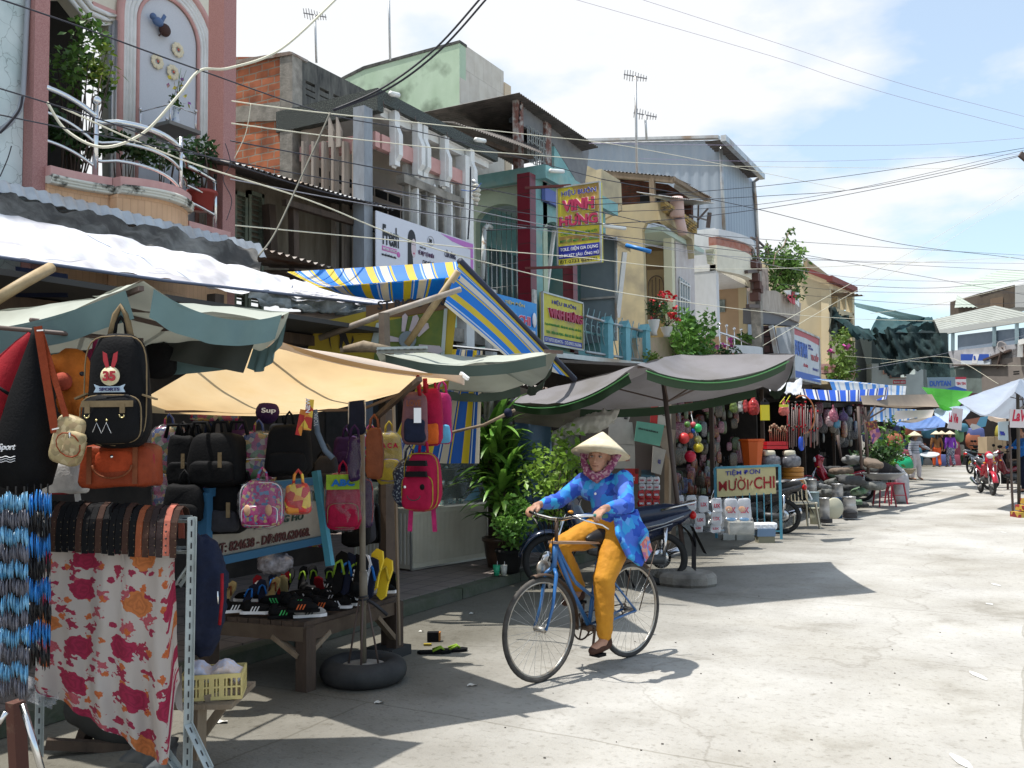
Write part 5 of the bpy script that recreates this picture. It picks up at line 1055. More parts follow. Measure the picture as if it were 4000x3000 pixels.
m=MB();m.bar(Pd(2130,1372,7.7),Pd(2195,1376,7.55),.03);tag(m.build('rib_tip',iron),'dark iron rib end poking out of the pale green sunshade','rod')
gE=G(2680,2282)
def concbase(t):
 m=MB();pr=[]
 m.lathe([(.30,0),(.325,.03),(.32,.10),(.28,.135),(.1,.15),(.05,.19),(0,.19)],gE,11,mtx=Matrix.Diagonal((1.05,.9,1)),sm=False);m.build('concrete_foot',conc,t)
 m=MB();p=gE+V(.06,0,.1);m.prism([p,p+V(.05,0,.0),p+V(.06,0,.35),p+V(.03,0,.5),p+V(.01,0,.3)],(0,.01,0));m.build('rag',s_black,t)
shade('wide grey canvas sunshade with green trim on a pole in a concrete block',[Pd(2488,1424,8.7),Pd(3108,1384,9.4),Pd(3010,1500,11.6),Pd(1978,1560,10.9)],Pd(2660,1398,10.0)+UP*.03,canvas_grey,base=gE,pole=(gE+UP*.1,Pd(2590,1480,10.0),.026),vmat=val_green,vh=.10,sag=.08,edge=.2,basef=concbase,hub=Pd(2610,1568,10.0),polem=mat('pole_brown',(.07,.05,.045),.6))
m=MB()
def ptrim(a,b_,e):return[a.lerp(b_,i/20)-UP*(e*4*i/20*(1-i/20)+.03)-CF*.02 for i in range(1,20)]
m.tube(ptrim(Pd(2488,1424,8.7),Pd(3108,1384,9.4),.2),.006,5);m.tube(ptrim(Pd(1978,1560,10.9),Pd(2488,1424,8.7),.2),.006,5);tag(m.build('hem_cord',mat('cord_green',(.06,.20,.06),.5)),'bright green cord along the front hem of the wide grey sunshade','cord')
blue_st=stripes('blue_white_stripe',0,.9,[(.0,.30,(.05,.22,.60)),(.5,.62,(.30,.42,.60))],(.66,.67,.68),trans=.3)
navy_st=stripes('navy_stripe',0,.55,[(.0,.2,(.62,.62,.58)),(.22,.32,(.03,.02,.03)),(.34,.42,(.55,.5,.4))],(.01,.08,.50),trans=.2)
whitec=mat('white_sheet',(.70,.71,.74),.6,(.58,.60,.66),3,bump=.2,bsc=10,trans=.3)
cloth('grey white sheet roof with blue stripes over the household goods stall',[Pd(3170,1478,20),Pd(3400,1520,26),Pd(3545,1512,27),Pd(3290,1485,25)],blue_st,24,8,sag=.1,cat_='awning',name='striped_awning')
cloth('white and pale blue striped awning above the row of navy stripes',[Pd(3240,1490,21),Pd(3540,1508,25),Pd(3535,1552,24.2),Pd(3260,1545,20.5)],blue_st,24,8,sag=.05,cat_='awning',name='striped_awning')
cloth('navy and white striped valance awning over the broom stall',[Pd(3125,1518,17.5),Pd(3470,1512,21),Pd(3460,1560,20.2),Pd(3140,1555,16.8)],navy_st,30,6,sag=.03,edge=.05,cat_='awning',name='striped_awning')
cloth('crumpled white plastic sheet at the corner of the wide grey sunshade',[Pd(3000,1512,14),Pd(3135,1485,14.2),Pd(3125,1545,13.8),Pd(3020,1535,13.6)],whitec,16,10,folds=((3,1,.05,0),(7,2,.03,1)),ruf=.03)
cloth('brown canvas sheet stretched over the middle stalls',[Pd(3360,1545,19),Pd(3640,1540,24),Pd(3670,1590,23),Pd(3370,1580,18.5)],mat('brown_canvas',(.30,.24,.18),.8,(.24,.19,.15),2,trans=.2),18,8,sag=.15,cat_='awning',name='canvas_awning')
cloth('pale canvas sheet with blue stripes below the brown canvas',[Pd(3400,1590,24),Pd(3580,1600,28),Pd(3590,1630,27),Pd(3400,1650,23)],blue_st,18,8,sag=.2,cat_='awning',name='canvas_awning')
cloth('beige canvas sheet sagging above the far baskets',[Pd(3500,1605,26),Pd(3650,1600,28),Pd(3640,1630,27),Pd(3480,1650,25)],mat('beige_canvas',(.42,.38,.34),.8,trans=.25),18,8,sag=.2,cat_='awning',name='canvas_awning')
cloth('bright green plastic sheet slung between poles at the street end',[Pd(3600,1512,27),Pd(3800,1530,27),Pd(3730,1600,26),Pd(3650,1570,26)],mat('bright_green_sheet',(.06,.32,.03),.5,(.08,.38,.05),3,trans=.4),18,10,sag=.35,cat_='tarpaulin')
cloth('light blue tarpaulin stretched low over the far stalls',[Pd(3480,1655,28),Pd(3700,1615,29),Pd(3690,1668,27),Pd(3560,1675,27)],mat('light_blue_sheet',(.22,.34,.66),.5,(.14,.26,.60),2,trans=.4),18,10,sag=.2)
cloth('white plastic scrap hanging beside the household goods stall',[Pd(3650,1600,27),Pd(3800,1580,25),Pd(3740,1680,25),Pd(3650,1620,26)],mat('pale_sheet',(.45,.55,.72),.5,trans=.3),10,8,ruf=.05)
# ---------------- soft goods ----------------
def BM(tw=0,tilt=0):return(Matrix.Rotation(YAW+tw,3,'Z')@Matrix.Rotation(tilt,3,'Y'))
def sqb(mb,c,rx,ry,rz,e=.5,e2=None,tw=0,tilt=0,n=16,m=10,taper=0):
 e2=e2 or e;B_=BM(tw,tilt);c=Vector(c);vs=[]
 f=lambda v,p:math.copysign(abs(v)**p,v)
 for i in range(m+1):
  t=-math.pi/2+math.pi*i/m
  for j in range(n):
   a=2*math.pi*j/n;z=f(math.sin(t),e2);k=f(math.cos(t),e2)*(1-taper*(z+1)/2)
   vs.append(c+B_@V(rx*k*f(math.cos(a),e),ry*k*f(math.sin(a),e),rz*z))
 fs=[(i*n+j,i*n+(j+1)%n,(i+1)*n+(j+1)%n,(i+1)*n+j)for i in range(m)for j in range(n)]
 o=mb.smooth;mb.smooth=True;mb.add(vs,fs);mb.smooth=o;return mb
def fm_(name,c,c2=None,**k):k.setdefault('spec',.14);return mat(name,c,k.pop('r',.75),c2 or tuple(x*.7 for x in c),k.pop('sc',18),bump=.15,bsc=90,**k)
f_black=fm_('black_fabric',(.006,.006,.007));f_navy=fm_('navy_fabric',(.011,.015,.035));f_red=fm_('red_fabric',(.30,.012,.02));f_orange=fm_('orange_leather',(.25,.045,.016),(.19,.032,.011),r=.5)
f_pink=fm_('pink_fabric',(.36,.02,.11));f_purple=fm_('purple_fabric',(.035,.013,.06));f_brown=fm_('tan_leather',(.20,.06,.025),r=.5);f_khaki=fm_('khaki_trim',(.22,.16,.09));f_yel=fm_('yellow_fabric',(.32,.24,.03));f_blue=fm_('blue_fabric',(.02,.14,.45))
f_green=fm_('lime_fabric',(.25,.40,.04));f_crim=fm_('crimson_fabric',(.32,.008,.045));f_grey=fm_('grey_fabric',(.035,.035,.042));f_white=fm_('white_fabric',(.6,.58,.56));f_sky=fm_('sky_fabric',(.12,.40,.62))
def multi(name,cols,sc=14,r=.4,base=None):
 m=mat(name,cols[0],r);nt,N,L,b=nodes(m);tc=N.new('ShaderNodeTexCoord');v=N.new('ShaderNodeTexVoronoi');v.inputs['Scale'].default_value=sc;L.new(tc.outputs['Object'],v.inputs['Vector'])
 s=N.new('ShaderNodeSeparateColor');L.new(v.outputs['Color'],s.inputs[0]);rp=N.new('ShaderNodeValToRGB');rp.color_ramp.interpolation='CONSTANT';e=rp.color_ramp.elements
 e[0].color=(*cols[0],1);e[1].position=1/len(cols);e[1].color=(*cols[1],1)
 for k,c in enumerate(cols[2:]):q=e.new((k+2)/len(cols));q.color=(*c,1)
 L.new(s.outputs[0],rp.inputs[0]);L.new(rp.outputs[0],b.inputs['Base Color']);return m
p_kid=multi('printed_kids_plastic',[(.22,.02,.07),(.03,.05,.15),(.28,.18,.04),(.20,.03,.11),(.06,.12,.06),(.25,.22,.2)],34,.25)
p_pink=multi('printed_pink_plastic',[(.38,.04,.17),(.34,.08,.20),(.30,.02,.12),(.42,.31,.17),(.38,.04,.17),(.1,.2,.35)],60,.25)
p_patch=multi('patchwork_weave',[(.34,.27,.14),(.24,.19,.10),(.42,.34,.20),(.30,.22,.12)],45,.7)
p_plaid=multi('plaid_red',[(.45,.02,.02),(.60,.22,.03),(.40,.03,.02),(.62,.42,.05)],24,.5)
def pack(label,px,y0,y1,wpx,d,body,pocket=None,trim=None,tw=0,name='backpack',group='bags hung along the stall',handle=True,thick=.5,straps=0,tag_=False,pk=(.0,-.45,.8,.42),tilt=0,taper=.18,e=.45,extra=None,cat_='bag'):
 c=Pd(px,(y0+y1)/2,d);h=(y1-y0)/3600*d;w=wpx/3600*d;ry=w*thick/2;B_=BM(tw,tilt);t=thing(name,label,cat_,c-UP*h/2,group=group)
 m=MB();sqb(m,c,w/2,ry,h/2,e,e*.9,tw,tilt,taper=taper);crumple(m,.012,14).build('body',body,t)
 if pocket:
  ox,oz,sw,sh_=pk;m=MB();sqb(m,c+B_@V(ox*w/2,-ry*.8,oz*h/2),w/2*sw,ry*.5,h/2*sh_,.4,.4,tw,tilt,taper=.1);crumple(m,.008,16).build('pocket',pocket,t)
 if trim:
  m=MB();f=lambda a:math.copysign(abs(math.cos(a))**.5,math.cos(a));g_=lambda a:math.copysign(abs(math.sin(a))**.5,math.sin(a))
  for(ox,oz,sw,sh_,yy)in(((0,0,.93,.95,-.5),)+(((pk[0],pk[1],pk[2]*.98,pk[3]*.98,-1.02),)if pocket else())):
   m.tube([c+B_@V(ox*w/2+w/2*sw*f(k*math.pi/14),ry*yy,oz*h/2+h/2*sh_*g_(k*math.pi/14))for k in range(28)],.0035,5,closed=True)
  m.build('piping',trim,t)
 if handle:
  m=MB();tp=c+B_@V(0,0,h/2);m.tube([tp+B_@V(-.03,0,-.03),tp+B_@V(-.022,0,.05),tp+B_@V(0,0,.08),tp+B_@V(.022,0,.05),tp+B_@V(.03,0,-.03)],.009,6);m.build('handle',body if not trim else trim if False else body,t)
 for k in range(straps):
  s_=(-1,1)[k%2];m=MB();a=c+B_@V(s_*w*.3,-ry*.3,-h*.42);m.bar(a,a+B_@V(s_*.01,0,-h*.42),.028,.004,up=-CF);m.build('strap',f_pink if body is f_crim else body,t)
 if tag_:m=MB();a=c+B_@V(w*.1,-ry*1.6,h*.05);m.ob(a,B_@V(.022,0,0),B_@V(0,.002,0),V(0,0,.045));m.build('price_tag',s_white,t)
 if extra:extra(t,c,w,h,ry,B_)
 return t
# ---------------- stall shell behind the goods ----------------
SS=thing('bag_stall','dark timber bag stall with plank back wall under the white tarpaulin','stall',(-7.4,5,0))
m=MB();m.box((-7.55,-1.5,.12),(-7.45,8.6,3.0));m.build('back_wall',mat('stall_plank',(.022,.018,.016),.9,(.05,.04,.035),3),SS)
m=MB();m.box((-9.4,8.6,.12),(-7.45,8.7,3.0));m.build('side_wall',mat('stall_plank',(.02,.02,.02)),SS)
for y in(1.2,3.4,5.6,8.0):m=MB();m.box((-6.1,y,.12),(-6.0,y+.1,2.85));m.build('post',wood_dark,SS)
m=MB();m.box((-6.12,-1.5,2.5),(-6.0,8.1,2.6));m.build('beam',wood_dark,SS)
m=MB();m.box((-7.45,-1.5,2.62),(-5.4,8.3,2.66));m.build('ceiling_sheet',mat('ceiling_dark',(.05,.05,.05),.9),SS)
pl=thing('wall_poster','dim dark cloth with a pale brand name high at left of the bag stall','poster',Pd(190,1120,6.3))
m=MB();m.prism([Pd(60,1040,6.3),Pd(260,1070,6.3),Pd(260,1160,6.3),Pd(60,1160,6.3)],CF*.02);m.build('cloth',f_navy,pl);text('VANS',Pd(140,1135,6.29),CR,UP,.2,.055,mat('pale_letter',(.32,.34,.36)),pl,bold=.04)
rail_=MB();rail_.tube([Pd(-60,1275,4.3),Pd(560,1330,4.5)],.012,6);rail_.tube([Pd(120,1250,4.6),Pd(960,1345,6.2)],.013,6);tag(rail_.build('hanging_rod',iron),'dark iron rods crossing under the green grey sunshade, carrying the bags','rod')
# ---------------- bags at the left ----------------
def dbag(name,label,pts,d,mm,rr,seq=None):
 t=thing(name,label,'bag',Pd(pts[-1][0],pts[-1][1],d),group='bags hung along the stall');m=MB()
 P=[Pd(a,b_,d)for a,b_ in pts];m.tube(P,rr,18);o=m.build('body',mm,t);return t
t=dbag('drawstring_bag','bright red drawstring bag at the very left edge under the sunshade',[(118,1300),(95,1345),(50,1450),(5,1560),(-25,1680),(-30,1720)],4.35,f_red,[.01,.04,.10,.15,.15,.05])
m=MB();m.tube([Pd(-20,1505,4.15),Pd(45,1545,4.17)],.008,5);m.build('cord',f_black,t)
t=dbag('drawstring_bag','black drawstring bag with small white script hanging at far left',[(135,1275),(132,1330),(128,1420),(122,1540),(112,1680),(102,1800),(96,1890),(95,1925)],4.2,f_black,[.008,.02,.05,.09,.125,.135,.115,.04])
text('Sport',Pd(-5,1765,4.02),CR,UP,.075,.035,s_white,t,bold=.01,shear=.3)
m=MB()
for k in range(3):m.tube([Pd(-5+8*i,1785+k*9+3*math.sin(i*1.4),4.05)for i in range(9)],.0018,4)
m.build('wave_print',s_white,t)
t=thing('shoulder_bag','small beige woven shoulder bag on a long orange strap','bag',Pd(270,1830,4.1),group='bags hung along the stall')
m=MB();sqb(m,Pd(272,1720,4.1),.075,.035,.11,.4,.4,-.2,.28);m.build('body',p_patch,t)
m=MB();sqb(m,Pd(290,1735,4.05),.045,.025,.055,.4,.4,-.2,.28);m.build('pocket',p_patch,t)
m=MB();m.tube([Pd(266+46*math.cos(a)*1.0+12*math.sin(a),1738+48*math.sin(a),4.02)for a in[k*.5 for k in range(13)]],.003,4);m.build('piping',f_orange,t)
m=MB();m.bar(Pd(148,1275,4.1),Pd(215,1690,4.08),.036,.005,up=-CF);m.bar(Pd(160,1300,4.12),Pd(262,1640,4.08),.026,.005,up=-CF);m.build('strap',f_orange,t)
m=MB();m.bar(Pd(146,1292,4.08),Pd(172,1290,4.08),.012,.006);m.bar(Pd(205,1678,4.05),Pd(232,1672,4.05),.01,.006);m.tube([Pd(272,1690,4.0),Pd(272,1712,4.0)],.005,5);m.build('buckle',steel,t)
t=thing('plush_backpack','orange plush animal shaped backpack behind the long orange strap','bag',Pd(280,1640,4.5),group='bags hung along the stall')
m=MB();sqb(m,Pd(280,1460,4.55),.095,.07,.13,.9);sqb(m,Pd(290,1560,4.5),.085,.06,.10,.9);m.ball(Pd(225,1420,4.5),.05);m.tube([Pd(300,1560,4.45),Pd(318,1610,4.45),Pd(310,1640,4.45)],[.04,.035,.02],10);flesh(m,'body',fm_('orange_plush',(.62,.18,.03)),t,.01,4,.012,.03)
m=MB();m.ball(Pd(245,1490,4.42),.045,10,6);m.build('muzzle',fm_('rust_plush',(.38,.07,.04)),t)
m=MB();m.ball(Pd(320,1460,4.45),.012,8,6);m.build('eye',s_black,t)
t=thing('plush_backpack','pink plush backpack with upright pink tip beside the orange plush one','bag',Pd(370,1500,4.7),group='bags hung along the stall')
m=MB();sqb(m,Pd(370,1440,4.75),.06,.06,.11,.9);m.tube([Pd(385,1370,4.7),Pd(378,1330,4.7),Pd(392,1305,4.7)],[.035,.02,.008],10);m.ball(Pd(400,1365,4.7),.04);flesh(m,'body',fm_('pink_plush',(.42,.05,.16)),t,.01,4)
def ex35(t,c,w,h,ry,B_):
 f=lambda u,v,y=-1.12:c+B_@V(u*w/2,ry*y,v*h/2)
 m=MB();m.lathe([(0,0),(.043,0),(.043,.004),(0,.004)],f(0,.24),20,mtx=(B_@V(0,-1,0)).to_track_quat('Z','Y').to_matrix());m.build('emblem_disc',mat('emblem_cream',(.62,.55,.35),.5),t)
 m=MB()
 for s_ in(-1,1):m.prism([f(.03*s_,.40,-1.18),f(.10*s_,.62,-1.18),f(.22*s_,.66,-1.18),f(.20*s_,.50,-1.18),f(.12*s_,.38,-1.18)],B_@V(0,.004,0))
 m.build('emblem_wing',mat('emblem_red',(.40,.03,.04)),t)
 m=MB();m.prism([f(-.46,.10,-1.2),f(-.30,.06,-1.2),f(.30,.06,-1.2),f(.46,.10,-1.2),f(.40,.03,-1.2),f(.46,-.04,-1.2),f(-.46,-.04,-1.2),f(-.40,.03,-1.2)],B_@V(0,.003,0));m.build('ribbon',mat('ribbon_blue',(.40,.50,.60)),t)
 text('35',f(-.17,.15,-1.26),B_@V(1,0,0),UP,.056,.045,mat('emblem_red',(.4,.03,.04)),t,bold=.05);text('SPORTS',f(-.27,-.02,-1.26),B_@V(1,0,0),UP,.09,.015,mat('ribbon_text',(.04,.04,.12)),t,bold=.03)
 m=MB();m.bar(f(-.78,-.24,-1.3),f(.72,-.24,-1.3),.028,.006,up=-CF)
 for u in(-.6,.42):m.bar(f(u,-.24,-1.34),f(u,-.40,-1.34),.022,.006,up=-CF)
 m.build('khaki_band',f_khaki,t)
 m=MB()
 for u in(-.6,.42):m.tube([f(u+.07*math.cos(k),-.43+.05*math.sin(k),-1.38)for k in[math.pi+j*math.pi/6 for j in range(7)]],.003,5)
 for u in(-.3,.0):m.ball(f(u,-.52,-1.45),.006,6,4)
 m.build('ring',mat('brass',(.6,.5,.25),.3,metal=1),t)
 m=MB()
 for u in(-.42,-.14):m.tube([f(u,-.72,-1.4),f(u+.12,-.56,-1.42),f(u+.26,-.74,-1.4)],.0016,4)
 m.build('stitching',s_white,t)
 m=MB();m.bar(f(-.8,-.05,-.6),f(-1.15,-.14,-.6),.03,.008);m.bar(f(.85,-.08,-.6),f(1.25,-.16,-.6),.03,.008);m.build('side_strap',f_khaki,t)
 tp=c+UP*h/2;m=MB();m.tube([tp+B_@V(-.05,0,-.02),tp+B_@V(-.025,0,.09),tp+B_@V(0,0,.13),tp+B_@V(.025,0,.09),tp+B_@V(.05,0,-.02)],.014,6);m.build('carry_loop',f_khaki,t)
pack('black backpack with red 35 emblem and sports ribbon, khaki trimmed front pocket',468,1305,1750,260,4.2,f_black,f_black,f_khaki,pk=(0,-.5,.92,.42),extra=ex35,thick=.6,e=.55,taper=.25)
def exsat(t,c,w,h,ry,B_):
 m=MB();sqb(m,c+B_@V(0,-ry*.9,h*.1),w*.26,.012,h*.27,.5,.6);m.build('flap',fm_('flap_orange',(.40,.06,.02)),t)
 m=MB()
 for u in(-.62,.55):m.bar(c+B_@V(u*w/2,-ry*1.1,h*.45),c+B_@V(u*w/2,-ry*1.1,-h*.42),.022,.005,up=-CF)
 m.tube([c+B_@V(w*.25*math.cos(k),-ry*1.3,h*.02-h*.3*abs(math.sin(k)))for k in[math.pi+j*math.pi/10 for j in range(11)]],.005,5);m.build('strap',f_brown,t)
 m=MB();m.ball(c+B_@V(0,-ry*1.35,h*.22),.009,8,5);m.build('clasp',steel,t)
pack('orange red leather satchel hung below the black sports backpack',475,1735,1900,300,4.3,f_orange,None,f_crim,extra=exsat,thick=.45,e=.3,taper=.05,handle=False,name='satchel')
pack('white and red cloth bag peeping out below the orange satchel',250,1800,1930,190,4.5,f_white,None,f_red,handle=False,thick=.4,straps=2,name='cloth_bag')
pack('black round bag half hidden behind the sports backpack',620,1340,1480,150,5.0,f_black,None,None,thick=.6,e=.8)
for(lb,px,y0,y1,w_,d,b_,p,tr)in(
 ('wide black travel backpack at centre of the dark bag stall',850,1690,1900,240,5.6,f_black,f_black,None),
 ('black backpack left of the wide black travel backpack',715,1700,1900,130,5.7,f_black,f_black,None),
 ('black holdall on the lower left of the dark bag stall',720,1890,2040,170,5.5,f_black,f_black,None),
 ('black rucksack hanging below the wide black travel backpack',880,1890,2085,180,5.6,f_black,f_grey,None),
 ('pink and purple printed bag in clear plastic behind the orange satchel',660,1665,1850,150,6.0,p_kid,None,None),
 ('long printed plastic bag behind the black holdall',640,1850,2020,90,6.1,p_kid,None,None),
 ('row of red printed bags high under the tan sunshade',840,1585,1650,190,6.6,p_kid,None,None),
 ('printed school bag with red and blue picture in clear plastic',1010,1690,1885,160,5.7,p_kid,p_kid,s_white),
 ('pink school bag with doll like print in a clear plastic sleeve',1025,1880,2060,175,5.5,p_pink,p_pink,s_white),
 ('black crossbody bag beneath the tartan strap',1130,1660,1860,190,5.6,f_black,f_black,None),
 ('crumpled orange red plaid bag beside the pink school bag',1165,1890,2010,110,5.3,p_plaid,p_plaid,None),
 ('purple pouch hanging above the letters school bag',1385,1710,1880,55,5.9,f_purple,None,None),
 ('navy fabric bag high under the tan sunshade by the pole',1395,1540,1700,70,6.0,f_navy,None,f_white),
 ('tan orange leather pouch bag right of the pole',1462,1670,1870,75,5.8,f_brown,None,None),
 ('yellow and blue letters school bag in plastic behind the pouch bag',1520,1690,1890,110,6.6,f_yel,f_yel,s_blue),
 ('red school bag with lime letter panel left of the pole',1340,1850,2070,150,6.0,f_crim,f_crim,f_khaki),
 ('purple and red striped bag behind the pole',1425,1870,2060,70,6.3,f_purple,None,f_red)):
 def exx(t,c,w,h,ry,B_,lb=lb):
  if 'print' in lb or 'letter' in lb or 'plaid' in lb or 'striped' in lb:
   m=MB();sqb(m,c,w*.54,ry*1.3,h*.54,.7);flesh(m,'clear_sleeve',mat('sleeve_plastic',(.30,.30,.32),.08,alpha=.16,spec=.8),t,.014,1,.03,.04)
  if 'lime letter' in lb:
   m=MB();m.ob(c+B_@V(0,-ry*1.25,h*.36),B_@V(w*.42,0,0),B_@V(0,.01,0),V(0,0,h*.13));m.build('letter_panel',f_green,t);text('ABC',c+B_@V(-w*.3,-ry*1.3-.012,h*.29),B_@V(1,0,0),UP,w*.6,h*.12,f_blue,t,bold=.05)
  if 'yellow and blue' in lb:text('A C A',c+B_@V(-w*.3,-ry*1.2-.01,h*.2),B_@V(1,0,0),UP,w*.6,h*.1,f_crim,t,bold=.05)
  if 'wide black' in lb:
   m=MB();m.ob(c+B_@V(w*.2,-ry*1.4,h*.0),B_@V(.012,0,0),B_@V(0,.002,0),V(0,0,.045));m.build('price_tag',f_khaki,t)
   for u in(-.6,.1,.7):m=MB();tp=c+B_@V(u*w/2,0,h*.45);m.tube([tp+V(0,0,0)+B_@V(-.06,0,0),tp+B_@V(-.04,0,.08),tp+B_@V(.04,0,.08),tp+B_@V(.06,0,0)],.012,6);m.build('loop',f_black,t)
  if 'doll' in lb:
   for u in(-.25,.22):m=MB();m.ball(c+B_@V(u*w,-ry*1.35,-h*.1),.028,10,6,(1,.3,1.2));m.build('printed_figure',mat('print_blonde',(.62,.42,.22),.5,(.6,.3,.25),40),t)
 pack(lb,px,y0,y1,w_,d,b_,p,tr,thick=.5,tw=J(.2),extra=exx)
t=thing('lettered_cap','dark purple cap with white letters under the tan sunshade','cap',Pd(1045,1640,5.9));m=MB();m.ball(Pd(1045,1610,5.95),.085,14,8,(1,.8,.9));m.build('crown',f_purple,t);text('Sup',Pd(1022,1618,5.82),CR,UP,.09,.04,s_white,t,bold=.02)
t=thing('tartan_strap','red tartan strap with vertical white lettering hanging below the tan sunshade','strap',Pd(1200,1760,5.4))
m=MB();m.bar(Pd(1212,1560,5.4),Pd(1200,1680,5.4),.045,.006,up=-CF);m.bar(Pd(1185,1600,5.42),Pd(1165,1700,5.42),.035,.006,up=-CF);m.build('band',p_plaid,t);text('NEW',Pd(1212,1612,5.38),UP,-CR,.085,.026,s_white,t,bold=.02)
t=thing('denim_strap','grey denim strap with pale lettering beside the tartan strap','strap',Pd(1250,1800,5.5));m=MB();m.tube([Pd(1228,1600,5.45),Pd(1240,1690,5.45),Pd(1270,1760,5.45),Pd(1300,1790,5.45)],.018,6);m.build('band',fm_('denim',(.10,.13,.17)),t);text('YORK',Pd(1242,1665,5.41),UP,-CR,.08,.022,mat('pale_letter',(.32,.34,.36)),t,bold=.01)
RD=random.Random(21);dk=[f_black,f_navy,f_black,f_grey,p_kid,f_purple]
for i in range(30):
 a=RD.uniform(600,1480);b_=RD.uniform(1630,2000);k=RD.choice(range(6));d=6.6+RD.uniform(0,.5)
 pack(('black','navy','black','dark grey','dim printed','dark purple')[k]+' bag in the crowded back row of the dark bag stall',a,b_,b_+RD.uniform(110,170),RD.uniform(80,130),d,dk[k],dk[k],None,tw=RD.uniform(-.4,.4),group='bags in the back row of the stall')
def exlady(t,c,w,h,ry,B_):
 f=lambda u,v,y:c+B_@V(u*w/2,ry*y,v*h/2)
 m=MB()
 for v in(.62,.26):m.prism([f(-.62,v-.08,-1.45),f(.55,v-.08,-1.45),f(.5,v+.10,-1.45),f(-.55,v+.10,-1.45)],B_@V(0,.03,0))
 m.ball(f(.45,-.14,-1.85),.018,10,6,(1,.4,1));m.ball(f(-.55,-.14,-1.85),.008,8,6);m.build('stripe',f_black,t)
 m=MB();m.ball(f(-.48,-.14,-1.85),.008,8,6);m.build('eye',s_white,t)
 m=MB();m.tube([f(.35*math.cos(a),-.42+.16*math.sin(a),-1.9)for a in[math.pi+k*math.pi/8 for k in range(9)]],.003,4);m.build('smile',s_black,t)
def tw_(t,c,w,h,ry,B_):
 text('LOVE',c+B_@V(-w*.28,-ry*1.15,h*.22),B_@V(1,0,0),UP,w*.5,h*.12,f_brown,t,bold=.03)
pack('crimson ladybird school bag with black stripes, button eye and smile',1655,1765,1995,150,5.6,f_crim,f_crim,f_yel,pk=(-.06,-.35,.86,.58),extra=exlady,straps=2,thick=.8,e=.7,tw=-.25)
pack('maroon and navy backpack with white price tag above the ladybird bag',1620,1530,1740,110,5.65,fm_('mauve_fabric',(.17,.08,.09)),f_navy,None,tag_=True,thick=.9,e=.5,tw=.1,extra=tw_)
pack('red and orange school bag behind the maroon backpack',1685,1515,1740,95,5.8,f_crim,fm_('orange_fabric',(.6,.12,.02)),None,thick=.9,e=.5,pk=(-.1,-.6,.8,.35))
pack('purple and sky blue school bag behind the red and orange one',1728,1535,1735,80,5.95,f_pink,f_sky,None,thick=.9,e=.5,pk=(0,-.6,.95,.35))
pack('dark navy dotted backpack behind the ladybird bag',1600,1790,1985,150,5.9,multi('dotted_navy',[(.01,.015,.04),(.01,.015,.04),(.01,.015,.04),(.01,.02,.05),(.012,.02,.05),(.2,.25,.3)],110,.6),None,None,thick=.6,e=.8)
m=MB();m.bar(Pd(1470,1630,5.9),Pd(1640,1480,5.4),.03);tag(m.build('hanging_bar',wood_dark),'slanting dark wooden bar above the ladybird bag','bar')
m=MB();m.tube([Pd(1760,1690,7.4),Pd(1890,1660,7.3),Pd(2010,1602,7.1)],.013,6);tag(m.build('hooked_pole',wood),'thin pole reaching right from the bags towards the plants','pole');
m=MB();m.ball(Pd(1985,1612,7.1),.035,8,6);tag(m.build('knotted_rag',f_navy),'dark rag knotted near the tip of the thin pole','rag')
m=MB();m.tube([Pd(1632,1470,5.5),Pd(1640,1545,5.62)],.012,6);m.tube([Pd(1660,1480,5.6),Pd(1662,1530,5.7)],.014,6);tag(m.build('bag_loops',f_red),'red hanging loops of the school bags under the tan sunshade tip','loop')
# ---------------- hanging blue laces ----------------
def laces(label,x0,x1,ytop,ybot,rows,d,ma,mb_,ph=0):
 t=thing('hanging_laces',label,'laces',Pd((x0+x1)/2,ybot,d),group='bundles of packed laces');n=int((x1-x0)/6)
 for r in range(rows):
  y=ytop+(ybot-ytop)*r/rows;mm=MB();l=(ybot-ytop)/rows*1.25
  for k in range(n):
   x=x0+(x1-x0)*(k+.5)/n+J(3);yy=y+10*math.sin(k*.55+r)+J(4);p=Pd(x,yy,d+J(.02));q=Pd(x+J(3),yy+l*(.85+J(.12)),d+J(.02));w_=.0055
   mm.tube([p,p.lerp(q,.5)-CF*.004,q],[.001,w_,.001],4)
  mm.build('lace_row',mb_ if r%2 else ma,t)
 m=MB()
 for k in range(4):x=x0+(x1-x0)*(k+.5)/4;m.tube([Pd(x,ytop-30,d+.02),Pd(x,ybot,d+.02)],.004,4)
 m.build('string',f_black,t)
lb1=mat('lace_blue',(.06,.24,.44),.3,(.20,.40,.56),30,isl=.3);lb2=mat('lace_bright',(.012,.14,.45),.3,(.03,.22,.55),20,isl=.3);lg=mat('lace_grey',(.07,.07,.09),.3,(.16,.16,.19),20,isl=.4)
laces('bundle of pale blue and grey packed laces at the left edge of the photo',-20,112,1930,2720,12,3.75,lb1,lg);laces('bundle of bright blue and black packed laces beside the floral cloth',95,200,1920,2600,8,4.05,lb2,mat('lace_black',(.012,.012,.014),.3,isl=.3))
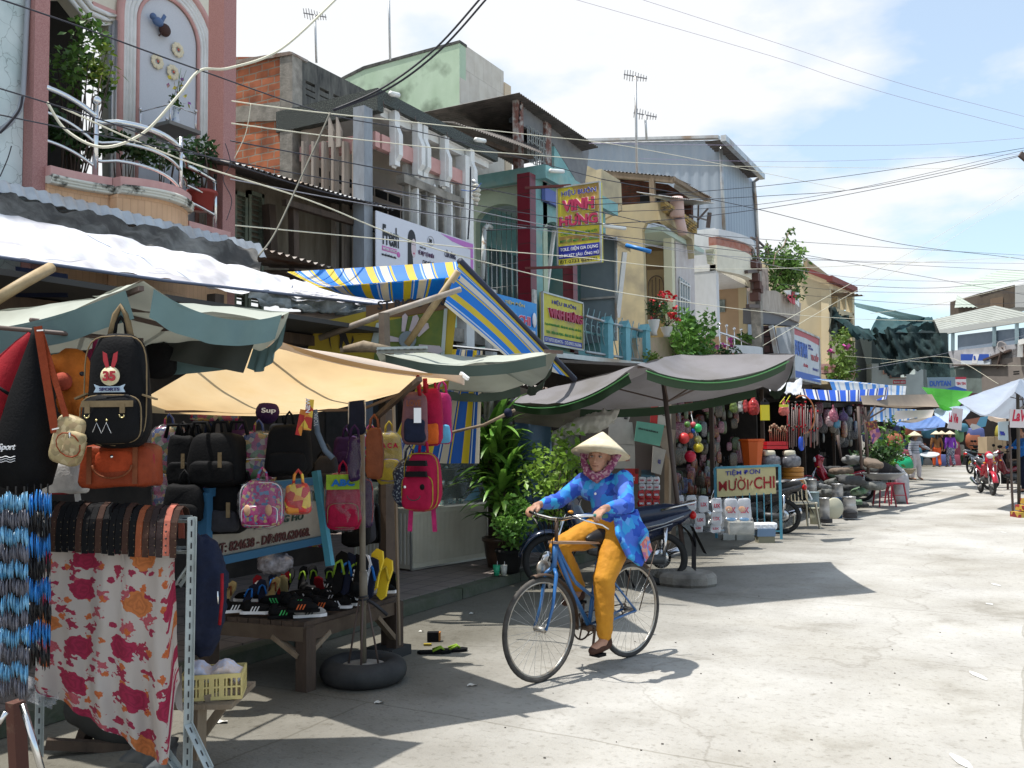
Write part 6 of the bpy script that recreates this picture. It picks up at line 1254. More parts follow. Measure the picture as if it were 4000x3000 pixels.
# ---------------- belts, floral cloth, angle iron rack ----------------
RK=thing('belt_rack','perforated angle iron rack holding rolled belts and the floral cloth','rack',Pd(500,2990,4.1)*V(1,1,0)+UP*0)
angle_iron('',[Pd(748,2020,4.1),Pd(728,3090,4.1)],.045,name='upright',parent=RK)
angle_iron('',[Pd(165,2000,4.35),Pd(150,2960,4.4)],.04,name='upright',parent=RK)
angle_iron('',[Pd(190,2150,4.3),Pd(740,2150,4.12)],.035,name='crossbar',parent=RK);angle_iron('',[Pd(190,2010,4.3),Pd(745,2030,4.12)],.035,name='crossbar',parent=RK)
angle_iron('',[Pd(735,2830,4.1),Pd(820,3010,4.0)],.04,name='brace',parent=RK);angle_iron('',[Pd(640,2940,4.1),Pd(712,3040,4.1)],.04,name='brace',parent=RK);angle_iron('',[Pd(690,2285,4.12),Pd(740,2215,4.1)],.04,name='brace',parent=RK)
fl_m=[f_black,f_black,fm_('belt_brown',(.05,.025,.018)),fm_('belt_tan',(.25,.07,.03)),fm_('belt_dark',(.03,.02,.02)),fm_('belt_salmon',(.42,.13,.09))]
seq=[0,2,0,1,0,2,0,0,2,0,0,1,2,0,3,2,4,4,5,2];nb=len(seq);first={}
pb,qb=Pd(210,2010,4.28),Pd(722,2030,4.10)
for i,k in enumerate(seq):
 c=pb.lerp(qb,(i+.5)/nb)+V(0,0,J(.006));wv=(qb-pb).length/nb*.44;dr=(qb-pb).normalized()
 lab=('black','dark glossy','brown','tan','very dark brown','salmon riveted')[k]
 if k in first:o=dup(first[k],c);
 else:
  o=thing('belt','x','belt',c,local=True,group='belts draped over the rack');first[k]=o;m=MB()
  pr=[(-.10,-.155),(-.098,-.07),(-.085,-.005),(-.05,.045),(0,.062),(.05,.045),(.08,0),(.09,-.10)]
  for(y0,z0),(y1,z1)in zip(pr[:-1],pr[1:]):
   a=CF*y0+UP*z0;b_=CF*y1+UP*z1;nrm=(b_-a).cross(dr).normalized()*.002;m.ob((a+b_)/2,dr*wv,(b_-a)/2,nrm)
  m.build('strap',fl_m[k],o)
  m=MB();[m.ball(CF*-.102+UP*(-.14+j*.03)+dr*(0 if k==5 else wv*.8),.0045 if k==5 else .0018,6,4)for j in range(5)]
  m.build('stitching' if k!=5 else 'rivet',f_khaki if k!=5 else s_black,o)
 o['label']=lab+' belt draped over the rack above the floral cloth'
def floral():
 m=mat('floral_cotton',(.38,.34,.315),.85);nt,N,L,b=nodes(m);tc=N.new('ShaderNodeTexCoord');sp=N.new('ShaderNodeMapping');L.new(tc.outputs['UV'],sp.inputs[0])
 def layer(sc,thr,cols,base,off,dist,amp):
  mp=N.new('ShaderNodeMapping');mp.inputs['Location'].default_value=off;L.new(tc.outputs['UV'],mp.inputs[0])
  n=N.new('ShaderNodeTexNoise');n.inputs['Scale'].default_value=dist;n.inputs['Detail'].default_value=3;L.new(mp.outputs[0],n.inputs['Vector'])
  av=N.new('ShaderNodeVectorMath');av.operation='MULTIPLY_ADD';L.new(n.outputs['Color'],av.inputs[0]);av.inputs[1].default_value=(amp,amp,0);L.new(mp.outputs[0],av.inputs[2])
  v=N.new('ShaderNodeTexVoronoi');v.voronoi_dimensions='2D';v.inputs['Scale'].default_value=sc;v.inputs['Randomness'].default_value=.6;L.new(av.outputs[0],v.inputs['Vector'])
  lt=N.new('ShaderNodeMath');lt.operation='LESS_THAN';L.new(v.outputs['Distance'],lt.inputs[0]);lt.inputs[1].default_value=thr
  s=N.new('ShaderNodeSeparateColor');L.new(v.outputs['Color'],s.inputs[0]);rp=N.new('ShaderNodeValToRGB');rp.color_ramp.interpolation='CONSTANT';rp.color_ramp.elements[0].color=(*cols[0],1);rp.color_ramp.elements[1].position=.6;rp.color_ramp.elements[1].color=(*cols[1],1);L.new(s.outputs[0],rp.inputs[0])
  w=N.new('ShaderNodeMath');w.operation='MULTIPLY';L.new(v.outputs['Distance'],w.inputs[0]);w.inputs[1].default_value=60;sn=N.new('ShaderNodeMath');sn.operation='SINE';L.new(w.outputs[0],sn.inputs[0])
  mr=N.new('ShaderNodeMapRange');mr.inputs[1].default_value=-1;mr.inputs[3].default_value=.8;mr.inputs[4].default_value=1.1;L.new(sn.outputs[0],mr.inputs[0]);hs=N.new('ShaderNodeHueSaturation');L.new(mr.outputs[0],hs.inputs['Value']);L.new(rp.outputs[0],hs.inputs['Color'])
  mx=N.new('ShaderNodeMix');mx.data_type='RGBA';L.new(lt.outputs[0],mx.inputs[0]);L.new(hs.outputs[0],mx.inputs[7])
  if base is None:mx.inputs[6].default_value=(.38,.34,.315,1)
  else:L.new(base,mx.inputs[6])
  return mx.outputs[2]
 s1=layer(8.5,.24,[(.26,.02,.05),(.34,.07,.09)],None,(.3,.1,0),30,.15)
 s2=layer(11,.17,[(.40,.10,.03),(.24,.015,.05)],s1,(1.7,2.1,0),40,.05)
 s3=layer(4.6,.27,[(.25,.012,.045),(.38,.12,.035)],s2,(.05,.4,0),22,.085)
 L.new(s3,b.inputs['Base Color']);return m
m=MB();d0,d1=4.27,4.1
outl_b=[(0,2690),(.12,2735),(.3,2800),(.42,2820),(.6,2890),(.75,2960),(.93,2975),(.97,2700),(1,2660)]
def yb_(u):
 for(a,x),(b_,y)in zip(outl_b[:-1],outl_b[1:]):
  if u<=b_:return x+(y-x)*(u-a)/(b_-a)
 return 2660
def ffn(u,v):
 xt=175+(680-175)*u;xb=150+(705-150)*u;y0=2147;y1=yb_(u);d=d0+(d1-d0)*u;k=math.sin(u*30+1.2*math.sin(v*3))*.018*(.3+v)+math.sin(u*13+v*2)*.022*v+.02*fbm(u*5,v*3)
 return Pd(xt+(xb-xt)*v+4*math.sin(u*30)*v,y0+(y1-y0)*v,d-.02)-CF*k
m.grid(ffn,90,24,(.62,.9));t=m.build('floral_cloth',floral());tag(t,'white cotton cloth with crimson and orange flowers draped in folds from the belt rack','cloth')
m=MB();m.patch(Pd(600,2680,4.15),Pd(708,2600,4.13),Pd(712,2790,4.12),Pd(680,2740,4.12),8,6,disp=lambda u,v:.01*math.sin(9*u));tag(m.build('cloth_corner',mat('plain_cotton',(.52,.46,.42),.85)),'turned back plain corner of the floral cloth','cloth')
t=thing('jacket','dark navy jacket with red lining edge hanging beside the belt rack','clothing',Pd(800,2560,4.3))
m=MB();m.tube([Pd(790,2090,4.3),Pd(805,2140,4.3),Pd(815,2250,4.3),Pd(810,2400,4.3),Pd(795,2500,4.3),Pd(785,2560,4.3)],[.02,.06,.088,.085,.07,.04],12);m.tube([Pd(765,2080,4.25),Pd(770,2300,4.22),Pd(760,2450,4.22),Pd(765,2530,4.25)],[.02,.05,.045,.02],10);flesh(m,'cloth',f_navy,t,.012,4,.03,.05)
m=MB();m.tube([Pd(868,2240,4.22),Pd(868,2340,4.2),Pd(858,2440,4.22)],.008,5);m.build('red_edge',f_red,t);m=MB();m.tube([Pd(850,2310,4.18),Pd(852,2360,4.18)],.004,5);m.build('zip',steel,t)
CT=thing('wooden_stand','rough wooden stand under the yellow plastic crate','stand',G(880,3000))
m=MB();m.ob(Pd(840,2715,4.45),CR*.14,CF*.2,UP*.012);m.build('top',wood,CT);m=MB();m.bar(Pd(900,2720,4.4),Pd(770,2900,4.4),.04);m.bar(Pd(775,2735,4.3),Pd(770,2960,4.3),.055);m.bar(Pd(800,2735,4.3),Pd(935,2700,4.35),.03,.05);m.build('leg',wood,CT)
CB=thing('plastic_crate','yellow slatted plastic crate on the wooden stand','crate',Pd(830,2700,4.4))
cp=Pd(838,2660,4.4);cm=mat('crate_yellow',(.62,.50,.20),.5,(.52,.42,.17),8);x_,y_=CR,CF
m=MB()
tw2=Matrix.Rotation(.18,3,'Z');x_,y_=tw2@CR,tw2@CF
for(s_,a,b_,l,w2)in((-1,x_,y_,.135,.10),(1,x_,y_,.135,.10)):
 for zz,hh_ in((-.055,.008),(.045,.010),(-.005,.004)):m.ob(cp+y_*w2*s_+UP*zz,x_*l,y_*.004,UP*hh_)
 for k in range(13):
  u=-l+2*l*k/12;w_=.012 if 4<=k<=8 and k%2==0 else .004;m.ob(cp+y_*w2*s_+x_*u,x_*w_,y_*.0035,UP*.05)
 for zz,hh_ in((-.055,.008),(.045,.010),(-.005,.004)):m.ob(cp+x_*l*s_+UP*zz,y_*w2,x_*.004,UP*hh_)
 for k in range(9):m.ob(cp+x_*l*s_+y_*(-w2+2*w2*k/8),y_*.004,x_*.0035,UP*.05)
m.ob(cp-UP*.062,x_*.135,y_*.10,UP*.003);m.build('basket',cm,CB)
t=thing('folded_cloths','pile of pale pink and white folded cloths in the yellow crate','cloth',cp-UP*.05);m=MB()
for k in range(12):a=cp+x_*(-.11+.02*k)+UP*(.045+.02*math.sin(k));m.tube([a-y_*.08,a+UP*.02,a+y_*.08],.022,7)
flesh(m,'pile',mat('pale_cloths',(.62,.50,.45),.8,(.55,.56,.68),14,.45,.55),t,.008,2,.012,.02)
m=MB();m.bar(Pd(60,2740,3.9),Pd(78,3080,3.9),.055);tag(m.build('timber_prop',mat('red_brown_wood',(.09,.035,.025),.8,(.20,.14,.1),9,.55,.75)),'red brown timber leg at bottom left below the blue laces','leg')
m=MB();m.tube([Pd(88,2750,3.8),Pd(178,3060,3.75)],.014,10);tag(m.build('chrome_tube',steel),'shiny chrome tube leaning at bottom left','tube')
m=MB();m.tube([Pd(25,2780,3.8),Pd(-20,2850,3.8)],.012,8);tag(m.build('chrome_tube',steel),'short chrome tube at the bottom left corner','tube')
t=thing('plastic_sheet','crumpled clear plastic sheet below the blue laces','plastic',Pd(180,2720,4.2));m=MB();m.patch(Pd(90,2640,4.2),Pd(240,2660,4.3),Pd(210,2770,4.2),Pd(110,2740,4.2),14,10,disp=lambda u,v:.03*math.sin(13*u+7*v)+.02*math.sin(29*v));m.build('sheet',mat('clear_plastic',(.5,.5,.52),.12,alpha=.35),t)
m=MB();m.patch(Pd(560,2850,4.5),Pd(720,2900,4.3),Pd(640,3060,4.2),Pd(480,2960,4.6),12,8,disp=lambda u,v:.03*math.sin(11*u+4*v));tag(m.build('grey_sheet',mat('grey_plastic_sheet',(.10,.11,.12),.5)),'dull grey sheet sagging behind the floral cloth','sheet')
m=MB()
for k in range(3):sqb(m,Pd(360+k*60,2760+k*40,4.9),.14,.12,.1,.8)
flesh(m,'sack',mat('dark_sack',(.03,.03,.028),.8),None,.02,4);tag(COL.objects[-1],'heap of dark sacks on the ground behind the floral cloth','sack')
m=MB();m.bar(Pd(180,2905,4.7),Pd(700,2930,4.9),.05);m.bar(Pd(420,2640,4.8),Pd(300,2960,4.9),.06);tag(m.build('trestle',wood_dark),'dark trestle timbers behind the floral cloth near the ground','trestle')
# ---------------- signboard of the watch repairer ----------------
dS=6.0;a,b_,c=Pd(800,2200,5.5),Pd(1262,2105,6.6),Pd(780,1960,5.5)
WB=Board('repair_sign','hand lettered watch repair sign with blue frame leaning behind the shoes','sign',a,b_-a,UP*.42,mat('dirty_white_board',(.32,.30,.26),.8,(.22,.20,.17),3),.02,(.05,mat('frame_blue',(.02,.10,.20),.7)))
ink=mat('ink_green',(.02,.05,.04));WB.txt('Chuyên:',.02,.62,.26,.80,ink,.0,shear=.3);WB.txt('& SỬA CHỮA',.62,.66,.92,.86,ink,.02,shear=.2);WB.txt('CÁC LOẠI ĐỒNG HỒ',.08,.36,.80,.56,ink,.02,shear=.2);WB.txt('ĐT: 824638 - DĐ:090.620468.',.05,.10,.86,.25,mat('ink_maroon',(.07,.02,.02)),.02,shear=.1)
m=MB();m.bar(Pd(1235,1840,6.0),Pd(1290,2210,5.9),.035,.05);tag(m.build('blue_post',mat('post_sky_blue',(.06,.26,.36),.6,(.04,.18,.26),6)),'sky blue painted post leaning at the end of the repair sign','post')
# ---------------- bench with shoes ----------------
bl=[G(1180,2690),G(1530,2575)];zt_=.62
BZ=.435;f1,f2=Pz(1190,2432,BZ),Pz(1562,2328,BZ)
r1=Pz(800,2402,BZ)
TB=thing('market_bench','dark weathered wooden bench table laden with shoes and sandals','table',(f1+f2)/2*V(1,1,0))
m=MB();n=9
e0,e1=f2-f1,r1-f1
l0=f1;ln=e0.normalized();wd=(r1-f1)
for i in range(n):
 a=f1+wd*(i/n)+wd*.005;b_=f1+wd*((i+1)/n)-wd*.005;m.prism([a,a+e0,b_+e0,b_],(0,0,-.03))
m.build('top',wood_dark,TB)
m=MB();m.bar(f1-UP*.075,f2-UP*.075,.03,.09);m.bar(f1-UP*.075,f1+wd-UP*.075,.03,.09);m.build('apron',mat('apron_wood',(.07,.045,.03),.85,(.11,.08,.055),6),TB)
for p in(f1+e0*.03+wd*.02,f2-e0*.04+wd*.02,f1+wd*.95,f2+wd*.95):m=MB();q=V(p.x,p.y,0);m.bar(q,q+UP*(BZ-.035),.09);m.build('leg',wood_dark,TB)
m=MB();m.bar(V(f2.x,f2.y,0)+UP*.12-e0*.05,f2-UP*.1-e0*.28,.05,.03);m.build('brace',wood,TB);m=MB();m.bar(V(f1.x,f1.y,0)+UP*.25+e0*.06,f1-UP*.1+e0*.22,.05,.03);m.build('brace',wood,TB);m=MB();m.bar(V(f1.x,f1.y,0)+UP*.22+wd*.05,f1-UP*.1+wd*.3,.05,.03);m.build('brace',wood,TB)
m=MB();m.bar(Pd(1518,2575,6.9),Pd(1515,1600,6.9),.12,.05);tag(m.build('tall_post',mat('stall_post',(.06,.04,.03),.8,(.10,.07,.05),6)),'tall dark post rising at the far end of the shoe bench','post')
m=MB();m.bar(Pd(1560,2520,6.6),Pd(1536,1500,6.6),.022,.012);tag(m.build('thin_batten',wood),'thin pale batten nailed beside the tall dark post','batten')
m=MB();q=G(1518,2560);m.box(q-V(.12,.12,0),q+V(.12,.12,.07));tag(m.build('footing_block',mat('footing_dark',(.04,.04,.04),.9)),'dark block under the tall post at the end of the bench','block')
sneakm=[f_black,s_white]
def shoe_mesh(t,body,sole,stripe):
 m=MB();pr=[(-.13,.03,.035),(-.09,.04,.05),(-.03,.04,.052),(.04,.045,.04),(.09,.045,.03),(.13,.03,.022)]
 m.tube([(x,0,.02+h*.6)for x,w_,h in pr],[.012,.038,.04,.04,.036,.012],10);m.tube([(-.10,0,.05),(-.08,0,.085),(-.05,0,.09)],[.034,.034,.03],10)
 flesh(m,'upper',body,t,.008,3);m=MB();m.prism([(x,y,0)for x,y in((-.135,-.02),(-.10,-.036),(0,-.034),(.08,-.045),(.135,-.02),(.14,.01),(.08,.042),(0,.036),(-.1,.036),(-.135,.02))],(0,0,.024));m.build('sole',sole,t)
 m=MB()
 for k in range(3):m.ob((-.03+k*.025,-.037,.045),(.005,0,0),(0,.006,.0),(.010,0,.02));m.ob((-.03+k*.025,.037,.045),(.005,0,0),(0,.006,0),(.010,0,.02))
 m.build('stripes',stripe,t)
def sandal_mesh(t,sole,strap):
 m=MB();m.prism([(x,y,0)for x,y in((-.125,0),(-.10,-.03),(-.02,-.03),(.06,-.045),(.12,-.03),(.135,.01),(.10,.042),(0,.034),(-.10,.032))],(0,0,.018));m.build('sole',sole,t)
 m=MB();m.tube([(.075,0,.02),(.05,-.02,.042),(-.01,-.035,.02)],.008,6);m.tube([(.075,0,.02),(.05,.02,.042),(-.01,.035,.02)],.008,6);m.build('strap',strap,t)
kinds=[('black sneaker with white stripes',0,f_black,s_white,s_white),('black sneaker with green stripes',0,f_black,f_black,mat('neon_green',(.05,.45,.12))),('grey white loafer',0,fm_('loafer_grey',(.35,.34,.33)),s_white,f_black),('black slide sandal with orange bars',0,f_black,f_black,mat('neon_orange',(.6,.12,.03))),
 ('navy flip flop',1,f_navy,f_blue,None),('beige flat sandal',1,fm_('beige_sole',(.45,.34,.16)),f_brown,None),('black flip flop with green strap',1,f_black,f_green,None),('yellow flip flop with dark letters',1,mat('flop_yellow',(.72,.50,.02),.6),mat('flop_strap',(.5,.35,.02)),None),('red and white child sandal',1,f_red,s_white,None)]
protos={}
def item(k,loc,rz,tx=0,ty=0,sc=1,where=''):
 nm,ty_,a,b_,c_=kinds[k]
 if k in protos:o=dup(protos[k],loc)
 else:
  o=thing('sneaker' if ty_==0 else 'sandal','x','shoe',loc,local=True,group='shoes heaped on the bench');protos[k]=o
  shoe_mesh(o,a,b_,c_)if ty_==0 else sandal_mesh(o,a,b_)
 o.rotation_euler=(tx,ty,rz);o.scale=(sc,)*3;o['label']=nm+' '+where;return o
RS=random.Random(5)
e0n,wdn=e0,wd
spots=[]
for i in range(9):
 for j in range(5):
  spots.append((.05+.92*i/8,.07+.85*j/4))
ci=0
posn=['nearest the street corner of the bench','on the street edge of the bench','in the middle of the bench heap','at the back of the bench heap','at the far end of the bench']
for u,v in spots:
 if u>.55:k=RS.choice([4,6,0,4,8,6])
 elif v<.25 and u<.35:k=RS.choice([3,2,3,5])
 elif v<.5:k=RS.choice([0,1,0,1,2,0])
 else:k=RS.choice([5,5,4,6,0,8])
 p=f1+e0*(u+RS.uniform(-.03,.03))+wd*(v+RS.uniform(-.03,.03));lift=RS.uniform(0,.05)if kinds[k][1]==0 else .10;tilt=0 if kinds[k][1]==0 else-1.0+RS.uniform(-.2,.3)
 w_=posn[0]if u<.2 and v<.3 else posn[1]if v<.3 else posn[4]if u>.8 else posn[2]if v<.65 else posn[3]
 item(k,(p.x,p.y,BZ+.005+lift),YAW+RS.choice([0,.3,-.3,3.1])+(.0 if kinds[k][1]==0 else 1.57),0 if not tilt else 0,tilt,.8,w_)
a=Pd(1470,2230,6.45);item(7,a,YAW+1.2,0,-1.25,1.15,'on edge at the bench end');o=item(7,Pd(1505,2265,6.5),YAW+1.2,0,-1.2,1.15,'second from the bench end')
text('2 1 G 2',Pd(1452,2190,6.36),(-UP+CR*.5),CR,.12,.02,s_black,protos[7],bold=.02)if False else None
for k in range(5):item((6,4,6,0,4)[k],Pd(1330+k*30,2240+k*6,6.35),YAW+1.3,0,-1.2,1.15,'on edge behind the tan pole')
t=thing('plastic_wrapped_shoes','clear plastic bag of shoes on top of the bench heap','bag',Pd(1080,2240,6.2));m=MB();sqb(m,Pd(1075,2200,6.2),.12,.1,.07,.9);flesh(m,'wrap',mat('shiny_wrap',(.35,.33,.36),.15,(.12,.11,.12),20),t,.012,2,.05,.04)
# ---------------- things on the ground nearby ----------------
for k,(a,b_)in enumerate(((1695,2553),(1758,2546))):
 o=item(6,G(a,b_)+UP*.005,YAW+.1+k*.1,0,0,1.0,'on the ground, '+('left' if k==0 else 'right')+' one of the pair');o['group']='slippers on the ground'
t=thing('paint_tin','small dark box with orange end lying on the ground by the slippers','box',G(1700,2508));m=MB();m.ob(G(1692,2506)+UP*.04,CR*.045,CF*.03,UP*.035);m.build('box',f_black,t);m=MB();m.ob(G(1715,2505)+UP*.04,CR*.012,CF*.028,UP*.033);m.build('end',mat('tin_orange',(.35,.14,.03)),t)
m=MB();m.ob(G(1670,2522)+UP*.01,CR*.03,CF*.015,UP*.006);tag(m.build('yellow_wrapper',f_yel),'small yellow wrapper on the ground beside the dark box','litter')
for i,(a,b_,s_)in enumerate(((1845,2400,.03),(855,2828,.045),(1845,2682,.035),(1590,2540,.02),(1645,2470,.02),(1480,2750,.03))):
 c=G(a,b_)+UP*.004;m=MB();m.patch(c-CR*s_,c+CR*s_+UP*.01,c+CR*s_*.8+CF*s_,c-CR*s_*.7+CF*s_*.8+UP*.012,4,3,disp=lambda u,v:.004*math.sin(9*u+5*v));m.build('paper_scrap',mat('paper',(.55,.54,.50),.8));tag(COL.objects[-1],('white paper scrap near the kerb by the display cabinet','white scrap under the crate stand','pale scrap on the shaded ground right of the tyre','tiny scrap beside the footing block','tiny scrap above the slippers','pale leaf scrap in front of the tyre foot')[i],'litter','scraps on the ground')
# ---------------- glass display cabinet ----------------
DC=thing('display_cabinet','glass fronted display cabinet on castors with ribbed cream panels','cabinet',G(1700,2290))
A_,B_2=G(1605,2275),G(1902,2222)
ex=(B_2-A_);L0=ex.length;ex.normalize();ey=V(-ex.y,ex.x,0);W0=.95
if ey.dot(CF)<0:ey=-ey
rib=mat('ribbed_cream',(.56,.52,.42),.6,(.48,.44,.35),4)
def P3(x,y,z):return A_+ex*x+ey*y+UP*z
zb0,zg,ztp=.14,.80,1.55
m=MB();m.hexa([P3(0,0,zb0),P3(L0,0,zb0),P3(L0,W0,zb0),P3(0,W0,zb0),P3(0,0,zg),P3(L0,0,zg),P3(L0,W0,zg),P3(0,W0,zg)])
for k in range(60):x=L0*(k+.5)/60;m.ob(P3(x,-.003,(zb0+zg)/2),ex*.006,ey*.003,UP*(zg-zb0-.12)/2)
m.build('base',rib,DC)
m=MB()
for k in range(15):m.ob(P3(-.004,W0*(k+.5)/15,(zb0+zg)/2),ex*.004,ey*.012,UP*(zg-zb0-.1)/2)
m.build('ribs',mat('rib_white',(.6,.58,.52),.6),DC)
al=mat('aluminium',(.55,.55,.52),.35,metal=.8)
m=MB();off=.16
for(p,q)in((P3(0,0,zg),P3(0,off,ztp)),(P3(L0,0,zg),P3(L0,off,ztp)),(P3(0,off,ztp),P3(L0,off,ztp)),(P3(0,W0,zg),P3(0,W0,ztp)),(P3(L0,W0,zg),P3(L0,W0,ztp)),(P3(0,W0,ztp),P3(L0,W0,ztp)),(P3(0,off,ztp),P3(0,W0,ztp)),(P3(L0,off,ztp),P3(L0,W0,ztp)),(P3(0,-.006,zg),P3(L0,-.006,zg)),(P3(0,-.006,zb0),P3(L0,-.006,zb0)),(P3(0,-.006,zb0),P3(0,-.006,zg)),(P3(L0,-.006,zb0),P3(L0,-.006,zg))):m.bar(p,q,.022)
m.build('frame',al,DC)
m=MB();m.prism([P3(.01,.0,zg),P3(L0-.01,.0,zg),P3(L0-.01,off,ztp),P3(.01,off,ztp)],ey*.004);m.build('glass',mat('cabinet_glass',(.5,.6,.55),.04,spec=.8,alpha=.14),DC)
m=MB();m.prism([P3(-.002,0.01,zg),P3(-.002,off,ztp),P3(-.002,W0,ztp),P3(-.002,W0,zg)],ex*.004);m.build('side_glass',MATS['cabinet_glass'],DC)
for z in(1.0,1.2,1.38):m=MB();m.ob(P3(L0/2,W0*.65,z),ex*(L0/2-.02),ey*.15,UP*.006);m.build('shelf',mat('shelf_dim',(.14,.12,.09),.6),DC)
m=MB();m.ob(P3(L0/2,W0-.01,1.15),ex*L0/2,ey*.006,UP*.36);m.build('back_panel',mat('cab_back',(.05,.05,.04),.8),DC)
for x in(.08,.45*L0,.7*L0,L0-.05):
 m=MB();c=P3(x,.05,.06);m.lathe([(.02,-.015),(.055,-.015),(.055,.015),(.02,.015)],c,16,mtx=(ey).to_track_quat('Z','Y').to_matrix());m.bar(c+UP*.02,c+UP*.09,.03);m.build('castor',f_black,DC)
gl=mat('trinket',(.55,.5,.4),.2,(.1,.3,.35),60,.45,.55,isl=.8,metal=.3)
RZ=random.Random(3)
t=thing('watches','rows of watches and bracelets set out inside the glass cabinet','watches',P3(L0/2,.3,zg),group=None);t['kind']='stuff'
m=MB()
for k in range(150):
 z=RZ.choice([zg+.01,zg+.01,1.01,1.21,1.39]);y=RZ.uniform(.1,.45)if z<.9 else RZ.uniform(W0*.65-.13,W0*.65);c=P3(RZ.uniform(.05,L0-.05),y,z);r=RZ.uniform(.008,.02);m.ob(c+UP*r,ex*r,ey*r*.5,UP*r*RZ.uniform(.6,1.6))
m.build('watch_faces',gl,t)
m=MB();m.prism([P3(L0-.35,.05,zg+.04),P3(L0-.03,.05,zg+.04),P3(L0-.05,.09,zg+.20)],ey*.004);tag(m.build('blue_card',f_sky),'pale blue card standing in the right corner of the glass cabinet','card')
text('90 L 60',Pd(1620,1490,8.8),CR,UP,.4,.06,s_white,yb,bold=.02)
# ---------------- bicycle ----------------
def wheelparts(parent,c,r,wd_,tyre,rimm,spoke,n=32,hub=.02,rr=None,sub=True):
 """wheel in the local x-z plane: a rim with tyre and spokes as sub-parts"""
 c=Vector(c);rr=rr or r-.035;ring=lambda q,k=48:[c+V(q*math.cos(2*math.pi*i/k),0,q*math.sin(2*math.pi*i/k))for i in range(k)]
 m=MB();m.tube(ring(rr),.009,6,closed=True);w=m.build('wheel',rimm,parent)
 m=MB();m.tube(ring(r-wd_/2),wd_/2,10,closed=True);m.build('tyre',tyre,w)
 m=MB()
 for i in range(n):
  a=2*math.pi*i/n;s=(-1)**i*.025;b_=a+(-1)**(i//2)*.25;m.tube([c+V(hub*math.cos(b_),s,hub*math.sin(b_)),c+V(rr*math.cos(a),0,rr*math.sin(a))],.0012,3,cap=False)
 m.build('spokes',spoke,w)
 m=MB();m.tube([c-V(0,.045,0),c+V(0,.045,0)],hub,10);m.tube([c-V(0,.06,0),c+V(0,.06,0)],.006,6);m.build('hub',rimm,w)
 return w
tyrem=mat('bicycle_tyre',(.035,.032,.030),.8,(.09,.08,.07),12);rimm=mat('dull_rim',(.42,.41,.38),.4,(.28,.22,.16),10,metal=.8);spk=mat('spoke_steel',(.45,.45,.44),.4,metal=.9)
bikeblue=mat('bicycle_blue',(.015,.12,.36),.4,(.03,.10,.22),9,coat=.3);rustm=mat('rusty_dark_steel',(.06,.045,.035),.6,(.12,.07,.045),14,metal=.4)
FC=G(2112,2664);RC=G(2464,2566);BX=(FC-RC);WB=BX.length;BRZ=math.atan2(BX.y,BX.x)
BK=thing('bicycle','old blue bicycle with wooden plank across its frame ridden towards the camera','bicycle',RC,BRZ,local=True)
RW=.34;fx,rx=(WB,0,RW),(0,0,RW)
wheelparts(BK,fx,RW,.034,tyrem,rimm,spk);wheelparts(BK,rx,RW,.034,tyrem,rimm,spk)
bb,ht,cw_,st_=V(.46,0,.28),V(.775,0,.90),V(.81,0,.72),V(.345,0,.74)
m=MB();m.tube([ht,cw_],.021,10);m.tube([bb,st_],.016,10)
m.tube([V(.785,0,.86),V(.63,0,.56),bb+V(0,0,.02)],.017,10);m.tube([V(.78,0,.83)+V(-.01,0,.03),V(.60,.018,.60),V(.40,.018,.47)],.011,8);m.tube([V(.77,0,.87),V(.59,-.018,.62),V(.40,-.018,.49)],.011,8)
for s in(-1,1):
 m.tube([bb+V(0,s*.03,0),V(0,s*.055,RW)],.009,8);m.tube([st_+V(.01,s*.018,-.03),V(0,s*.055,RW)],.008,8)
m.build('frame',bikeblue,BK)
for s in(-1,1):
 m=MB();m.tube([cw_+V(0,s*.015,0),V(.83,s*.05,.69),V(.875,s*.055,.48),V(WB,s*.055,RW)],[.014,.014,.011,.009],8);m.build('fork_blade',bikeblue,BK)
m=MB();m.tube([ht,V(.765,0,1.05)],.013,8);m.tube([bb-V(0,.05,0),bb+V(0,.05,0)],.024,12);m.tube([st_,V(.325,0,.84)],.012,8);m.build('stem',rustm,BK)
hb=[V(.62,.30,1.075),V(.66,.27,1.08),V(.76,.24,1.085),V(.80,.15,1.07),V(.77,.05,1.05),V(.765,0,1.05),V(.77,-.05,1.05),V(.80,-.15,1.07),V(.78,-.24,1.085),V(.72,-.27,1.08),V(.66,-.29,1.075)]
m=MB();m.tube(hb,.011,10);m.build('handlebar',steel,BK)
for s in(-1,1):
 m=MB();m.tube([V(.60,s*.30,1.075),V(.70,s*.272,1.08)],.016,10);m.build('grip',mat('teal_grip',(.02,.12,.10),.6),BK)
 m=MB();m.tube([V(.79,s*.20,1.07),V(.75,s*.25,1.05),V(.66,s*.31,1.02),V(.62,s*.33,.99)],.006,6);m.build('brake_lever',steel,BK)
 m=MB();m.tube([V(.79,s*.2,1.07),V(.86,s*.12,1.11),V(.85,s*.04,.98),V(.82,0,.75)],.003,5);m.build('brake_cable',f_black,BK)
m=MB();m.ob((.575,0,.875),(.23,0,.02),(0,.045,0),(0,0,.008));m.build('wooden_plank',mat('plank_brown',(.22,.13,.08),.8,(.32,.22,.15),10,stretch=(1,8,8)),BK)
m=MB();m.tube([V(.18,0,.885),V(.24,0,.90),V(.34,0,.88),V(.44,0,.89),V(.47,0,.885)],[.05,.085,.07,.03,.015],12);sd_=flesh(m,'saddle',mat('saddle_black',(.012,.011,.011),.45),BK,.01,3)
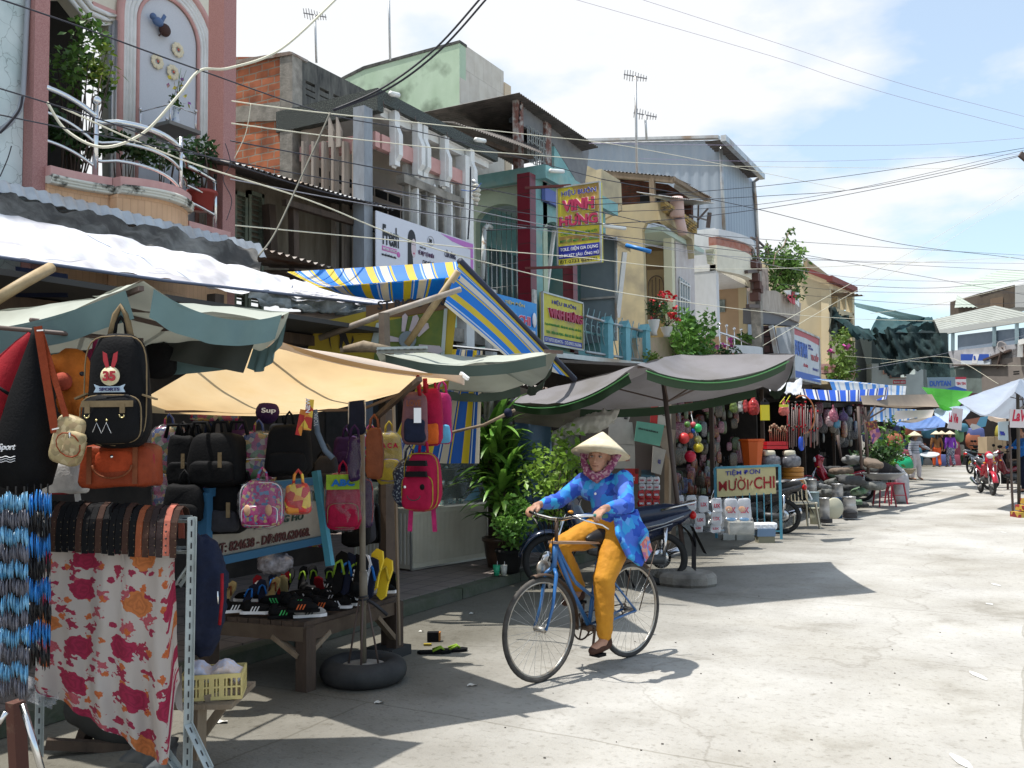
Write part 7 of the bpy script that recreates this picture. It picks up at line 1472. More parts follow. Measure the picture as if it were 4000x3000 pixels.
for c,a0,a1,nm in((V(WB,0,RW),1.4,3.3,'front_fender'),(V(0,0,RW),-.5,2.3,'rear_fender')):
 m=MB();r=RW+.022;n=22
 m.grid(lambda u,v:c+V((r-.012*(2*v-1)**2)*math.cos(a0+(a1-a0)*u),(v-.5)*.055,(r-.012*(2*v-1)**2)*math.sin(a0+(a1-a0)*u)),n,4);m.build(nm,rustm,BK,solid=.0015)
m=MB();cw2=bb+V(0,-.06,0)
m.tube([cw2+V(.09*math.cos(t*.262),0,.09*math.sin(t*.262))for t in range(24)],.007,5,closed=True)
for k in range(5):a_=k*1.257;m.bar(cw2,cw2+V(.09*math.cos(a_),0,.09*math.sin(a_)),.012,.004)
m.build('chainring',rustm,BK)
m=MB();m.tube([cw2+V(0,0,.09),V(0,-.06,RW+.035)],.005,4);m.tube([cw2-V(0,0,.09),V(0,-.06,RW-.035)],.005,4);m.tube([V(.035*math.cos(t),-.06,RW+.035*math.sin(t))for t in range(6)],.007,5,closed=True);m.build('chain',rustm,BK)
for s,dz,dx in((1,-1,.05),(-1,1,-.04)):
 m=MB();e=bb+V(dx,s*.075,dz*.155);m.bar(bb+V(0,s*.06,0),e,.016,.01);m.build('crank',rustm,BK)
 m=MB();m.ob(e+V(0,s*.05,0),(.04,0,0),(0,.042,0),(0,0,.010));m.build('pedal',f_black,BK)
m=MB();m.tube([V(.845,0,.60),V(.86,0,.66)],.01,6)
m.lathe([(.012,-.01),(.055,-.008),(.055,.004),(.012,.006)],V(.835,-.075,.72),16,mtx=Matrix.Rotation(rad(90),3,'X'));m.build('dynamo_disc',rimm,BK)
m=MB();m.tube([V(-.02,.07,RW),V(-.20,.10,.80)],.004,5);m.tube([V(-.02,-.07,RW),V(-.20,-.10,.80)],.004,5);m.build('rack_stay',rustm,BK)
# ---------------- people ----------------
skinm=mat('skin',(.40,.22,.145),.55,(.34,.175,.115),12,bump=.08,bsc=120,spec=.35)
haird=mat('black_hair',(.012,.010,.009),.45,spec=.5)
hatm=mat('palm_leaf_hat',(.78,.70,.52),.7,(.66,.56,.38),22,stretch=(1,1,1),trans=.25,bump=.15,bsc=60)
def caps(m,pts,rs,n=12):m.tube(pts,rs,n);[m.ball(p,r*.98,n,6)for p,r in zip(pts,rs)];return m
def hand(m,w,dirv,palmn,s=1,curl=.6,right=1):
 """palm with four unequal bent fingers and a thumb; w wrist, dirv towards fingers, palmn out of the palm side"""
 d=Vector(dirv).normalized();pn=Vector(palmn).normalized();a=d.cross(pn).normalized()*right;w=Vector(w)
 caps(m,[w,w+d*.03*s],[.024*s,.028*s])
 for k in range(4):q=w+d*.075*s+a*(.030-.020*k)*s;caps(m,[w+d*.025*s+a*(.018-.012*k)*s,q],[.014*s,.011*s],8)
 for k,l in enumerate((.062,.070,.066,.050)):
  q=w+d*.078*s+a*(.030-.020*k)*s;l*=s;c1=(d*math.cos(curl)+pn*math.sin(curl));c2=(d*math.cos(curl*2.3)+pn*math.sin(curl*2.3));c3=(d*math.cos(curl*3.3)+pn*math.sin(curl*3.3))
  p1=q+c1*l*.42;p2=p1+c2*l*.34;p3=p2+c3*l*.24;caps(m,[q,p1,p2,p3],[.0098*s,.0092*s,.0085*s,.0072*s],8)
 t0=w+d*.022*s+a*.026*s;t1=t0+(d*.5+a*.7+pn*.4).normalized()*.034*s;t2=t1+(d*.8+pn*.7-a*.2).normalized()*.028*s;caps(m,[t0,t1,t2],[.013*s,.011*s,.009*s],8)
def head(m,c,f,u,s=1,nose=True):
 """c centre, f facing, u up"""
 f=Vector(f).normalized();u=Vector(u).normalized();l=u.cross(f).normalized();M3=Matrix((f,l,u)).transposed();c=Vector(c);T=lambda x,y,z:c+M3@V(x,y,z)*s
 m.ball(T(-.01,0,.025),.092*s,18,12,(1.05,.86,1.0),M3);m.ball(T(.022,0,-.030),.072*s,16,10,(1,.86,1.05),M3);m.ball(T(.045,0,-.078),.036*s,12,8,(1,1.1,.8),M3)
 for y in(-.038,.038):m.ball(T(.058,y,-.018),.024*s,10,6,(.8,1,1),M3);m.ball(T(-.005,y*2.08,-.005),.022*s,8,6,(.7,.4,1.3),M3)
 if nose:caps(m,[T(.084,0,.012),T(.098,0,-.010),T(.103,0,-.026)],[.009*s,.010*s,.0125*s],8);m.ball(T(.092,.013,-.028),.0085*s,8,6);m.ball(T(.092,-.013,-.028),.0085*s,8,6)
 caps(m,[T(.082,.030,.030),T(.092,0,.033),T(.082,-.030,.030)],[.008*s]*3,8)
 m.ball(T(.086,0,-.051),.012*s,10,6,(.8,2.0,.55),M3);m.ball(T(.083,0,-.063),.011*s,10,6,(.8,1.7,.6),M3)
 return T,M3
def face(t,T,M3,s=1):
 for y in(-.030,.030):
  m=MB();m.ball(T(.0755,y,.008),.0105*s,10,6,(.6,1.35,.42),M3);m.build('eye',mat('eye_white',(.55,.50,.46),.3),t);m=MB();m.ball(T(.0825,y,.0085),.0052*s,8,6,(.5,1,1),M3);m.build('iris',s_black,t)
  m=MB();m.tube([T(.080,y-.017,.027),T(.089,y,.032),T(.080,y+.017,.027)],.0016*s,5);m.build('eyebrow',haird,t)
  m=MB();m.tube([T(.079,y-.014,.012),T(.0865,y,.0165),T(.079,y+.014,.012)],.002*s,5);m.build('eyelid_line',haird,t)
 m=MB();m.tube([T(.086,-.022,-.055),T(.0955,-.008,-.0565),T(.0965,0,-.057),T(.0955,.008,-.0565),T(.086,.022,-.055)],.0022*s,5);m.build('mouth_line',mat('mouth_dark',(.12,.03,.025),.6),t)
def conehat(t,apex,axis,R,h,name='conical_hat',ribs=True):
 mt=Vector(axis).normalized().to_track_quat('Z','Y').to_matrix();m=MB();a=Vector(apex);k=12
 pr=[(R,-h),(R*.75,-h*.72),(R*.5,-h*.46),(R*.25,-h*.21),(.012,-.006),(.0,0)];m.lathe(pr,a,40,mtx=mt);m.lathe([(r*.985,z-.006)for r,z in pr][::-1],a,40,mtx=mt)
 o=m.build(name,hatm,t)
 if ribs:
  m=MB()
  for i in range(1,k):r=R*i/k;m.tube([a+mt@V(r*math.cos(j*.2618),r*math.sin(j*.2618),-h*i/k-.004)for j in range(24)],.0016 if i<k-1 else .004,4,closed=True)
  m.build('hoops',mat('hoop_tan',(.40,.30,.17),.7),t)
 return o
def bshirt():
 m=mat('blue_triangle_print',(.02,.12,.52),.75);nt,N,L,b=nodes(m);tc=N.new('ShaderNodeTexCoord')
 mp=N.new('ShaderNodeMapping');mp.inputs['Rotation'].default_value=(.3,.9,.78);L.new(tc.outputs['Object'],mp.inputs[0])
 v=N.new('ShaderNodeTexVoronoi');v.distance='MANHATTAN';v.inputs['Scale'].default_value=17;v.inputs['Randomness'].default_value=.75;L.new(mp.outputs[0],v.inputs['Vector']);s=N.new('ShaderNodeSeparateColor');L.new(v.outputs['Color'],s.inputs[0])
 rp=N.new('ShaderNodeValToRGB');rp.color_ramp.interpolation='CONSTANT';e=rp.color_ramp.elements;e[0].color=(.015,.07,.42,1);e[1].position=.3;e[1].color=(.02,.20,.60,1)
 for p,c in((.5,(.03,.30,.62,1)),(.65,(.06,.14,.55,1)),(.85,(.012,.05,.30,1)),(.93,(.10,.32,.70,1))):q=e.new(p);q.color=c
 L.new(s.outputs[0],rp.inputs[0]);L.new(rp.outputs[0],b.inputs['Base Color']);return m
CY=thing('person','person in conical hat, blue patterned jacket and mustard trousers riding the blue bicycle','person',RC,BRZ,local=True)
Ls,Rs=V(.25,.165,1.30),V(.29,-.165,1.28);Le,Re=V(.40,.31,1.13),V(.46,-.27,1.14);Lw,Rw=V(.60,.285,1.125),V(.66,-.275,1.125)
Lh,Rh=V(.20,.09,.93),V(.20,-.09,.93);Lk,Rk=V(.44,.13,.62),V(.60,-.13,.84);La,Ra=V(.44,.13,.235),V(.42,-.13,.525)
hc=V(.315,.0,1.455);fdir=(V(.9,.36,-.05))
m=MB();caps(m,[V(.27,0,1.28),hc-V(.02,0,.06)],[.052,.048]);Th,M3h=head(m,hc,fdir,V(-.08,0,1),.98)
caps(m,[Ls,Le,Lw],[.045,.036,.025]);caps(m,[Rs,Re,Rw],[.045,.036,.025]);hand(m,Lw,V(.55,.03,-.20),V(.2,0,-1),.98,.75,-1);hand(m,Rw,V(.55,-.03,-.20),V(.2,0,-1),.98,.75,1)
caps(m,[V(.20,0,.95),V(.24,0,1.2)],[.11,.11]);caps(m,[Lh,Lk,La],[.07,.05,.034]);caps(m,[Rh,Rk,Ra],[.07,.05,.034])
for a_ in(La,Ra):caps(m,[a_,a_+V(.03,0,-.045),a_+V(.12,0,-.065)],[.034,.036,.028])
body=flesh(m,'body',skinm,CY,.0055,3);face(body,Th,M3h,.98)
m=MB()
caps(m,[V(.20,0,.98),V(.22,0,1.08),V(.245,0,1.2),V(.265,0,1.26)],[.125,.125,.125,.10],16);caps(m,[Ls+V(-.02,-.05,-.05),Ls],[.10,.068]);caps(m,[Rs+V(-.02,.05,-.05),Rs],[.10,.068])
caps(m,[Ls,Le,Lw-V(.045,0,0)],[.066,.056,.038],14);caps(m,[Rs,Re,Rw-V(.045,0,0)],[.066,.056,.038],14)
for k in range(5):t_=k/5;q=Ls.lerp(Le,.3+t_*.7);m.ball(q,.062-.004*k+.003*(k%2),12,6)
for k in range(5):q=Le.lerp(Lw,.1+k*.14);m.ball(q,.055-.003*k+.004*(k%2),12,6);q=Re.lerp(Rw,.1+k*.14);m.ball(q,.055-.003*k+.004*(k%2),12,6)
m.prism([V(.10,.13,1.05),V(.34,.135,1.05),V(.40,.20,.93),V(.34,.245,.77),V(.22,.255,.70),V(.10,.235,.80),V(.05,.19,.92)],(0,.04,0));m.prism([V(.08,-.13,1.05),V(.34,-.12,1.05),V(.36,-.14,.95),V(.2,-.17,.86),V(.06,-.17,.9)],(0,-.02,0));m.prism([V(.07,-.15,1.08),V(.07,.15,1.08),V(.02,.19,.84),V(.02,-.18,.86)],(.025,0,0))
jk=flesh(m,'jacket',bshirt(),CY,.008,6,.012,.07)
m=MB();m.prism([V(.10,.284,.80),V(.20,.30,.73),V(.24,.288,.86),V(.12,.262,.92)],(0,.006,0));m.build('pocket_patch',multi('pocket_pink_print',[(.50,.12,.10),(.35,.12,.25),(.12,.25,.5),(.55,.25,.2)],40,.8),jk)
m=MB();m.tube([V(.12,.266,.922),V(.245,.292,.862)],.008,6);m.build('pocket_hem',f_sky,jk)
m=MB();m.ball(V(.388,.02,1.20),.009,8,6);m.build('button',s_white,jk)
tro=mat('mustard_trousers',(.50,.22,.012),.8,(.42,.175,.01),8,bump=.25,bsc=30)
m=MB();caps(m,[V(.17,-.05,.93),V(.17,.05,.93),V(.22,0,.99)],[.125,.125,.12],16)
caps(m,[Lh,Lh.lerp(Lk,.5),Lk,Lk.lerp(La,.5),La+V(0,0,.02)],[.115,.098,.078,.068,.054],16);caps(m,[Rh,Rh.lerp(Rk,.5),Rk,Rk.lerp(Ra,.5),Ra+V(0,0,.02)],[.115,.098,.080,.068,.054],16)
for k in range(4):m.ball(Lk.lerp(La,.35+k*.17),.066-.004*k+.004*(k%2),12,6)
flesh(m,'trousers',tro,CY,.008,5,.014,.06)
for a_,nm in((La,'shoe'),(Ra,'shoe')):
 m=MB();caps(m,[a_+V(-.03,0,-.055),a_+V(.05,0,-.065),a_+V(.135,0,-.075)],[.034,.038,.028]);caps(m,[a_+V(-.02,0,-.02),a_+V(-.03,0,-.05)],[.036,.034]);flesh(m,nm,fm_('shoe_brown',(.07,.035,.025)),CY,.007,3)
conehat(CY,V(.262,-.01,1.635),V(-.26,-.06,1),.212,.165)
m=MB();scf=multi('scarf_print',[(.22,.05,.11),(.30,.14,.18),(.16,.03,.08),(.36,.22,.24)],60,.8)
pts=[Th(0,.135,.06),Th(.01,.115,-.03),Th(.05,.07,-.11),Th(.06,0,-.145),Th(.05,-.07,-.11),Th(.01,-.115,-.03),Th(0,-.135,.06)]
caps(m,pts,[.018,.026,.030,.034,.030,.026,.018],10);caps(m,[Th(-.02,.10,.0),Th(-.07,.05,-.06),Th(-.07,-.05,-.06),Th(-.01,-.095,.03)],[.025,.04,.04,.025]);caps(m,[Th(.05,.03,-.12),Th(.04,0,-.15),Th(.05,-.03,-.12)],[.03,.035,.03]);caps(m,[Th(0,.13,-.01),Th(.02,.15,.02),Th(.01,.13,.06)],[.016,.02,.014])
flesh(m,'scarf',scf,CY,.007,3,.012,.03)
m=MB();caps(m,[Th(-.03,.06,.05),Th(-.06,0,.03),Th(-.03,-.06,.05),Th(.03,-.05,.075),Th(.03,.05,.075)],[.055,.06,.055,.04,.04]);flesh(m,'hair',haird,CY,.01,3)
# ---------------- motorbikes ----------------
mtyre=mat('motor_tyre',(.018,.018,.018),.8);chrome=mat('chrome',(.6,.6,.62),.15,metal=1);engm=mat('engine_grey',(.10,.10,.10),.5,(.05,.05,.05),20,metal=.4)
def motorbike(label,loc,rz,col,seat=None,stripe=None,group='motorbikes parked along the street',plate=None,scooter=False,helmet=False):
 t=thing('motorbike',label,'motorbike',loc,rz,group,local=True);W_,R=1.22,.28;seat=seat or mat('seat_black',(.015,.015,.017),.4);body_=col
 for x in(0,W_):
  w=wheelparts(t,(x,0,R),R,.075,mtyre,mat('wheel_alu',(.4,.4,.4),.4,metal=.8),spk,24,.045,R-.06)
  m=MB();m.lathe([(.05,-.004),(.11,-.004),(.11,.004),(.05,.004)],(x,.055 if x else-.05,R),20,mtx=Matrix.Rotation(rad(90),3,'X'));m.build('brake_disc',chrome,w)
 m=MB();caps(m,[V(-.26,0,.80),V(-.05,0,.79),V(.2,0,.755),V(.45,0,.72),V(.56,0,.72)],[.05,.085,.09,.085,.05],12);flesh(m,'seat',seat,t,.018,3)
 m=MB();m.tube([V(-.33,0,.78),V(-.2,0,.72),V(0,0,.66),V(.25,0,.60),V(.5,0,.56),V(.62,0,.52)],[.04,.075,.09,.085,.08,.05],10);m.tube([V(-.1,0,.62),V(.3,0,.48)],[.05,.07],8);flesh(m,'side_cover',body_,t,.016,3)
 m=MB();m.tube([V(.60,0,.50),V(.78,0,.50),V(.90,0,.66),V(.97,0,.86),V(.93,0,.97)],[.07,.10,.12,.10,.09],10);m.tube([V(.86,.14,.5),V(.95,.13,.75)],.05,8);m.tube([V(.86,-.14,.5),V(.95,-.13,.75)],.05,8);flesh(m,'leg_shield',body_,t,.016,3)
 m=MB();m.tube([V(.86,0,.95),V(.98,0,1.0),V(1.04,0,.97)],[.09,.10,.06],12);flesh(m,'handlebar_cover',body_,t,.014,3)
 m=MB();m.ball((1.05,0,.97),.075,14,8,(.5,1.1,.85));m.build('headlight',mat('headlight_glass',(.7,.72,.75),.1),t)
 for s in(-1,1):
  m=MB();m.tube([V(.93,0,1.0),V(.90,s*.18,1.03),V(.82,s*.33,1.04)],.011,8);m.tube([V(.86,s*.24,1.03),V(.80,s*.35,1.04)],.018,8);m.build('handlebar',f_black,t)
  m=MB();m.tube([V(.90,s*.22,1.03),V(.88,s*.27,1.17)],.005,5);m.ball((.87,s*.28,1.20),.055,12,8,(.3,1.1,.75));m.build('mirror',f_black,t)
  m=MB();m.ball((.99,s*.12,.80),.04,10,6,(.8,.8,.5));m.build('indicator',mat('amber',(.6,.25,.03),.2),t)
  m=MB();m.tube([V(W_,s*.07,R),V(1.03,s*.06,.78)],.018,8);m.build('fork_leg',chrome,t)
  m=MB();m.tube([V(0,s*.085,R),V(-.03,s*.08,.62)],[.02,.028],8);m.build('shock',chrome,t)
 m=MB();R2=R+.05;m.grid(lambda u,v:V(W_+(R2-.03*(2*v-1)**2)*math.cos(.15+2.4*u),(v-.5)*.13,R+(R2-.03*(2*v-1)**2)*math.sin(.15+2.4*u)),18,6);m.build('front_fender',body_,t,solid=.004)
 m=MB();m.grid(lambda u,v:V(-.02+(R2)*math.cos(1.3+1.7*u),(v-.5)*.15,R+.08+(R2)*math.sin(1.3+1.7*u)),12,4);m.prism([V(-.33,-.07,.62),V(-.33,.07,.62),V(-.47,.06,.33),V(-.47,-.06,.33)],(.006,0,0));m.build('mudguard',f_black,t,solid=.004)
 m=MB();sqe=[V(.35,0,.33),V(.58,0,.36)];caps(m,sqe,[.10,.11]);m.tube([V(.58,.0,.36),V(.80,0,.40)],[.08,.06],10);flesh(m,'engine',engm,t,.016,2)
 m=MB();m.tube([V(.62,-.10,.30),V(.4,-.13,.20),V(.1,-.14,.25),V(-.28,-.15,.36)],[.02,.03,.045,.05],10);m.build('exhaust',chrome,t)
 m=MB();m.tube([V(.35,.09,.30),V(0,.085,R)],.05,8);m.build('chain_case',engm,t)
 m=MB();m.tube([V(.02,.09,.80),V(-.18,.11,.85),V(-.34,.09,.88),V(-.38,0,.89),V(-.34,-.09,.88),V(-.18,-.11,.85),V(.02,-.09,.80)],.013,8);m.build('grab_rail',chrome,t)
 m=MB();m.ball((-.34,0,.74),.06,10,6,(.7,1.3,.8));m.build('tail_light',mat('tail_red',(.45,.01,.01),.15),t)
 if stripe:
  for s in(-1,1):
   m=MB();m.tube([V(-.22,s*.10,.74),V(0,s*.098,.66),V(.3,s*.09,.60)],.008,5);m.tube([V(-.1,s*.098,.66),V(.2,s*.09,.57)],.006,5);m.build('stripe',stripe,t)
 m=MB();m.tube([V(.45,.12,.26),V(.35,.24,.02)],.012,6);m.tube([V(.62,-.24,.27),V(.62,.24,.27)],.014,6);m.build('stand',f_black,t)
 if plate:
  pt_=MB();pt_.ob((-.42,0,.62),(.006,0,-.0),(0,.095,0),(.03,0,.07));po=pt_.build('plate',s_white,t)
  text(plate,V(-.425,.085,.56),V(0,-1,0),V(.38,0,.92),.17,.11,s_black,po,bold=.03,out=.014)
 return t
darkb=mat('navy_black_gloss',(.012,.018,.045),.15,coat=.8);redg=mat('red_gloss',(.40,.012,.03),.18,coat=.8);blkg=mat('black_gloss',(.015,.015,.018),.2,coat=.6);dkred=mat('dark_red_gloss',(.16,.01,.02),.2,coat=.6);sil=mat('silver_gloss',(.35,.37,.40),.25,metal=.5)
lr=math.atan2(-CR.y,-CR.x)
q=G(2588,2286);motorbike('dark navy motorbike parked side on behind the cyclist, front wheel to the left',q,lr+.06,darkb,mat('seat_blueblack',(.02,.03,.06),.25),sil)
q=G(3060,2085);motorbike('black motorbike with white number plate behind the small yellow framed sign',q,lr-.35,blkg,None,None,plate='63-T3\n671.11')
q=G(3370,1958);motorbike('red and black motorbike parked beside the metal bins',q,lr-.15,redg,None,sil)
q=G(3920,1935);motorbike('red scooter facing the camera at the right, carrying a cardboard box',q+CF*1.1,math.atan2(-CF.y,-CF.x)-.25,redg)
q=G(3990,1912);motorbike('dark red motorbike side on at the right edge of the photo',q+CR*.25,math.atan2(-CR.y,-CR.x)+.2,dkred)
for a,b_,l,c,z in((3790,1850,'silver motorbike in the far row beside the purple shirted walker',sil,1.2),(3835,1852,'black motorbike second in the far row at the street end',blkg,1.5),(3490,1870,'black motorbike in front of the seated person in pale shirt',blkg,2.2)):
 motorbike(l,G(a,b_),z,c)
cb=G(3920,1935)+CF*1.5
m=MB();m.box((-.42,-.26,-.24),(.42,.26,.24));
t=thing('cardboard_box','big cardboard box strapped on the seat of the red scooter','box',Pd(3885,1770,26.0));cc=Pd(3885,1738,26.0);m=MB();m.ob(cc,CR*.34,CF*.25,UP*.23);m.build('carton',mat('cardboard',(.50,.38,.25),.85,(.44,.33,.21),3),t);m=MB()
for k in(-.12,.1):m.bar(cc+CR*k-CF*.253-UP*.24,cc+CR*k-CF*.253+UP*.24,.012,.004)
m.build('cord',f_black,t)
# ---------------- walkers ----------------
def walker(label,px,foot,d,face_dir,shirt,legs,stride=.12,arms=(0,0),hair=False,hatR=.23,h=1.54,sleeve=True,seated=False,headgear='hat',hold=None,name_extra=None):
 c=Pd(px,foot,d);c.z=0;rz=math.atan2(face_dir.y,face_dir.x);t=thing('person',label,'person',c,rz,local=True);s=h/1.54
 hip=.82*s if not seated else .55;sh_=1.26*s if not seated else 1.0;hz=1.43*s if not seated else 1.18
 La,Ra=(V(stride,.09,.07),V(-stride,-.09,.07))if not seated else(V(.3,.12,.07),V(.3,-.12,.07))
 Lk,Rk=(V(stride*.5+.04,.09,.45*s),V(-stride*.3+.04,-.09,.45*s))if not seated else(V(.35,.13,.5),V(.35,-.13,.5))
 LS,RS_=V(0,.17,sh_),V(0,-.17,sh_)
 def arm(S_,sgn,k):
  if k==0:return[S_,S_+V(-.02,sgn*.06,-.25),S_+V(.05,sgn*.07,-.47)]
  if k==1:return[S_,S_+V(.06,sgn*.12,-.22),S_+V(.30,sgn*.20,-.30)]
  if k==2:return[S_,S_+V(.02,sgn*.22,-.16),S_+V(.06,sgn*.46,-.26)]
  return[S_,S_+V(.14,sgn*.08,-.20),S_+V(.36,sgn*.02,-.2)]
 AL,AR=arm(LS,1,arms[0]),arm(RS_,-1,arms[1])
 m=MB();caps(m,[V(0,0,sh_),V(.01,0,hz-.06)],[.05,.045]);Tq,Mq=head(m,(.02,0,hz),(1,0,0),UP,.95)
 for P in(AL,AR):caps(m,P,[.042,.034,.024]);dd=(P[2]-P[1]).normalized();hand(m,P[2],dd,V(dd.z,0,-abs(dd.x)-.1)if abs(dd.z)<.9 else V(1,0,0),.9,.35,1 if P is AR else-1)
 for K,A_,s_ in((Lk,La,1),(Rk,Ra,-1)):caps(m,[V(0,s_*.08,hip),K,A_],[.07,.048,.032]);caps(m,[A_,A_+V(.13,0,-.035)],[.032,.026])
 caps(m,[V(0,0,hip),V(0,0,sh_-.08)],[.10,.11]);b_=flesh(m,'body',skinm,t,.011,2)
 m=MB();caps(m,[V(0,0,hip+.05),V(0,0,(hip+sh_)/2),V(0,0,sh_-.08)],[.145,.125,.13],14);caps(m,[LS+V(0,-.05,-.03),RS_+V(0,.05,-.03)],[.075,.075])
 for P in(AL,AR):caps(m,[P[0],P[1],P[1].lerp(P[2],.85 if sleeve else .1)],[.062,.052,.042])
 flesh(m,'shirt',shirt,t,.016,3,.015,.08)
 m=MB();caps(m,[V(0,0,hip+.02),V(0,0,hip-.05)],[.14,.13],14)
 for K,A_,s_ in((Lk,La,1),(Rk,Ra,-1)):caps(m,[V(0,s_*.08,hip),K,A_+V(0,0,.06)],[.10,.08,.065])
 flesh(m,'trousers',legs,t,.016,3,.012,.08)
 m=MB()
 for A_ in(La,Ra):m.ob(A_+V(.05,0,-.062),(.12,0,0),(0,.04,0),(0,0,.008))
 m.build('sandals',f_black,t)
 m=MB();caps(m,[Tq(-.04,.04,.04),Tq(-.05,-.04,.04),Tq(-.02,0,.08)],[.06,.06,.06])
 if hair:caps(m,[Tq(-.08,0,0),Tq(-.10,0,-.15),Tq(-.11,0,-.30),Tq(-.10,0,-.38)],[.05,.045,.035,.012])
 flesh(m,'hair',haird,t,.014,2)
 if headgear=='hat':conehat(t,Tq(-.01,0,.19),V(0,0,1),hatR,.17,ribs=False)
 if headgear=='helmet':m=MB();m.ball(Tq(-.01,0,.05),.125,14,8,(1,.95,.9));m.build('helmet',redg,t)
 return t,c,rz
plaid=stripes('grey_plaid',2,.16,[(.0,.12,(.10,.10,.13)),(.5,.56,(.12,.12,.15))],(.42,.42,.46),.8,uv=False)
walker('person in grey plaid top and pale trousers carrying a round tray near the baskets',3578,1884,30.3,CR*.45-CF*.9,plaid,mat('pale_trousers',(.60,.55,.58),.8),.06,(2,0),hatR=.25)
walker('person in brown top and orange trousers walking away, long black hair under the hat',3662,1838,41,CF+CR*.1,fm_('brown_top',(.22,.10,.04)),mat('orange_trousers',(.62,.09,.02),.8),.1,(0,0),True,hatR=.25)
walker('person in purple shirt and patterned grey trousers walking away',3716,1838,41,CF-CR*.1,fm_('purple_shirt',(.20,.05,.40)),multi('patterned_trousers',[(.10,.12,.18),(.06,.07,.12),(.3,.32,.38)],30,.8),.1,(0,0),hatR=.26)
walker('person in conical hat half hidden behind the brown topped walker',3684,1832,43,CF,f_navy,f_black,.05,hatR=.22)
walker('person in pale blue shirt sitting among the baskets',3502,1850,31,CR-CF*.3,mat('pale_blue_shirt',(.50,.56,.66),.8),f_navy,.05,(3,1),seated=True,headgear=None)
walker('person in blue shirt standing at the right edge behind the umbrella pole',4000,1900,24,-CR,f_blue,f_navy,.05,(3,3),headgear=None,h=1.66)
walker('person in red helmet behind the far motorbikes',3812,1842,44,-CF,f_navy,f_black,.05,headgear='helmet');walker('person in red helmet, right one of two behind the far motorbikes',3832,1842,45,-CF,fm_('teal_shirt',(.03,.14,.16)),f_black,.05,headgear='helmet')
m=MB();c=Pd(3632,1778,29.9);m.lathe([(0,-.03),(.22,-.03),(.30,.03),(.28,.035),(.2,0),(0,0)],c,20,mtx=Matrix.Rotation(.25,3,'X'));t=m.build('round_tray',mat('tray_grey',(.45,.47,.48),.4));tag(t,'round grey tray held out by the person in plaid','tray')
m=MB();m.lathe([(.20,0),(.27,.5),(.29,.5),(.29,.54),(.26,.54),(.19,.02),(0,.02)],Pd(3555,1805,29.4),24,mtx=Matrix.Rotation(-1.9,3,CF));t=m.build('green_bucket',mat('bucket_green',(.02,.48,.20),.35,trans=.2));tag(t,'bright green plastic bucket tipped sideways at the persons hip','bucket')
# ---------------- plants by the cabinet ----------------
def bigpot(c,r,h,m_,nm='pot'):
 def f(t):m=MB();m.lathe([(r*.7,0),(r*.85,h*.4),(r*.95,h*.85),(r*1.05,h*.88),(r*1.05,h),(r*.9,h),(r*.88,h*.92),(0,h*.9)],c,24);m.build(nm,m_,t)
 return f
pc_=Pz(1955,2215,.12);DR=thing('corn_plant','tall pot plant with long arching glossy strap leaves beside the display cabinet','plant',pc_)
bigpot(pc_,.20,.34,mat('brown_glazed_pot',(.05,.03,.022),.3,(.10,.06,.04),5))(DR)
m=MB()
tops=[(1.62,-.05,0),(1.30,.10,.05),(1.0,.02,-.12),(1.45,-.16,.1)]
for z,a,b_ in tops:m.tube([pc_+UP*.3,pc_+CR*a*.5+CF*b_*.5+UP*.8,pc_+CR*a+CF*b_+UP*z],[.022,.018,.014],8)
m.build('stem',wood,DR)
def strap(m,p,d,l,w_,droop=.9):
 n=6;side=d.cross(UP).normalized();pts=[];q=Vector(p);dd=Vector(d).normalized()
 for i in range(n+1):
  t=i/n;pts.append((q.copy(),w_*math.sin(math.pi*min(1,.15+t*.85))**.7));q+=dd*l/n;dd=(dd-UP*droop*(.35*t+.08)).normalized()
 vs=[]
 for q,ww in pts:vs+=[q-side*ww/2,q+UP*-ww*.12,q+side*ww/2]
 fs=[]
 for i in range(n):fs+=[(3*i,3*i+1,3*i+4,3*i+3),(3*i+1,3*i+2,3*i+5,3*i+4)]
 o=m.smooth;m.smooth=True;m.add(vs,fs);m.smooth=o
m=MB()
for z,a,b_ in tops:
 for k in range(72):an=R0.uniform(0,6.28);el=R0.uniform(-.1,1.2);zz=z-R0.uniform(0,.55);d=V(math.cos(an)*math.cos(el),math.sin(an)*math.cos(el),math.sin(el));strap(m,pc_+CR*a+CF*b_+UP*zz,d,R0.uniform(.38,.62),R0.uniform(.06,.10))
m.build('foliage',mat('strap_leaf',(.05,.15,.02),.3,(.24,.42,.07),4,isl=.5,trans=.25,spec=.6),DR)
c=Pd(2015,2055,9.9);plant('leafy_bush','round leafy green bush in a dark pot behind the cyclist hand','plant',Pz(2010,2215,.12),c,(.24,.24,.28),800,.075,mat('leaf_fresh',(.06,.17,.025),.45,(.18,.34,.06),3,isl=.5,trans=.25),pot=bigpot(Pz(1990,2235,.12),.15,.25,black),clumps=12)
c=Pd(2170,1820,10.2);plant('young_tree','airy young tree with sunlit yellow green leaves in front of the blue plastic sheet','tree',V(c.x,c.y,.1),c,(.42,.35,.62),800,.095,mat('leaf_sunny',(.14,.27,.035),.45,(.30,.44,.07),3,isl=.45,trans=.3),clumps=16,ns=10)
c=Pd(2195,2010,10.4);plant('low_shrub','dull olive shrub below the airy young tree','plant',V(c.x,c.y,.1),c,(.30,.3,.35),420,.10,leafd,clumps=9)
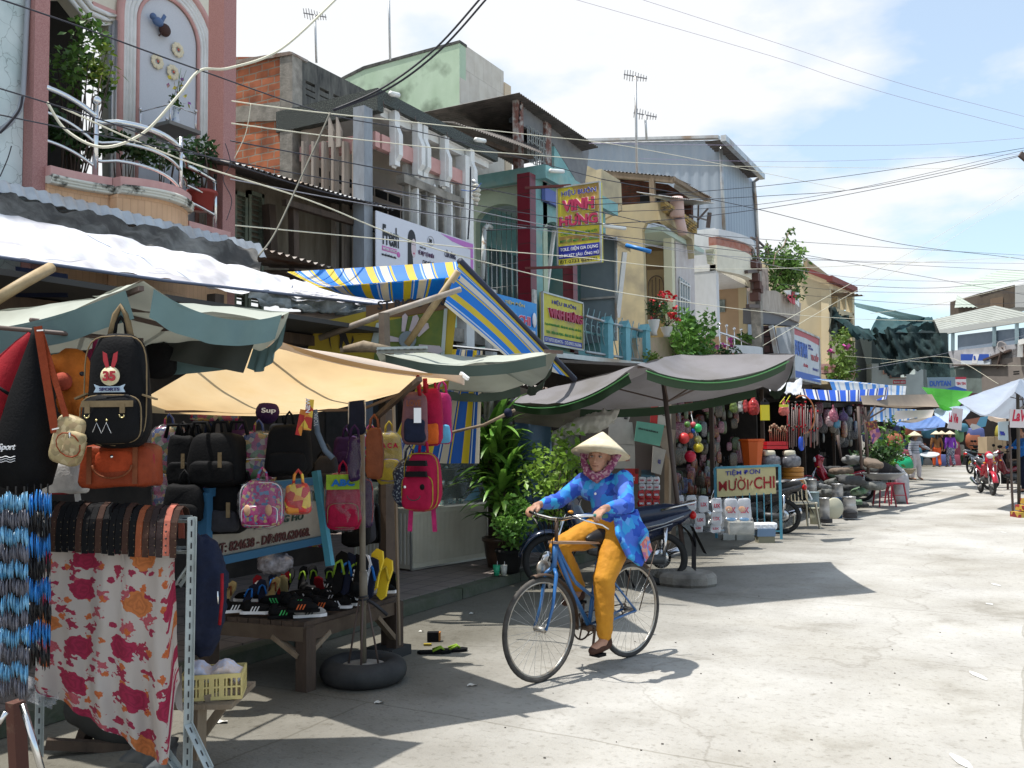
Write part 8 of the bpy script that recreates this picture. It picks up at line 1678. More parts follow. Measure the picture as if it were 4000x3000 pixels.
for k,(a,cm,l)in enumerate(((1940,mat('cup_green',(.04,.42,.22),.35,alpha=.85),'green plastic cup with straw on the pavement beside the plant pot'),(1968,mat('cup_clear',(.55,.55,.50),.25,alpha=.75),'clear plastic cup with straw, right of the green cup'))):
 q=Pz(a,2248,.12);t=thing('plastic_cup',l,'cup',q);m=MB();m.lathe([(.028,0),(.04,.11),(.037,.11),(.025,.005),(0,.005)],q,16);m.build('cup',cm,t);m=MB();m.tube([q+UP*.02,q+UP*.15+CR*.01],.003,5);m.build('straw',s_white,t)
# ---------------- shell of the household goods stall ----------------
GS=thing('goods_stall','deep dark household goods stall of timber posts and tin roof behind the umbrellas','stall',(-6,16,0))
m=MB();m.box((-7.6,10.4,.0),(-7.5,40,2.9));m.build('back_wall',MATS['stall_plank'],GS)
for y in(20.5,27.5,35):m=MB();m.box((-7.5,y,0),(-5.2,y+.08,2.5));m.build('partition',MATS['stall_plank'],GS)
m=MB();m.prism([V(-7.6,10.4,2.75),V(-4.3,11.6,2.5),V(-4.3,36,2.5),V(-7.6,36,2.8)],(0,0,.04));m.build('roof_sheet',tin_dark,GS)
for y in(12.2,15.5,19,23,27,31):m=MB();m.bar((-4.7,y,0),(-4.7,y,2.5),.07);m.build('post',wood_dark,GS)
m=MB();m.box((-7.5,12,0),(-6.2,34,.9));m.build('counter',wood_dark,GS)
TR3=thing('tin_roof','pale corrugated tin roof strip behind the wide grey sunshade','roof',Pd(2350,1420,12));a,b_=Pd(2170,1392,13),Pd(2620,1440,16.5)
m=MB();m.corr(a,b_,b_+V(-2.5,0,.35),a+V(-2.5,0,.35),.2,.02);m.bar(a+UP*.02,b_+UP*.02,.05,.07);m.build('sheet',tin,TR3)
m=MB();m.corr(Pd(1900,1475,10.3),Pd(2150,1520,12),Pd(2150,1520,12)+V(-2.2,0,.3),Pd(1900,1475,10.3)+V(-1.6,0,.3),.12,.016);tag(m.build('tin_roof',tin_old),'short rusty tin roof between the pale green sunshade and the grey one','roof')
BR_=thing('blue_railing','sky blue balcony railing with curled iron panels above the tin roof','railing',Px(2400,1390,-8.6))
skb=mat('railing_blue',(.17,.42,.48),.6,(.12,.32,.38),5)
for a,b_,t_ in((2375,2395,1262),(2445,2462,1278),(2523,2540,1290)):
 m=MB();p,q=Px(a,t_,-8.5),Px(b_,t_,-8.5);m.box((-8.5,p.y,3.1),(-8.7,q.y,p.z));m.prism([V(-8.48,p.y-.05,p.z),V(-8.48,q.y+.05,p.z),V(-8.48,(p.y+q.y)/2,p.z+.18)],(-.24,0,0));m.build('post',skb,BR_)
m=MB();m.tube([Px(2290,1235,-8.6),Px(2380,1262,-8.6),Px(2460,1280,-8.6),Px(2535,1300,-8.6)],.035);m.tube([Px(2290,1375,-8.6),Px(2400,1392,-8.6),Px(2540,1412,-8.6)],.035);m.build('rail',tin,BR_)
m=MB()
for k in range(11):
 a=2295+k*22;c=Px(a,1318+k*5,-8.6);rr=.24;m.tube([c+V(0,rr*.5*math.sin(t*.9),(t-4)*.17)for t in range(9)],.014,4);m.tube([c+V(0,.12*math.cos(t),.2+.12*math.sin(t))for t in range(6)],.012,4)
m.build('scrollwork',mat('scroll_grey',(.22,.34,.36),.5),BR_)
m=MB();fq(m,-8.75,[(2452,1285),(2530,1300),(2530,1410),(2452,1395)],.04);m.build('panel',skb,BR_)
def fpot(px,y0,y1,wpx,x_,lab,fl=None,folc=None,fr=.5):
 b0=Px(px,y1,x_);tp=Px(px,y0,x_);h=tp.z-b0.z;r=wpx/2/3600*(b0-CO).dot(-(R3@V(0,0,1)));t=thing('flower_pot',lab,'plant',b0,group='flower pots on the yellow terrace')
 m=MB();m.lathe([(r*.55,0),(r*.5,h*.25),(r*.85,h*.6),(r,h*.95),(r*1.05,h),(r*.85,h)],b0,20);m.build('pot',mat('pot_white',(.66,.63,.60),.5),t)
 m=MB();c=tp+UP*fr*.7;bush(m,c,(fr*.6,fr*.6,fr*.7),220,.11);m.build('foliage',folc or leafd,t);m=MB();stems(m,tp,c,fr*.5,6,.012);m.build('stem',wood_dark,t)
 if fl:
  m=MB()
  for k in range(fl[0]):
   p=c+V(J(fr*.7),J(fr*.7),J(fr*.7)+.2)
   for q in range(5):m.leaf(p,V(J(1),J(1),J(1)),.1,.1)
  m.build('blossom',fl[1],t)
fpot(2555,1250,1310,46,-8.5,'white urn with small dark plant at left of the yellow terrace')
fpot(2605,1278,1316,48,-8.4,'white pot painted with red sprigs holding red and yellow flowers',(26,mat('red_petal',(.55,.02,.03),.6)),leafm,.55)
c=Px(2700,1370,-8.2);plant('hanging_creeper','thick bright green creeper spilling over the yellow terrace edge','plant',Px(2660,1330,-8.4),c,(.6,1.6,1.25),1500,.2,mat('leaf_fresh',(.05,.13,.02)),clumps=18,ns=10)
c=Px(2560,1395,-8.3);plant('small_shrub','small yellow green shrub below the terrace ledge','plant',c-UP*.8,c,(.3,.4,.35),160,.14,leafy,clumps=6)
c=Px(2820,1375,-8.0);plant('small_shrub','sparse pinkish flowered shrub right of the hanging creeper','plant',c-UP*.8,c,(.4,.8,.5),260,.15,leafd,clumps=6,flowers=(8,mat('pink_bloom',(.5,.2,.35)),.12))
# ---------------- sheets behind the plants ----------------
def sheet(label,pts,d,mm,name='plastic_sheet',cat_='sheet',am=.03,nu=14,nv=12):
 m=MB();ph=J(5);m.patch(*[Pd(a,b_,d)for a,b_ in pts],nu,nv,disp=lambda u,v:am*math.sin(9*u+ph+3*v)+am*.6*math.sin(17*v+5*u+ph));return tag(m.build(name,mm),label,cat_)
sheet('dusty blue plastic sheet hanging behind the young tree',[(2010,1640),(2150,1640),(2170,2160),(2030,2160)],11.0,mat('dusty_blue_sheet',(.10,.18,.30),.6,(.07,.12,.20),3))
sheet('brown grey canvas drooping under the left end of the grey sunshade',[(1990,1500),(2270,1580),(2260,1680),(2010,1650)],10.9,mat('grey_brown_canvas',(.16,.145,.12),.8,(.12,.11,.09),3))
sheet('grey green wall sheet behind the plants',[(2140,1700),(2260,1680),(2280,2150),(2150,2160)],11.3,mat('grey_green_sheet',(.17,.18,.15),.8,(.11,.12,.10),3))
sheet('pale crackled wall board left of the dark stall opening',[(1888,1500),(1925,1505),(1935,1640),(1890,1640)],10.6,mat('pale_board',(.26,.24,.20),.8,(.18,.16,.13),6))
sheet('peeling grey wall post behind the strap leaved plant',[(1930,1510),(2000,1530),(2010,2130),(1940,2130)],11.2,mat('peeling_grey',(.13,.12,.11),.9,(.25,.24,.23),6,.55,.62))
t=thing('knotted_plastic','white plastic sheet knotted and hung like a hammock above the cyclist hat','sheet',Pd(2350,1700,10.4));m=MB();caps(m,[Pd(2160,1700,10.4),Pd(2250,1668,10.4),Pd(2330,1650,10.4),Pd(2380,1630,10.4),Pd(2420,1600,10.4)],[.03,.09,.12,.07,.02]);caps(m,[Pd(2370,1640,10.4),Pd(2405,1655,10.4)],[.04,.01]);caps(m,[Pd(2360,1625,10.4),Pd(2360,1590,10.4)],[.05,.01]);flesh(m,'sheet',mat('milky_plastic',(.55,.53,.48),.4,trans=.3),t,.016,3,.05,.06)
# ---------------- things hanging on the stall end wall ----------------
def card(name,label,pts,d,mm,cat_='package',th=.02,words=None,group=None):
 P=[Pd(a,b_,d)for a,b_ in pts];t=thing(name,label,cat_,P[3],group=group);m=MB();m.prism(P,CF*th);m.build('face',mm,t)
 if words:
  s_,u0,v0,u1,v1,cm=words;o=P[3]+(P[2]-P[3])*u0+(P[0]-P[3])*v0;text(s_,o,P[2]-P[3],P[0]-P[3],(P[2]-P[3]).length*(u1-u0),(P[0]-P[3]).length*(v1-v0),cm,t,bold=.03)
 return t
kr=mat('kraft',(.30,.24,.19),.85,(.22,.17,.14),5);krd=mat('kraft_dark',(.12,.09,.08),.85);sck=mat('sack_white',(.44,.41,.37),.8,(.36,.33,.30),6);mint=mat('mint_bag',(.13,.36,.28),.55,(.10,.30,.23),4);spine=mat('red_spine',(.40,.02,.02),.6)
dW=11.6
card('board_wall','brown board wall at the end of the household goods stall',[(2270,1560),(2640,1560),(2640,2150),(2270,2150)],12.2,mat('board_brown',(.13,.105,.085),.85,(.09,.075,.06),3),'wall')
card('packing_sack','pale paper sack with small print above the cyclist hat',[(2385,1590),(2470,1600),(2455,1650),(2375,1640)],dW,sck,words=('BEST',.75,.2,.95,.8,s_black))
card('packing_sack','tall pale sack hanging right of the conical hat',[(2380,1640),(2470,1650),(2480,1740),(2375,1735)],dW,sck);card('packing_sack','pale sack with red triangle behind the conical hat',[(2390,1735),(2480,1735),(2482,1830),(2400,1830)],dW,sck,words=('VET',.4,.3,.8,.55,spine))
card('red_box','red cardboard strip hanging near the umbrella pole',[(2545,1580),(2570,1580),(2568,1655),(2540,1650)],dW,spine);card('printed_carton','white printed carton hanging behind the umbrella pole',[(2575,1585),(2625,1590),(2615,1665),(2568,1655)],dW,sck,words=('CB',.3,.5,.7,.7,s_black))
card('mint_bag','mint green printed paper bag with spiky top edge left of the umbrella pole',[(2488,1645),(2595,1660),(2578,1743),(2478,1722)],dW-.1,mint,words=('CÔNG TY SẢN XUẤT BAO BÌ',.1,.62,.85,.74,s_black))
card('kraft_carton','brown carton below the mint green bag',[(2590,1670),(2640,1680),(2620,1800),(2580,1740)],dW,kr);card('kraft_carton','dark brown carton under the mint green bag',[(2482,1735),(2580,1745),(2575,1860),(2480,1850)],dW,krd);card('upright_box','pale grey upright box leaning beside the dark brown carton',[(2552,1742),(2602,1758),(2582,1855),(2546,1845)],dW-.15,sck,th=.06,words=('ULX',.6,.4,.9,.55,s_blue))
card('red_carton','red and white carton right of the cyclist scarf',[(2440,1830),(2495,1830),(2492,1890),(2445,1890)],dW,spine,words=('VNT',.2,.2,.8,.45,s_white));card('blue_carton','dim blue packet above the detergent sachets',[(2505,1835),(2560,1835),(2560,1870),(2505,1870)],dW,mat('dim_blue',(.06,.14,.2)))
lixw=mat('sachet_white',(.56,.57,.60),.3,(.46,.48,.54),9);omr=mat('sachet_red',(.42,.015,.02),.25,(.30,.01,.015),12);lred=mat('logo_red',(.50,.02,.06),.5);cream_l=mat('logo_cream',(.75,.7,.6),.5)
def sachet(label,px,py,wpx,hpx,d,mm,word,wc,group,name='detergent_packet',oval=False):
 c=Pd(px,py,d);w_,h_=wpx/3600*d/2,hpx/3600*d/2;t=thing(name,label,'packet',c-UP*h_,group=group);m=MB();sqb(m,c,w_,w_*.28,h_,.35,.4,n=16,m=10);crumple(m,.012,25).build('packet',mm,t)
 if oval:m=MB();m.ball(c-CF*w_*.24,w_*.62,12,6,(1,.2,.6),BM());m.build('logo_disc',s_blue,t)
 text(word,c-CR*w_*.62-UP*h_*.25-CF*w_*.3,CR,UP,w_*1.24,h_*.5,wc,t,bold=.05,out=.006);return t
cn=('left','middle','right');rw=('top','second','third','bottom')
for r in range(2):
 for k in range(3):sachet('white washing powder sachet, %s one of the %s white row right of the cyclist'%(cn[k],rw[r]),2508+k*28+r*1,1876+r*27,26,25,11.0,lixw,'LIX',lred,'white washing powder sachets')
for r in range(3):
 for k in range(3):sachet('red washing powder sachet, %s one of the %s red row above the motorbike seat'%(cn[k],rw[r]),2505+k*29,1932+r*34,27,33,10.9,omr,'OMO',s_white,'red washing powder sachets',oval=True)
m=MB();m.bar(Pd(2610,1560,12.0),Pd(2608,2120,12.0),.09,.06);tag(m.build('stall_post',wood),'weathered timber post behind the umbrella pole','post')
pls=mat('clear_wrap',(.55,.57,.60),.10,alpha=.15,spec=.8)
for k,(a,b_,w_,h_)in enumerate(((2650,1965,42,60),(2700,1965,40,58),(2748,1970,40,62),(2800,1975,40,60),(2640,2010,36,56),(2735,2030,40,52),(2798,2025,42,56),(2728,2062,36,34),(2795,2064,40,34))):
 sachet(('white detergent bag, %s in the clear wrap behind the motorbike tail'%('upper left','second of the upper row','third of the upper row','last of the upper row','lower left','lower middle','lower right','half hidden bottom middle','half hidden bottom right')[k]),a,b_,w_,h_,12.6,lixw,'LIX',lred,'detergent bags in clear wrap')
t=thing('clear_wrap','large clear plastic sheet draped over the detergent bags behind the motorbike tail','plastic',Pd(2720,2090,12.3));m=MB();m.patch(Pd(2610,1930,12.4),Pd(2830,1950,12.4),Pd(2830,2085,12.2),Pd(2640,2080,12.2),20,14,disp=lambda u,v:.05*math.sin(11*u+4*v)+.03*math.sin(23*v+9*u));m.build('sheet',pls,t)
for k,a in enumerate((2856,2907)):
 t=sachet('large detergent bag with bright round label, %s of the pair'%('left','right')[k],a,1992,52,90,12.9,lixw,'LIX',lred,'large detergent bags','detergent_bag');c=Pd(a,2000,12.7);m=MB();m.ball(c-CR*.03+UP*.04,.05,10,6,(1,.2,.8),BM());m.build('printed_burst',mat('burst_orange',(.55,.25,.10)),t);m=MB();m.ball(c-UP*.10,.05,10,6,(1.4,.2,.5),BM());m.build('printed_wave',mat('wave_blue',(.15,.35,.6)),t)
t=thing('clear_wrap','clear plastic wrap around the two large detergent bags and grey box','plastic',Pd(2890,2090,12.5));m=MB();m.patch(Pd(2825,1945,12.6),Pd(2930,1945,12.6),Pd(2950,2080,12.4),Pd(2815,2085,12.4),14,12,disp=lambda u,v:.03*math.sin(13*u+4*v)+.02*math.sin(27*v));m.build('sheet',pls,t)
m=MB();c=Pd(2888,2060,12.9);m.ob(c,CR*.17,CF*.15,UP*.085);tag(m.build('styrofoam_box',mat('foam_grey',(.40,.39,.35),.85,(.30,.30,.27),6)),'grey white foam box under the large detergent bags','box')
for k,a in enumerate((2845,2908)):q=G(a,2108);m=MB();m.ob(q+UP*.045,CR*(.09+.04*k),CF*.06,UP*.045);tag(m.build('white_block',mat('whitewashed',(.52,.52,.48),.85,(.35,.35,.32),5)),'whitewashed stone block on the ground, %s one below the foam box'%('left','right')[k],'block','whitewashed blocks')
t=thing('blue_tub','blue grey tub heaped with white cloth bundles on the road edge','tub',G(2990,2120));q=G(2988,2118);m=MB();m.ob(q+UP*.05,CR*.12,CF*.1,UP*.05);m.build('stone',mat('mossy_stone',(.22,.21,.15),.9),t);m=MB();m.ob(q+UP*.15,CR*.13,CF*.11,UP*.055);m.build('tub',mat('tub_blue',(.14,.22,.34),.5),t);m=MB()
for k in range(6):sqb(m,q+UP*(.22+.035*(k//3))+CR*(-.1+.1*(k%3)),.08,.1,.035,.7)
flesh(m,'bundles',mat('bundle_white',(.75,.76,.80),.6,trans=.1),t,.012,2,.02,.03)
# ---------------- small framed sign ----------------
a,b_,c=Pd(2802,1942,14.2),Pd(3032,1928,14.0),Pd(2800,1832,14.2)
MC=Board('framed_sign','cream sign with dark red letters in a sky blue metal stand on the street','sign',a,b_-a,UP*(c-a).length,mat('sign_cream',(.56,.50,.26),.6,(.52,.46,.25),3),.02)
MC.txt('TIỆM ĐƠN',.15,.70,.74,.94,s_blue,.015);MC.txt('MƯỜI',.03,.20,.54,.68,mat('deep_red',(.25,.005,.01),.5),.008);MC.txt('CHI',.63,.20,.98,.62,mat('deep_red',(.25,.005,.01)),.015);MC.area([(.555,.34),(.595,.52),(.615,.50),(.575,.34)],mat('deep_red',(.25,.005,.01)),.01,'tick')
fb=mat('stand_blue',(.08,.28,.38),.5,(.06,.20,.28),8)
f0,f1_,g0,g1=Pd(2793,1828,14.25),Pd(3045,1818,14.0),Pd(2800,2082,14.25),G(3062,2098)
for p,q in((f0,V(f0.x,f0.y,0)),(f1_,V(f1_.x,f1_.y,0)),(f0,f1_)):m=MB();m.bar(p,q,.035);m.build('tube',fb,MC.t)
for k in range(7):u=.2+k*.11;p=f0.lerp(f1_,u);m=MB();m.bar(V(p.x,p.y,.12),V(p.x,p.y,(c.z+a.z)/2-.15),.014);m.build('rod',fb,MC.t)
m=MB();m.bar(V(f0.x,f0.y,.12),V(f1_.x,f1_.y,.12),.02);m.build('rod',fb,MC.t)
# ---------------- chair, bins, baskets ----------------
ch=thing('plastic_chair','cream plastic garden chair with slatted back beside the metal bins','chair',Pd(3128,2045,15.6)*V(1,1,0),YAW+.15,local=True);cc=mat('chair_cream',(.50,.45,.34),.55)
m=MB();m.ob((0,0,.42),(.22,0,0),(0,.20,0),(0,0,.015));m.build('seat',cc,ch,bev=.01)
m=MB();m.tube([(-.21,.18,.42),(-.21,.22,.75),(-.15,.235,.84),(0,.24,.86),(.15,.235,.84),(.21,.22,.75),(.21,.18,.42)],.02,8)
for k in range(5):x=-.13+k*.065;m.bar((x,.19,.43),(x,.235,.83),.028,.01)
m.build('backrest',cc,ch)
for sx_ in(-1,1):
 for sy in(-1,1):m=MB();m.bar((sx_*.19,sy*.17,.42),(sx_*.23,sy*.22,0),.045,.02);m.build('leg',cc,ch)
def cyl(name,label,px,y0,y1,wpx,d,mm,cat_='bin',top=None,grp=None,taper=1.0,n=24):
 b0=Pd(px,y1,d);h=(y1-y0)/3600*d;r=wpx/2/3600*d;m=MB();m.lathe([(r*taper,0),(r,h*.5),(r,h*.97),(r*1.04,h*.97),(r*1.04,h),(r*.92,h),(r*.9,h*.9),(0,h*.88)],b0,n);return tag(m.build(name,mm),label,cat_,grp)
alm=mat('dull_aluminium',(.42,.42,.42),.35,(.34,.34,.35),4,metal=.5);bluepl=mat('pale_blue_tin',(.22,.30,.33),.5);crtin=mat('cream_tin',(.36,.36,.27),.6);dkr=mat('dark_rubber',(.03,.03,.035),.7)
cyl('metal_bin','silver cylinder bin above the pale blue tin beside the chair',3170,1872,1922,40,17.0,alm);cyl('metal_bin','pale blue tin bin between silver bin and cream tin',3178,1922,1982,44,16.6,bluepl);cyl('metal_bin','cream tin bin standing on the road behind the chair leg',3185,1984,2048,40,16.2,crtin)
cyl('tall_canister','tall silver canister with black rubber foot in front of the round fan cover',3222,1945,2030,38,16.0,alm);cyl('rubber_foot','black rubber foot under the tall silver canister',3228,2026,2042,46,15.9,dkr,'base')
cyl('metal_bin','silver bin beside the chrome mirror of the red motorbike',3272,1890,1945,42,17.6,alm);cyl('metal_bin','blue drum standing behind the round fan cover',3272,1944,2022,36,17.2,mat('drum_blue',(.03,.10,.22),.4));cyl('metal_funnel','grey flared metal funnel on dark tyres beside the red motorbike',3318,1940,2000,50,17.0,alm,'funnel',taper=1.25);cyl('tyre_stack','stack of dark tyres under the grey funnel',3320,2000,2022,54,16.9,dkr,'tyres')
m=MB();m.lathe([(0,0),(.17,0),(.19,.03),(.17,.05),(0,.06)],Pd(3255,1985,16.3),24,mtx=(-CF+CR*.3).to_track_quat('Z','Y').to_matrix());tag(m.build('fan_cover',mat('cover_cream',(.42,.40,.30),.5)),'round cream fan cover leaning against the blue drum','cover')
stm=mat('steamer_amber',(.40,.17,.025),.45,(.32,.13,.02),6)
SB=thing('steamer_baskets','stack of round amber coloured steamer baskets above the chair','baskets',Pd(3097,1895,15.6))
for k in range(4):b0=Pd(3097,1896-k*18,15.6);m=MB();m.lathe([(.175,0),(.18,.006),(.18,.064),(.175,.07),(.165,.072),(0,.06)],b0,28);m.build('basket',stm,SB)
ob_=thing('orange_bin','big translucent orange octagonal bin standing above the cream sign','bin',Pd(2938,1818,15.4));m=MB();m.lathe([(.15,0),(.20,.40),(.22,.41),(.22,.44),(.19,.44),(.14,.02)],Pd(2938,1818,15.4),8,sm=False);m.build('bin',mat('orange_plastic',(.62,.12,.02),.35,trans=.25),ob_)
for k in range(2):m=MB();m.ob(Pd(3027,1732+k*15,15.6),CR*.18,CF*.15,UP*.028);tag(m.build('red_tray',mat('tray_red',(.55,.01,.02),.35)),'red plastic tray, %s one of two right of the orange bin'%('upper','lower')[k],'tray','red trays')
for k,a in enumerate((3010,3088)):
 t=thing('kitchen_set','cream lidded pot and basins in shiny clear plastic, %s one below the red trays'%('left','right')[k],'pots',Pd(a,1820,15.5));c=Pd(a,1770,15.5);m=MB();sqb(m,c-CR*.03,.10,.09,.05,.5);m.build('lidded_pot',mat('pot_cream',(.58,.54,.42),.4),t);m=MB();sqb(m,c-UP*.14,.16,.12,.10,.6);m.build('basin',mat('basin_dark',(.06,.06,.07),.3,(.2,.2,.22),14),t);m=MB();sqb(m,c-UP*.04,.08,.09,.03,.5);m.build('bowl',mat('basin_grey',(.22,.22,.24),.25),t)
BL=[(2672,1712,22,(.60,.05,.05)),(2708,1658,11,(.60,.10,.12)),(2708,1682,10,(.02,.10,.42)),(2725,1672,17,(.04,.42,.12)),(2697,1702,12,(.60,.12,.04)),(2725,1716,15,(.36,.34,.12)),(2728,1748,20,(.55,.45,.03)),(2696,1783,23,(.48,.01,.04)),(2685,1658,12,(.10,.22,.05))]
bln=('coral ball, lowest left of the hanging net of toy balls','small coral ball near the top of the hanging net','small blue ball in the middle of the hanging net','green ball on the right of the hanging net','small orange ball between coral and olive balls','olive clear ball above the yellow ball','yellow ball near the bottom of the hanging net','crimson ball hanging lowest of the toy balls','leaf green ball at the left top of the net')
for(a,b_,r,c_),l in zip(BL,bln):m=MB();m.ball(Pd(a,b_,12.4),r/3600*12.4,16,10);tag(m.build('toy_ball',mat('ball_'+l.split()[0]+l.split()[1],c_,.35,trans=.15)),l,'ball','hanging toy balls')
m=MB();m.tube([Pd(2695,1580,12.4),Pd(2705,1640,12.4)],.004,4);m.tube([Pd(2700,1620,12.4),Pd(2735,1760,12.35)],.003,4);tag(m.build('ball_net',s_white),'thin string net from which the toy balls hang','string')
RT=random.Random(11)
pals={'red':multi('packet_red_print',[(0.210,0.018,0.024),(0.120,0.012,0.018),(0.270,0.150,0.030),(0.060,0.012,0.018)],26,.3),'pink':multi('packet_pink_print',[(0.240,0.060,0.096),(0.150,0.048,0.072),(0.270,0.180,0.180),(0.090,0.030,0.048)],26,.3),'brown':multi('packet_brown_print',[(0.096,0.060,0.042),(0.048,0.036,0.030),(0.168,0.120,0.084),(0.030,0.048,0.030)],30,.3),'green':multi('packet_green_print',[(0.048,0.096,0.030),(0.024,0.048,0.024),(0.120,0.150,0.060),(0.060,0.060,0.030)],28,.3),'grey':multi('packet_grey_print',[(0.084,0.084,0.090),(0.036,0.036,0.042),(0.168,0.168,0.168),(0.024,0.024,0.030)],34,.3),'blue':multi('packet_blue_print',[(0.018,0.048,0.132),(0.012,0.024,0.060),(0.090,0.120,0.180),(0.060,0.012,0.030)],26,.3)}
pk={}
def hangpk(key,loc,sc,rz,sx_=1,label=None,grp='packets hung in the dim goods stall'):
 if key not in pk:
  o=thing('hanging_packet','x','packet',loc,local=True,group=grp);m=MB();c0=V(0,0,0);vs=MB();vs.ball(c0,.5,12,8,(.8,.22,1));vs.v=[V(math.copysign(abs(v.x/.4)**.6*.4,v.x),v.y,math.copysign(abs(v.z/.5)**.6*.5,v.z))for v in vs.v];vs.build('packet',pals[key],o);m=MB();m.tube([(0,0,.45),(0,0,.75)],.012,4);m.build('string',s_black,o);pk[key]=o
 else:o=dup(pk[key],loc)
 o.rotation_euler=(0,0,rz);o.scale=(sc*sx_,sc,sc);o['label']=label or{'red':'red printed packet','pink':'pink printed packet','brown':'brown printed packet','green':'green printed packet','grey':'grey printed packet','blue':'blue printed packet'}[key]+' hanging among others in the dim goods stall';return o
for i in range(120):
 a=RT.uniform(2620,2900);b_=RT.uniform(1575,1940);hangpk(RT.choice(['pink','red','brown','green','grey','brown','pink']),Px(a,b_,-5.3+RT.uniform(-.3,.2)),RT.uniform(.16,.32),RT.uniform(.8,1.6))
for i in range(70):
 a=RT.uniform(3150,3420);b_=RT.uniform(1580,1730);hangpk(RT.choice(['grey','red','brown','pink','grey','blue','grey']),Px(a,b_,-5.0+RT.uniform(-.4,.4)),RT.uniform(.25,.5),RT.uniform(.6,1.6))
for i in range(40):
 a=RT.uniform(1900,2300);b_=RT.uniform(1560,1900);p=Pd(a,b_,12.5+RT.uniform(0,.4));hangpk(RT.choice(['grey','brown','green','grey']),p,RT.uniform(.2,.4),RT.uniform(0,1.6))
def item2(name,label,cat_,fn,mm):m=MB();fn(m);return tag(m.build(name,mm),label,cat_)
for(a,b_,w_,h_,col,l)in((2865,1590,36,46,(.16,.22,.06),'olive green plastic bag hanging high above the cream sign'),(2892,1592,24,36,(.50,.50,.48),'small white plastic bag hanging between green and red bags'),(2912,1590,30,42,(.45,.06,.06),'small red plastic bag left of the big red bag'),(2943,1590,54,64,(.50,.05,.05),'big red plastic bag hanging above the orange bin'),(3062,1602,48,44,(.55,.14,.12),'salmon red plastic bag with yellow bow near the broom handles'),(3255,1625,46,52,(.42,.14,.20),'pink frilly bag hanging in the far part of the goods stall'),(3267,1650,30,46,(.10,.30,.45),'sky blue toy bag hanging below the pink frilly one'),(3295,1628,44,34,(.10,.06,.16),'dark purple bag right of the pink frilly one'),(3240,1645,34,44,(.40,.28,.30),'pale pink bag beside the sky blue toy bag')):
 c=Pd(a,b_,14.6 if a<3100 else 18.5);d=14.6 if a<3100 else 18.5;m=MB();sqb(m,c,w_/7200*d,w_/9000*d,h_/7200*d,.8,.8,taper=.35);caps(m,[c+UP*h_/7200*d,c+UP*(h_/7200*d+.10)],[.03,.008]);t=flesh(m,'plastic_bag',mat('bag_'+l.replace(' ','_')[:24],col,.3,tuple(x*.7 for x in col),20,trans=.2),None,.012,2,.03,.04);tag(t,l,'bag','plastic bags hung in the goods stall')
m=MB();c=Pd(2988,1612,14.4);m.ob(c,CR*.065,CF*.03,UP*.12);t=thing('yellow_pouch','yellow cylinder packet on a wire above the red trays','packet',c-UP*.12);m.build('pouch',mat('pouch_yellow',(.62,.52,.02),.4),t);m=MB();m.tube([c-CR*.07+UP*.14,c+UP*.22,c+CR*.07+UP*.14],.006,4);m.ob(c+UP*.145,CR*.06,CF*.03,UP*.02);m.build('wire',f_grey,t)
m=MB()
for s_ in((-.06,.1),(.02,.12)):m.bar(Pd(3062,1575,14.4)+CR*s_[0],Pd(3062,1575,14.4)+CR*(s_[0]+.08)+UP*s_[1],.03,.006)
m.ob(Pd(3062,1585,14.4),CR*.07,CF*.01,UP*.02);tag(m.build('yellow_bow',mat('bow_yellow',(.6,.6,.05),.4)),'bright yellow bow tied on the salmon red bag','bow')
for k in range(16):
 a=3075+k*8+RT.uniform(-3,3);y0=1580+RT.uniform(-12,30);y1=1745+RT.uniform(-10,10);m=MB();d=15.4+RT.uniform(-.3,.3);p,q=Pd(a,y0,d),Pd(a+RT.uniform(-6,6),y1,d);m.tube([p,q],.008,6);red=k%6==0;t=thing('broom_handle',('broom handle with red cap' if red else 'pale plastic wrapped broom handle')+' in the bunch right of the orange bin','broom',q,group='broom handles');m.build('handle',mat('handle_pale',(.22,.17,.16),.5)if not red else mat('handle_red',(.30,.03,.03),.4),t);m=MB();m.ball(p,.02,8,6);m.tube([p.lerp(q,.5),p.lerp(q,.55)],.014,6);m.build('cap',f_red if k%2 else pals['brown'],t)
for k in range(9):
 a=3008+k*8;m=MB();m.tube([Pd(a+RT.uniform(-5,5),1655+RT.uniform(0,25),15.6),Pd(a,1725,15.6)],.008,5);m.ball(Pd(a,1660+RT.uniform(0,25),15.6),.03,8,5);tag(m.build('red_tipped_stick',mat('stick_tan',(.26,.16,.10),.7,(.4,.05,.04),6,.5,.6)),'thin red tipped stick in the bunch behind the red trays','stick','red tipped sticks')
m=MB();c=Pd(3130,1733,15.2);sqb(m,c,.05,.03,.12,.8);tag(m.build('blue_brush',mat('brush_blue',(.02,.08,.5),.4)),'bright blue brush hanging right of the broom handles','brush')
m=MB();c=Pd(3135,1620,15.3);m.tube([c+CR*.2*math.cos(t*.3)+UP*.32*math.sin(t*.3)for t in range(-5,8)],.012,6);tag(m.build('orange_hose',mat('hose_orange',(.4,.14,.05),.5)),'loop of orange hose hanging in the goods stall','hose')
for a,l in((3133,'red strap with buckle hanging left of the orange hose'),(3143,'second red strap hanging left of the orange hose')):m=MB();m.bar(Pd(a,1580,15.2),Pd(a+2,1690,15.2),.03,.008,up=-CF);tag(m.build('red_strap',f_red),l,'strap')
m=MB();c=Pd(2905,1552,13.8);m.prism([Pd(2815,1558,13.8),Pd(2905,1545,13.8),Pd(2903,1568,13.8),Pd(2870,1566,13.8)],CF*.02);t=thing('cream_flag','cream triangular scrap with red letters under the sunshade trim','banner',c);m.build('cloth',mat('sign_cream',(.5,.5,.3)),t);text('MƯỜI',Pd(2858,1563,13.75),CR,UP,.16,.05,s_red,t,bold=.05)
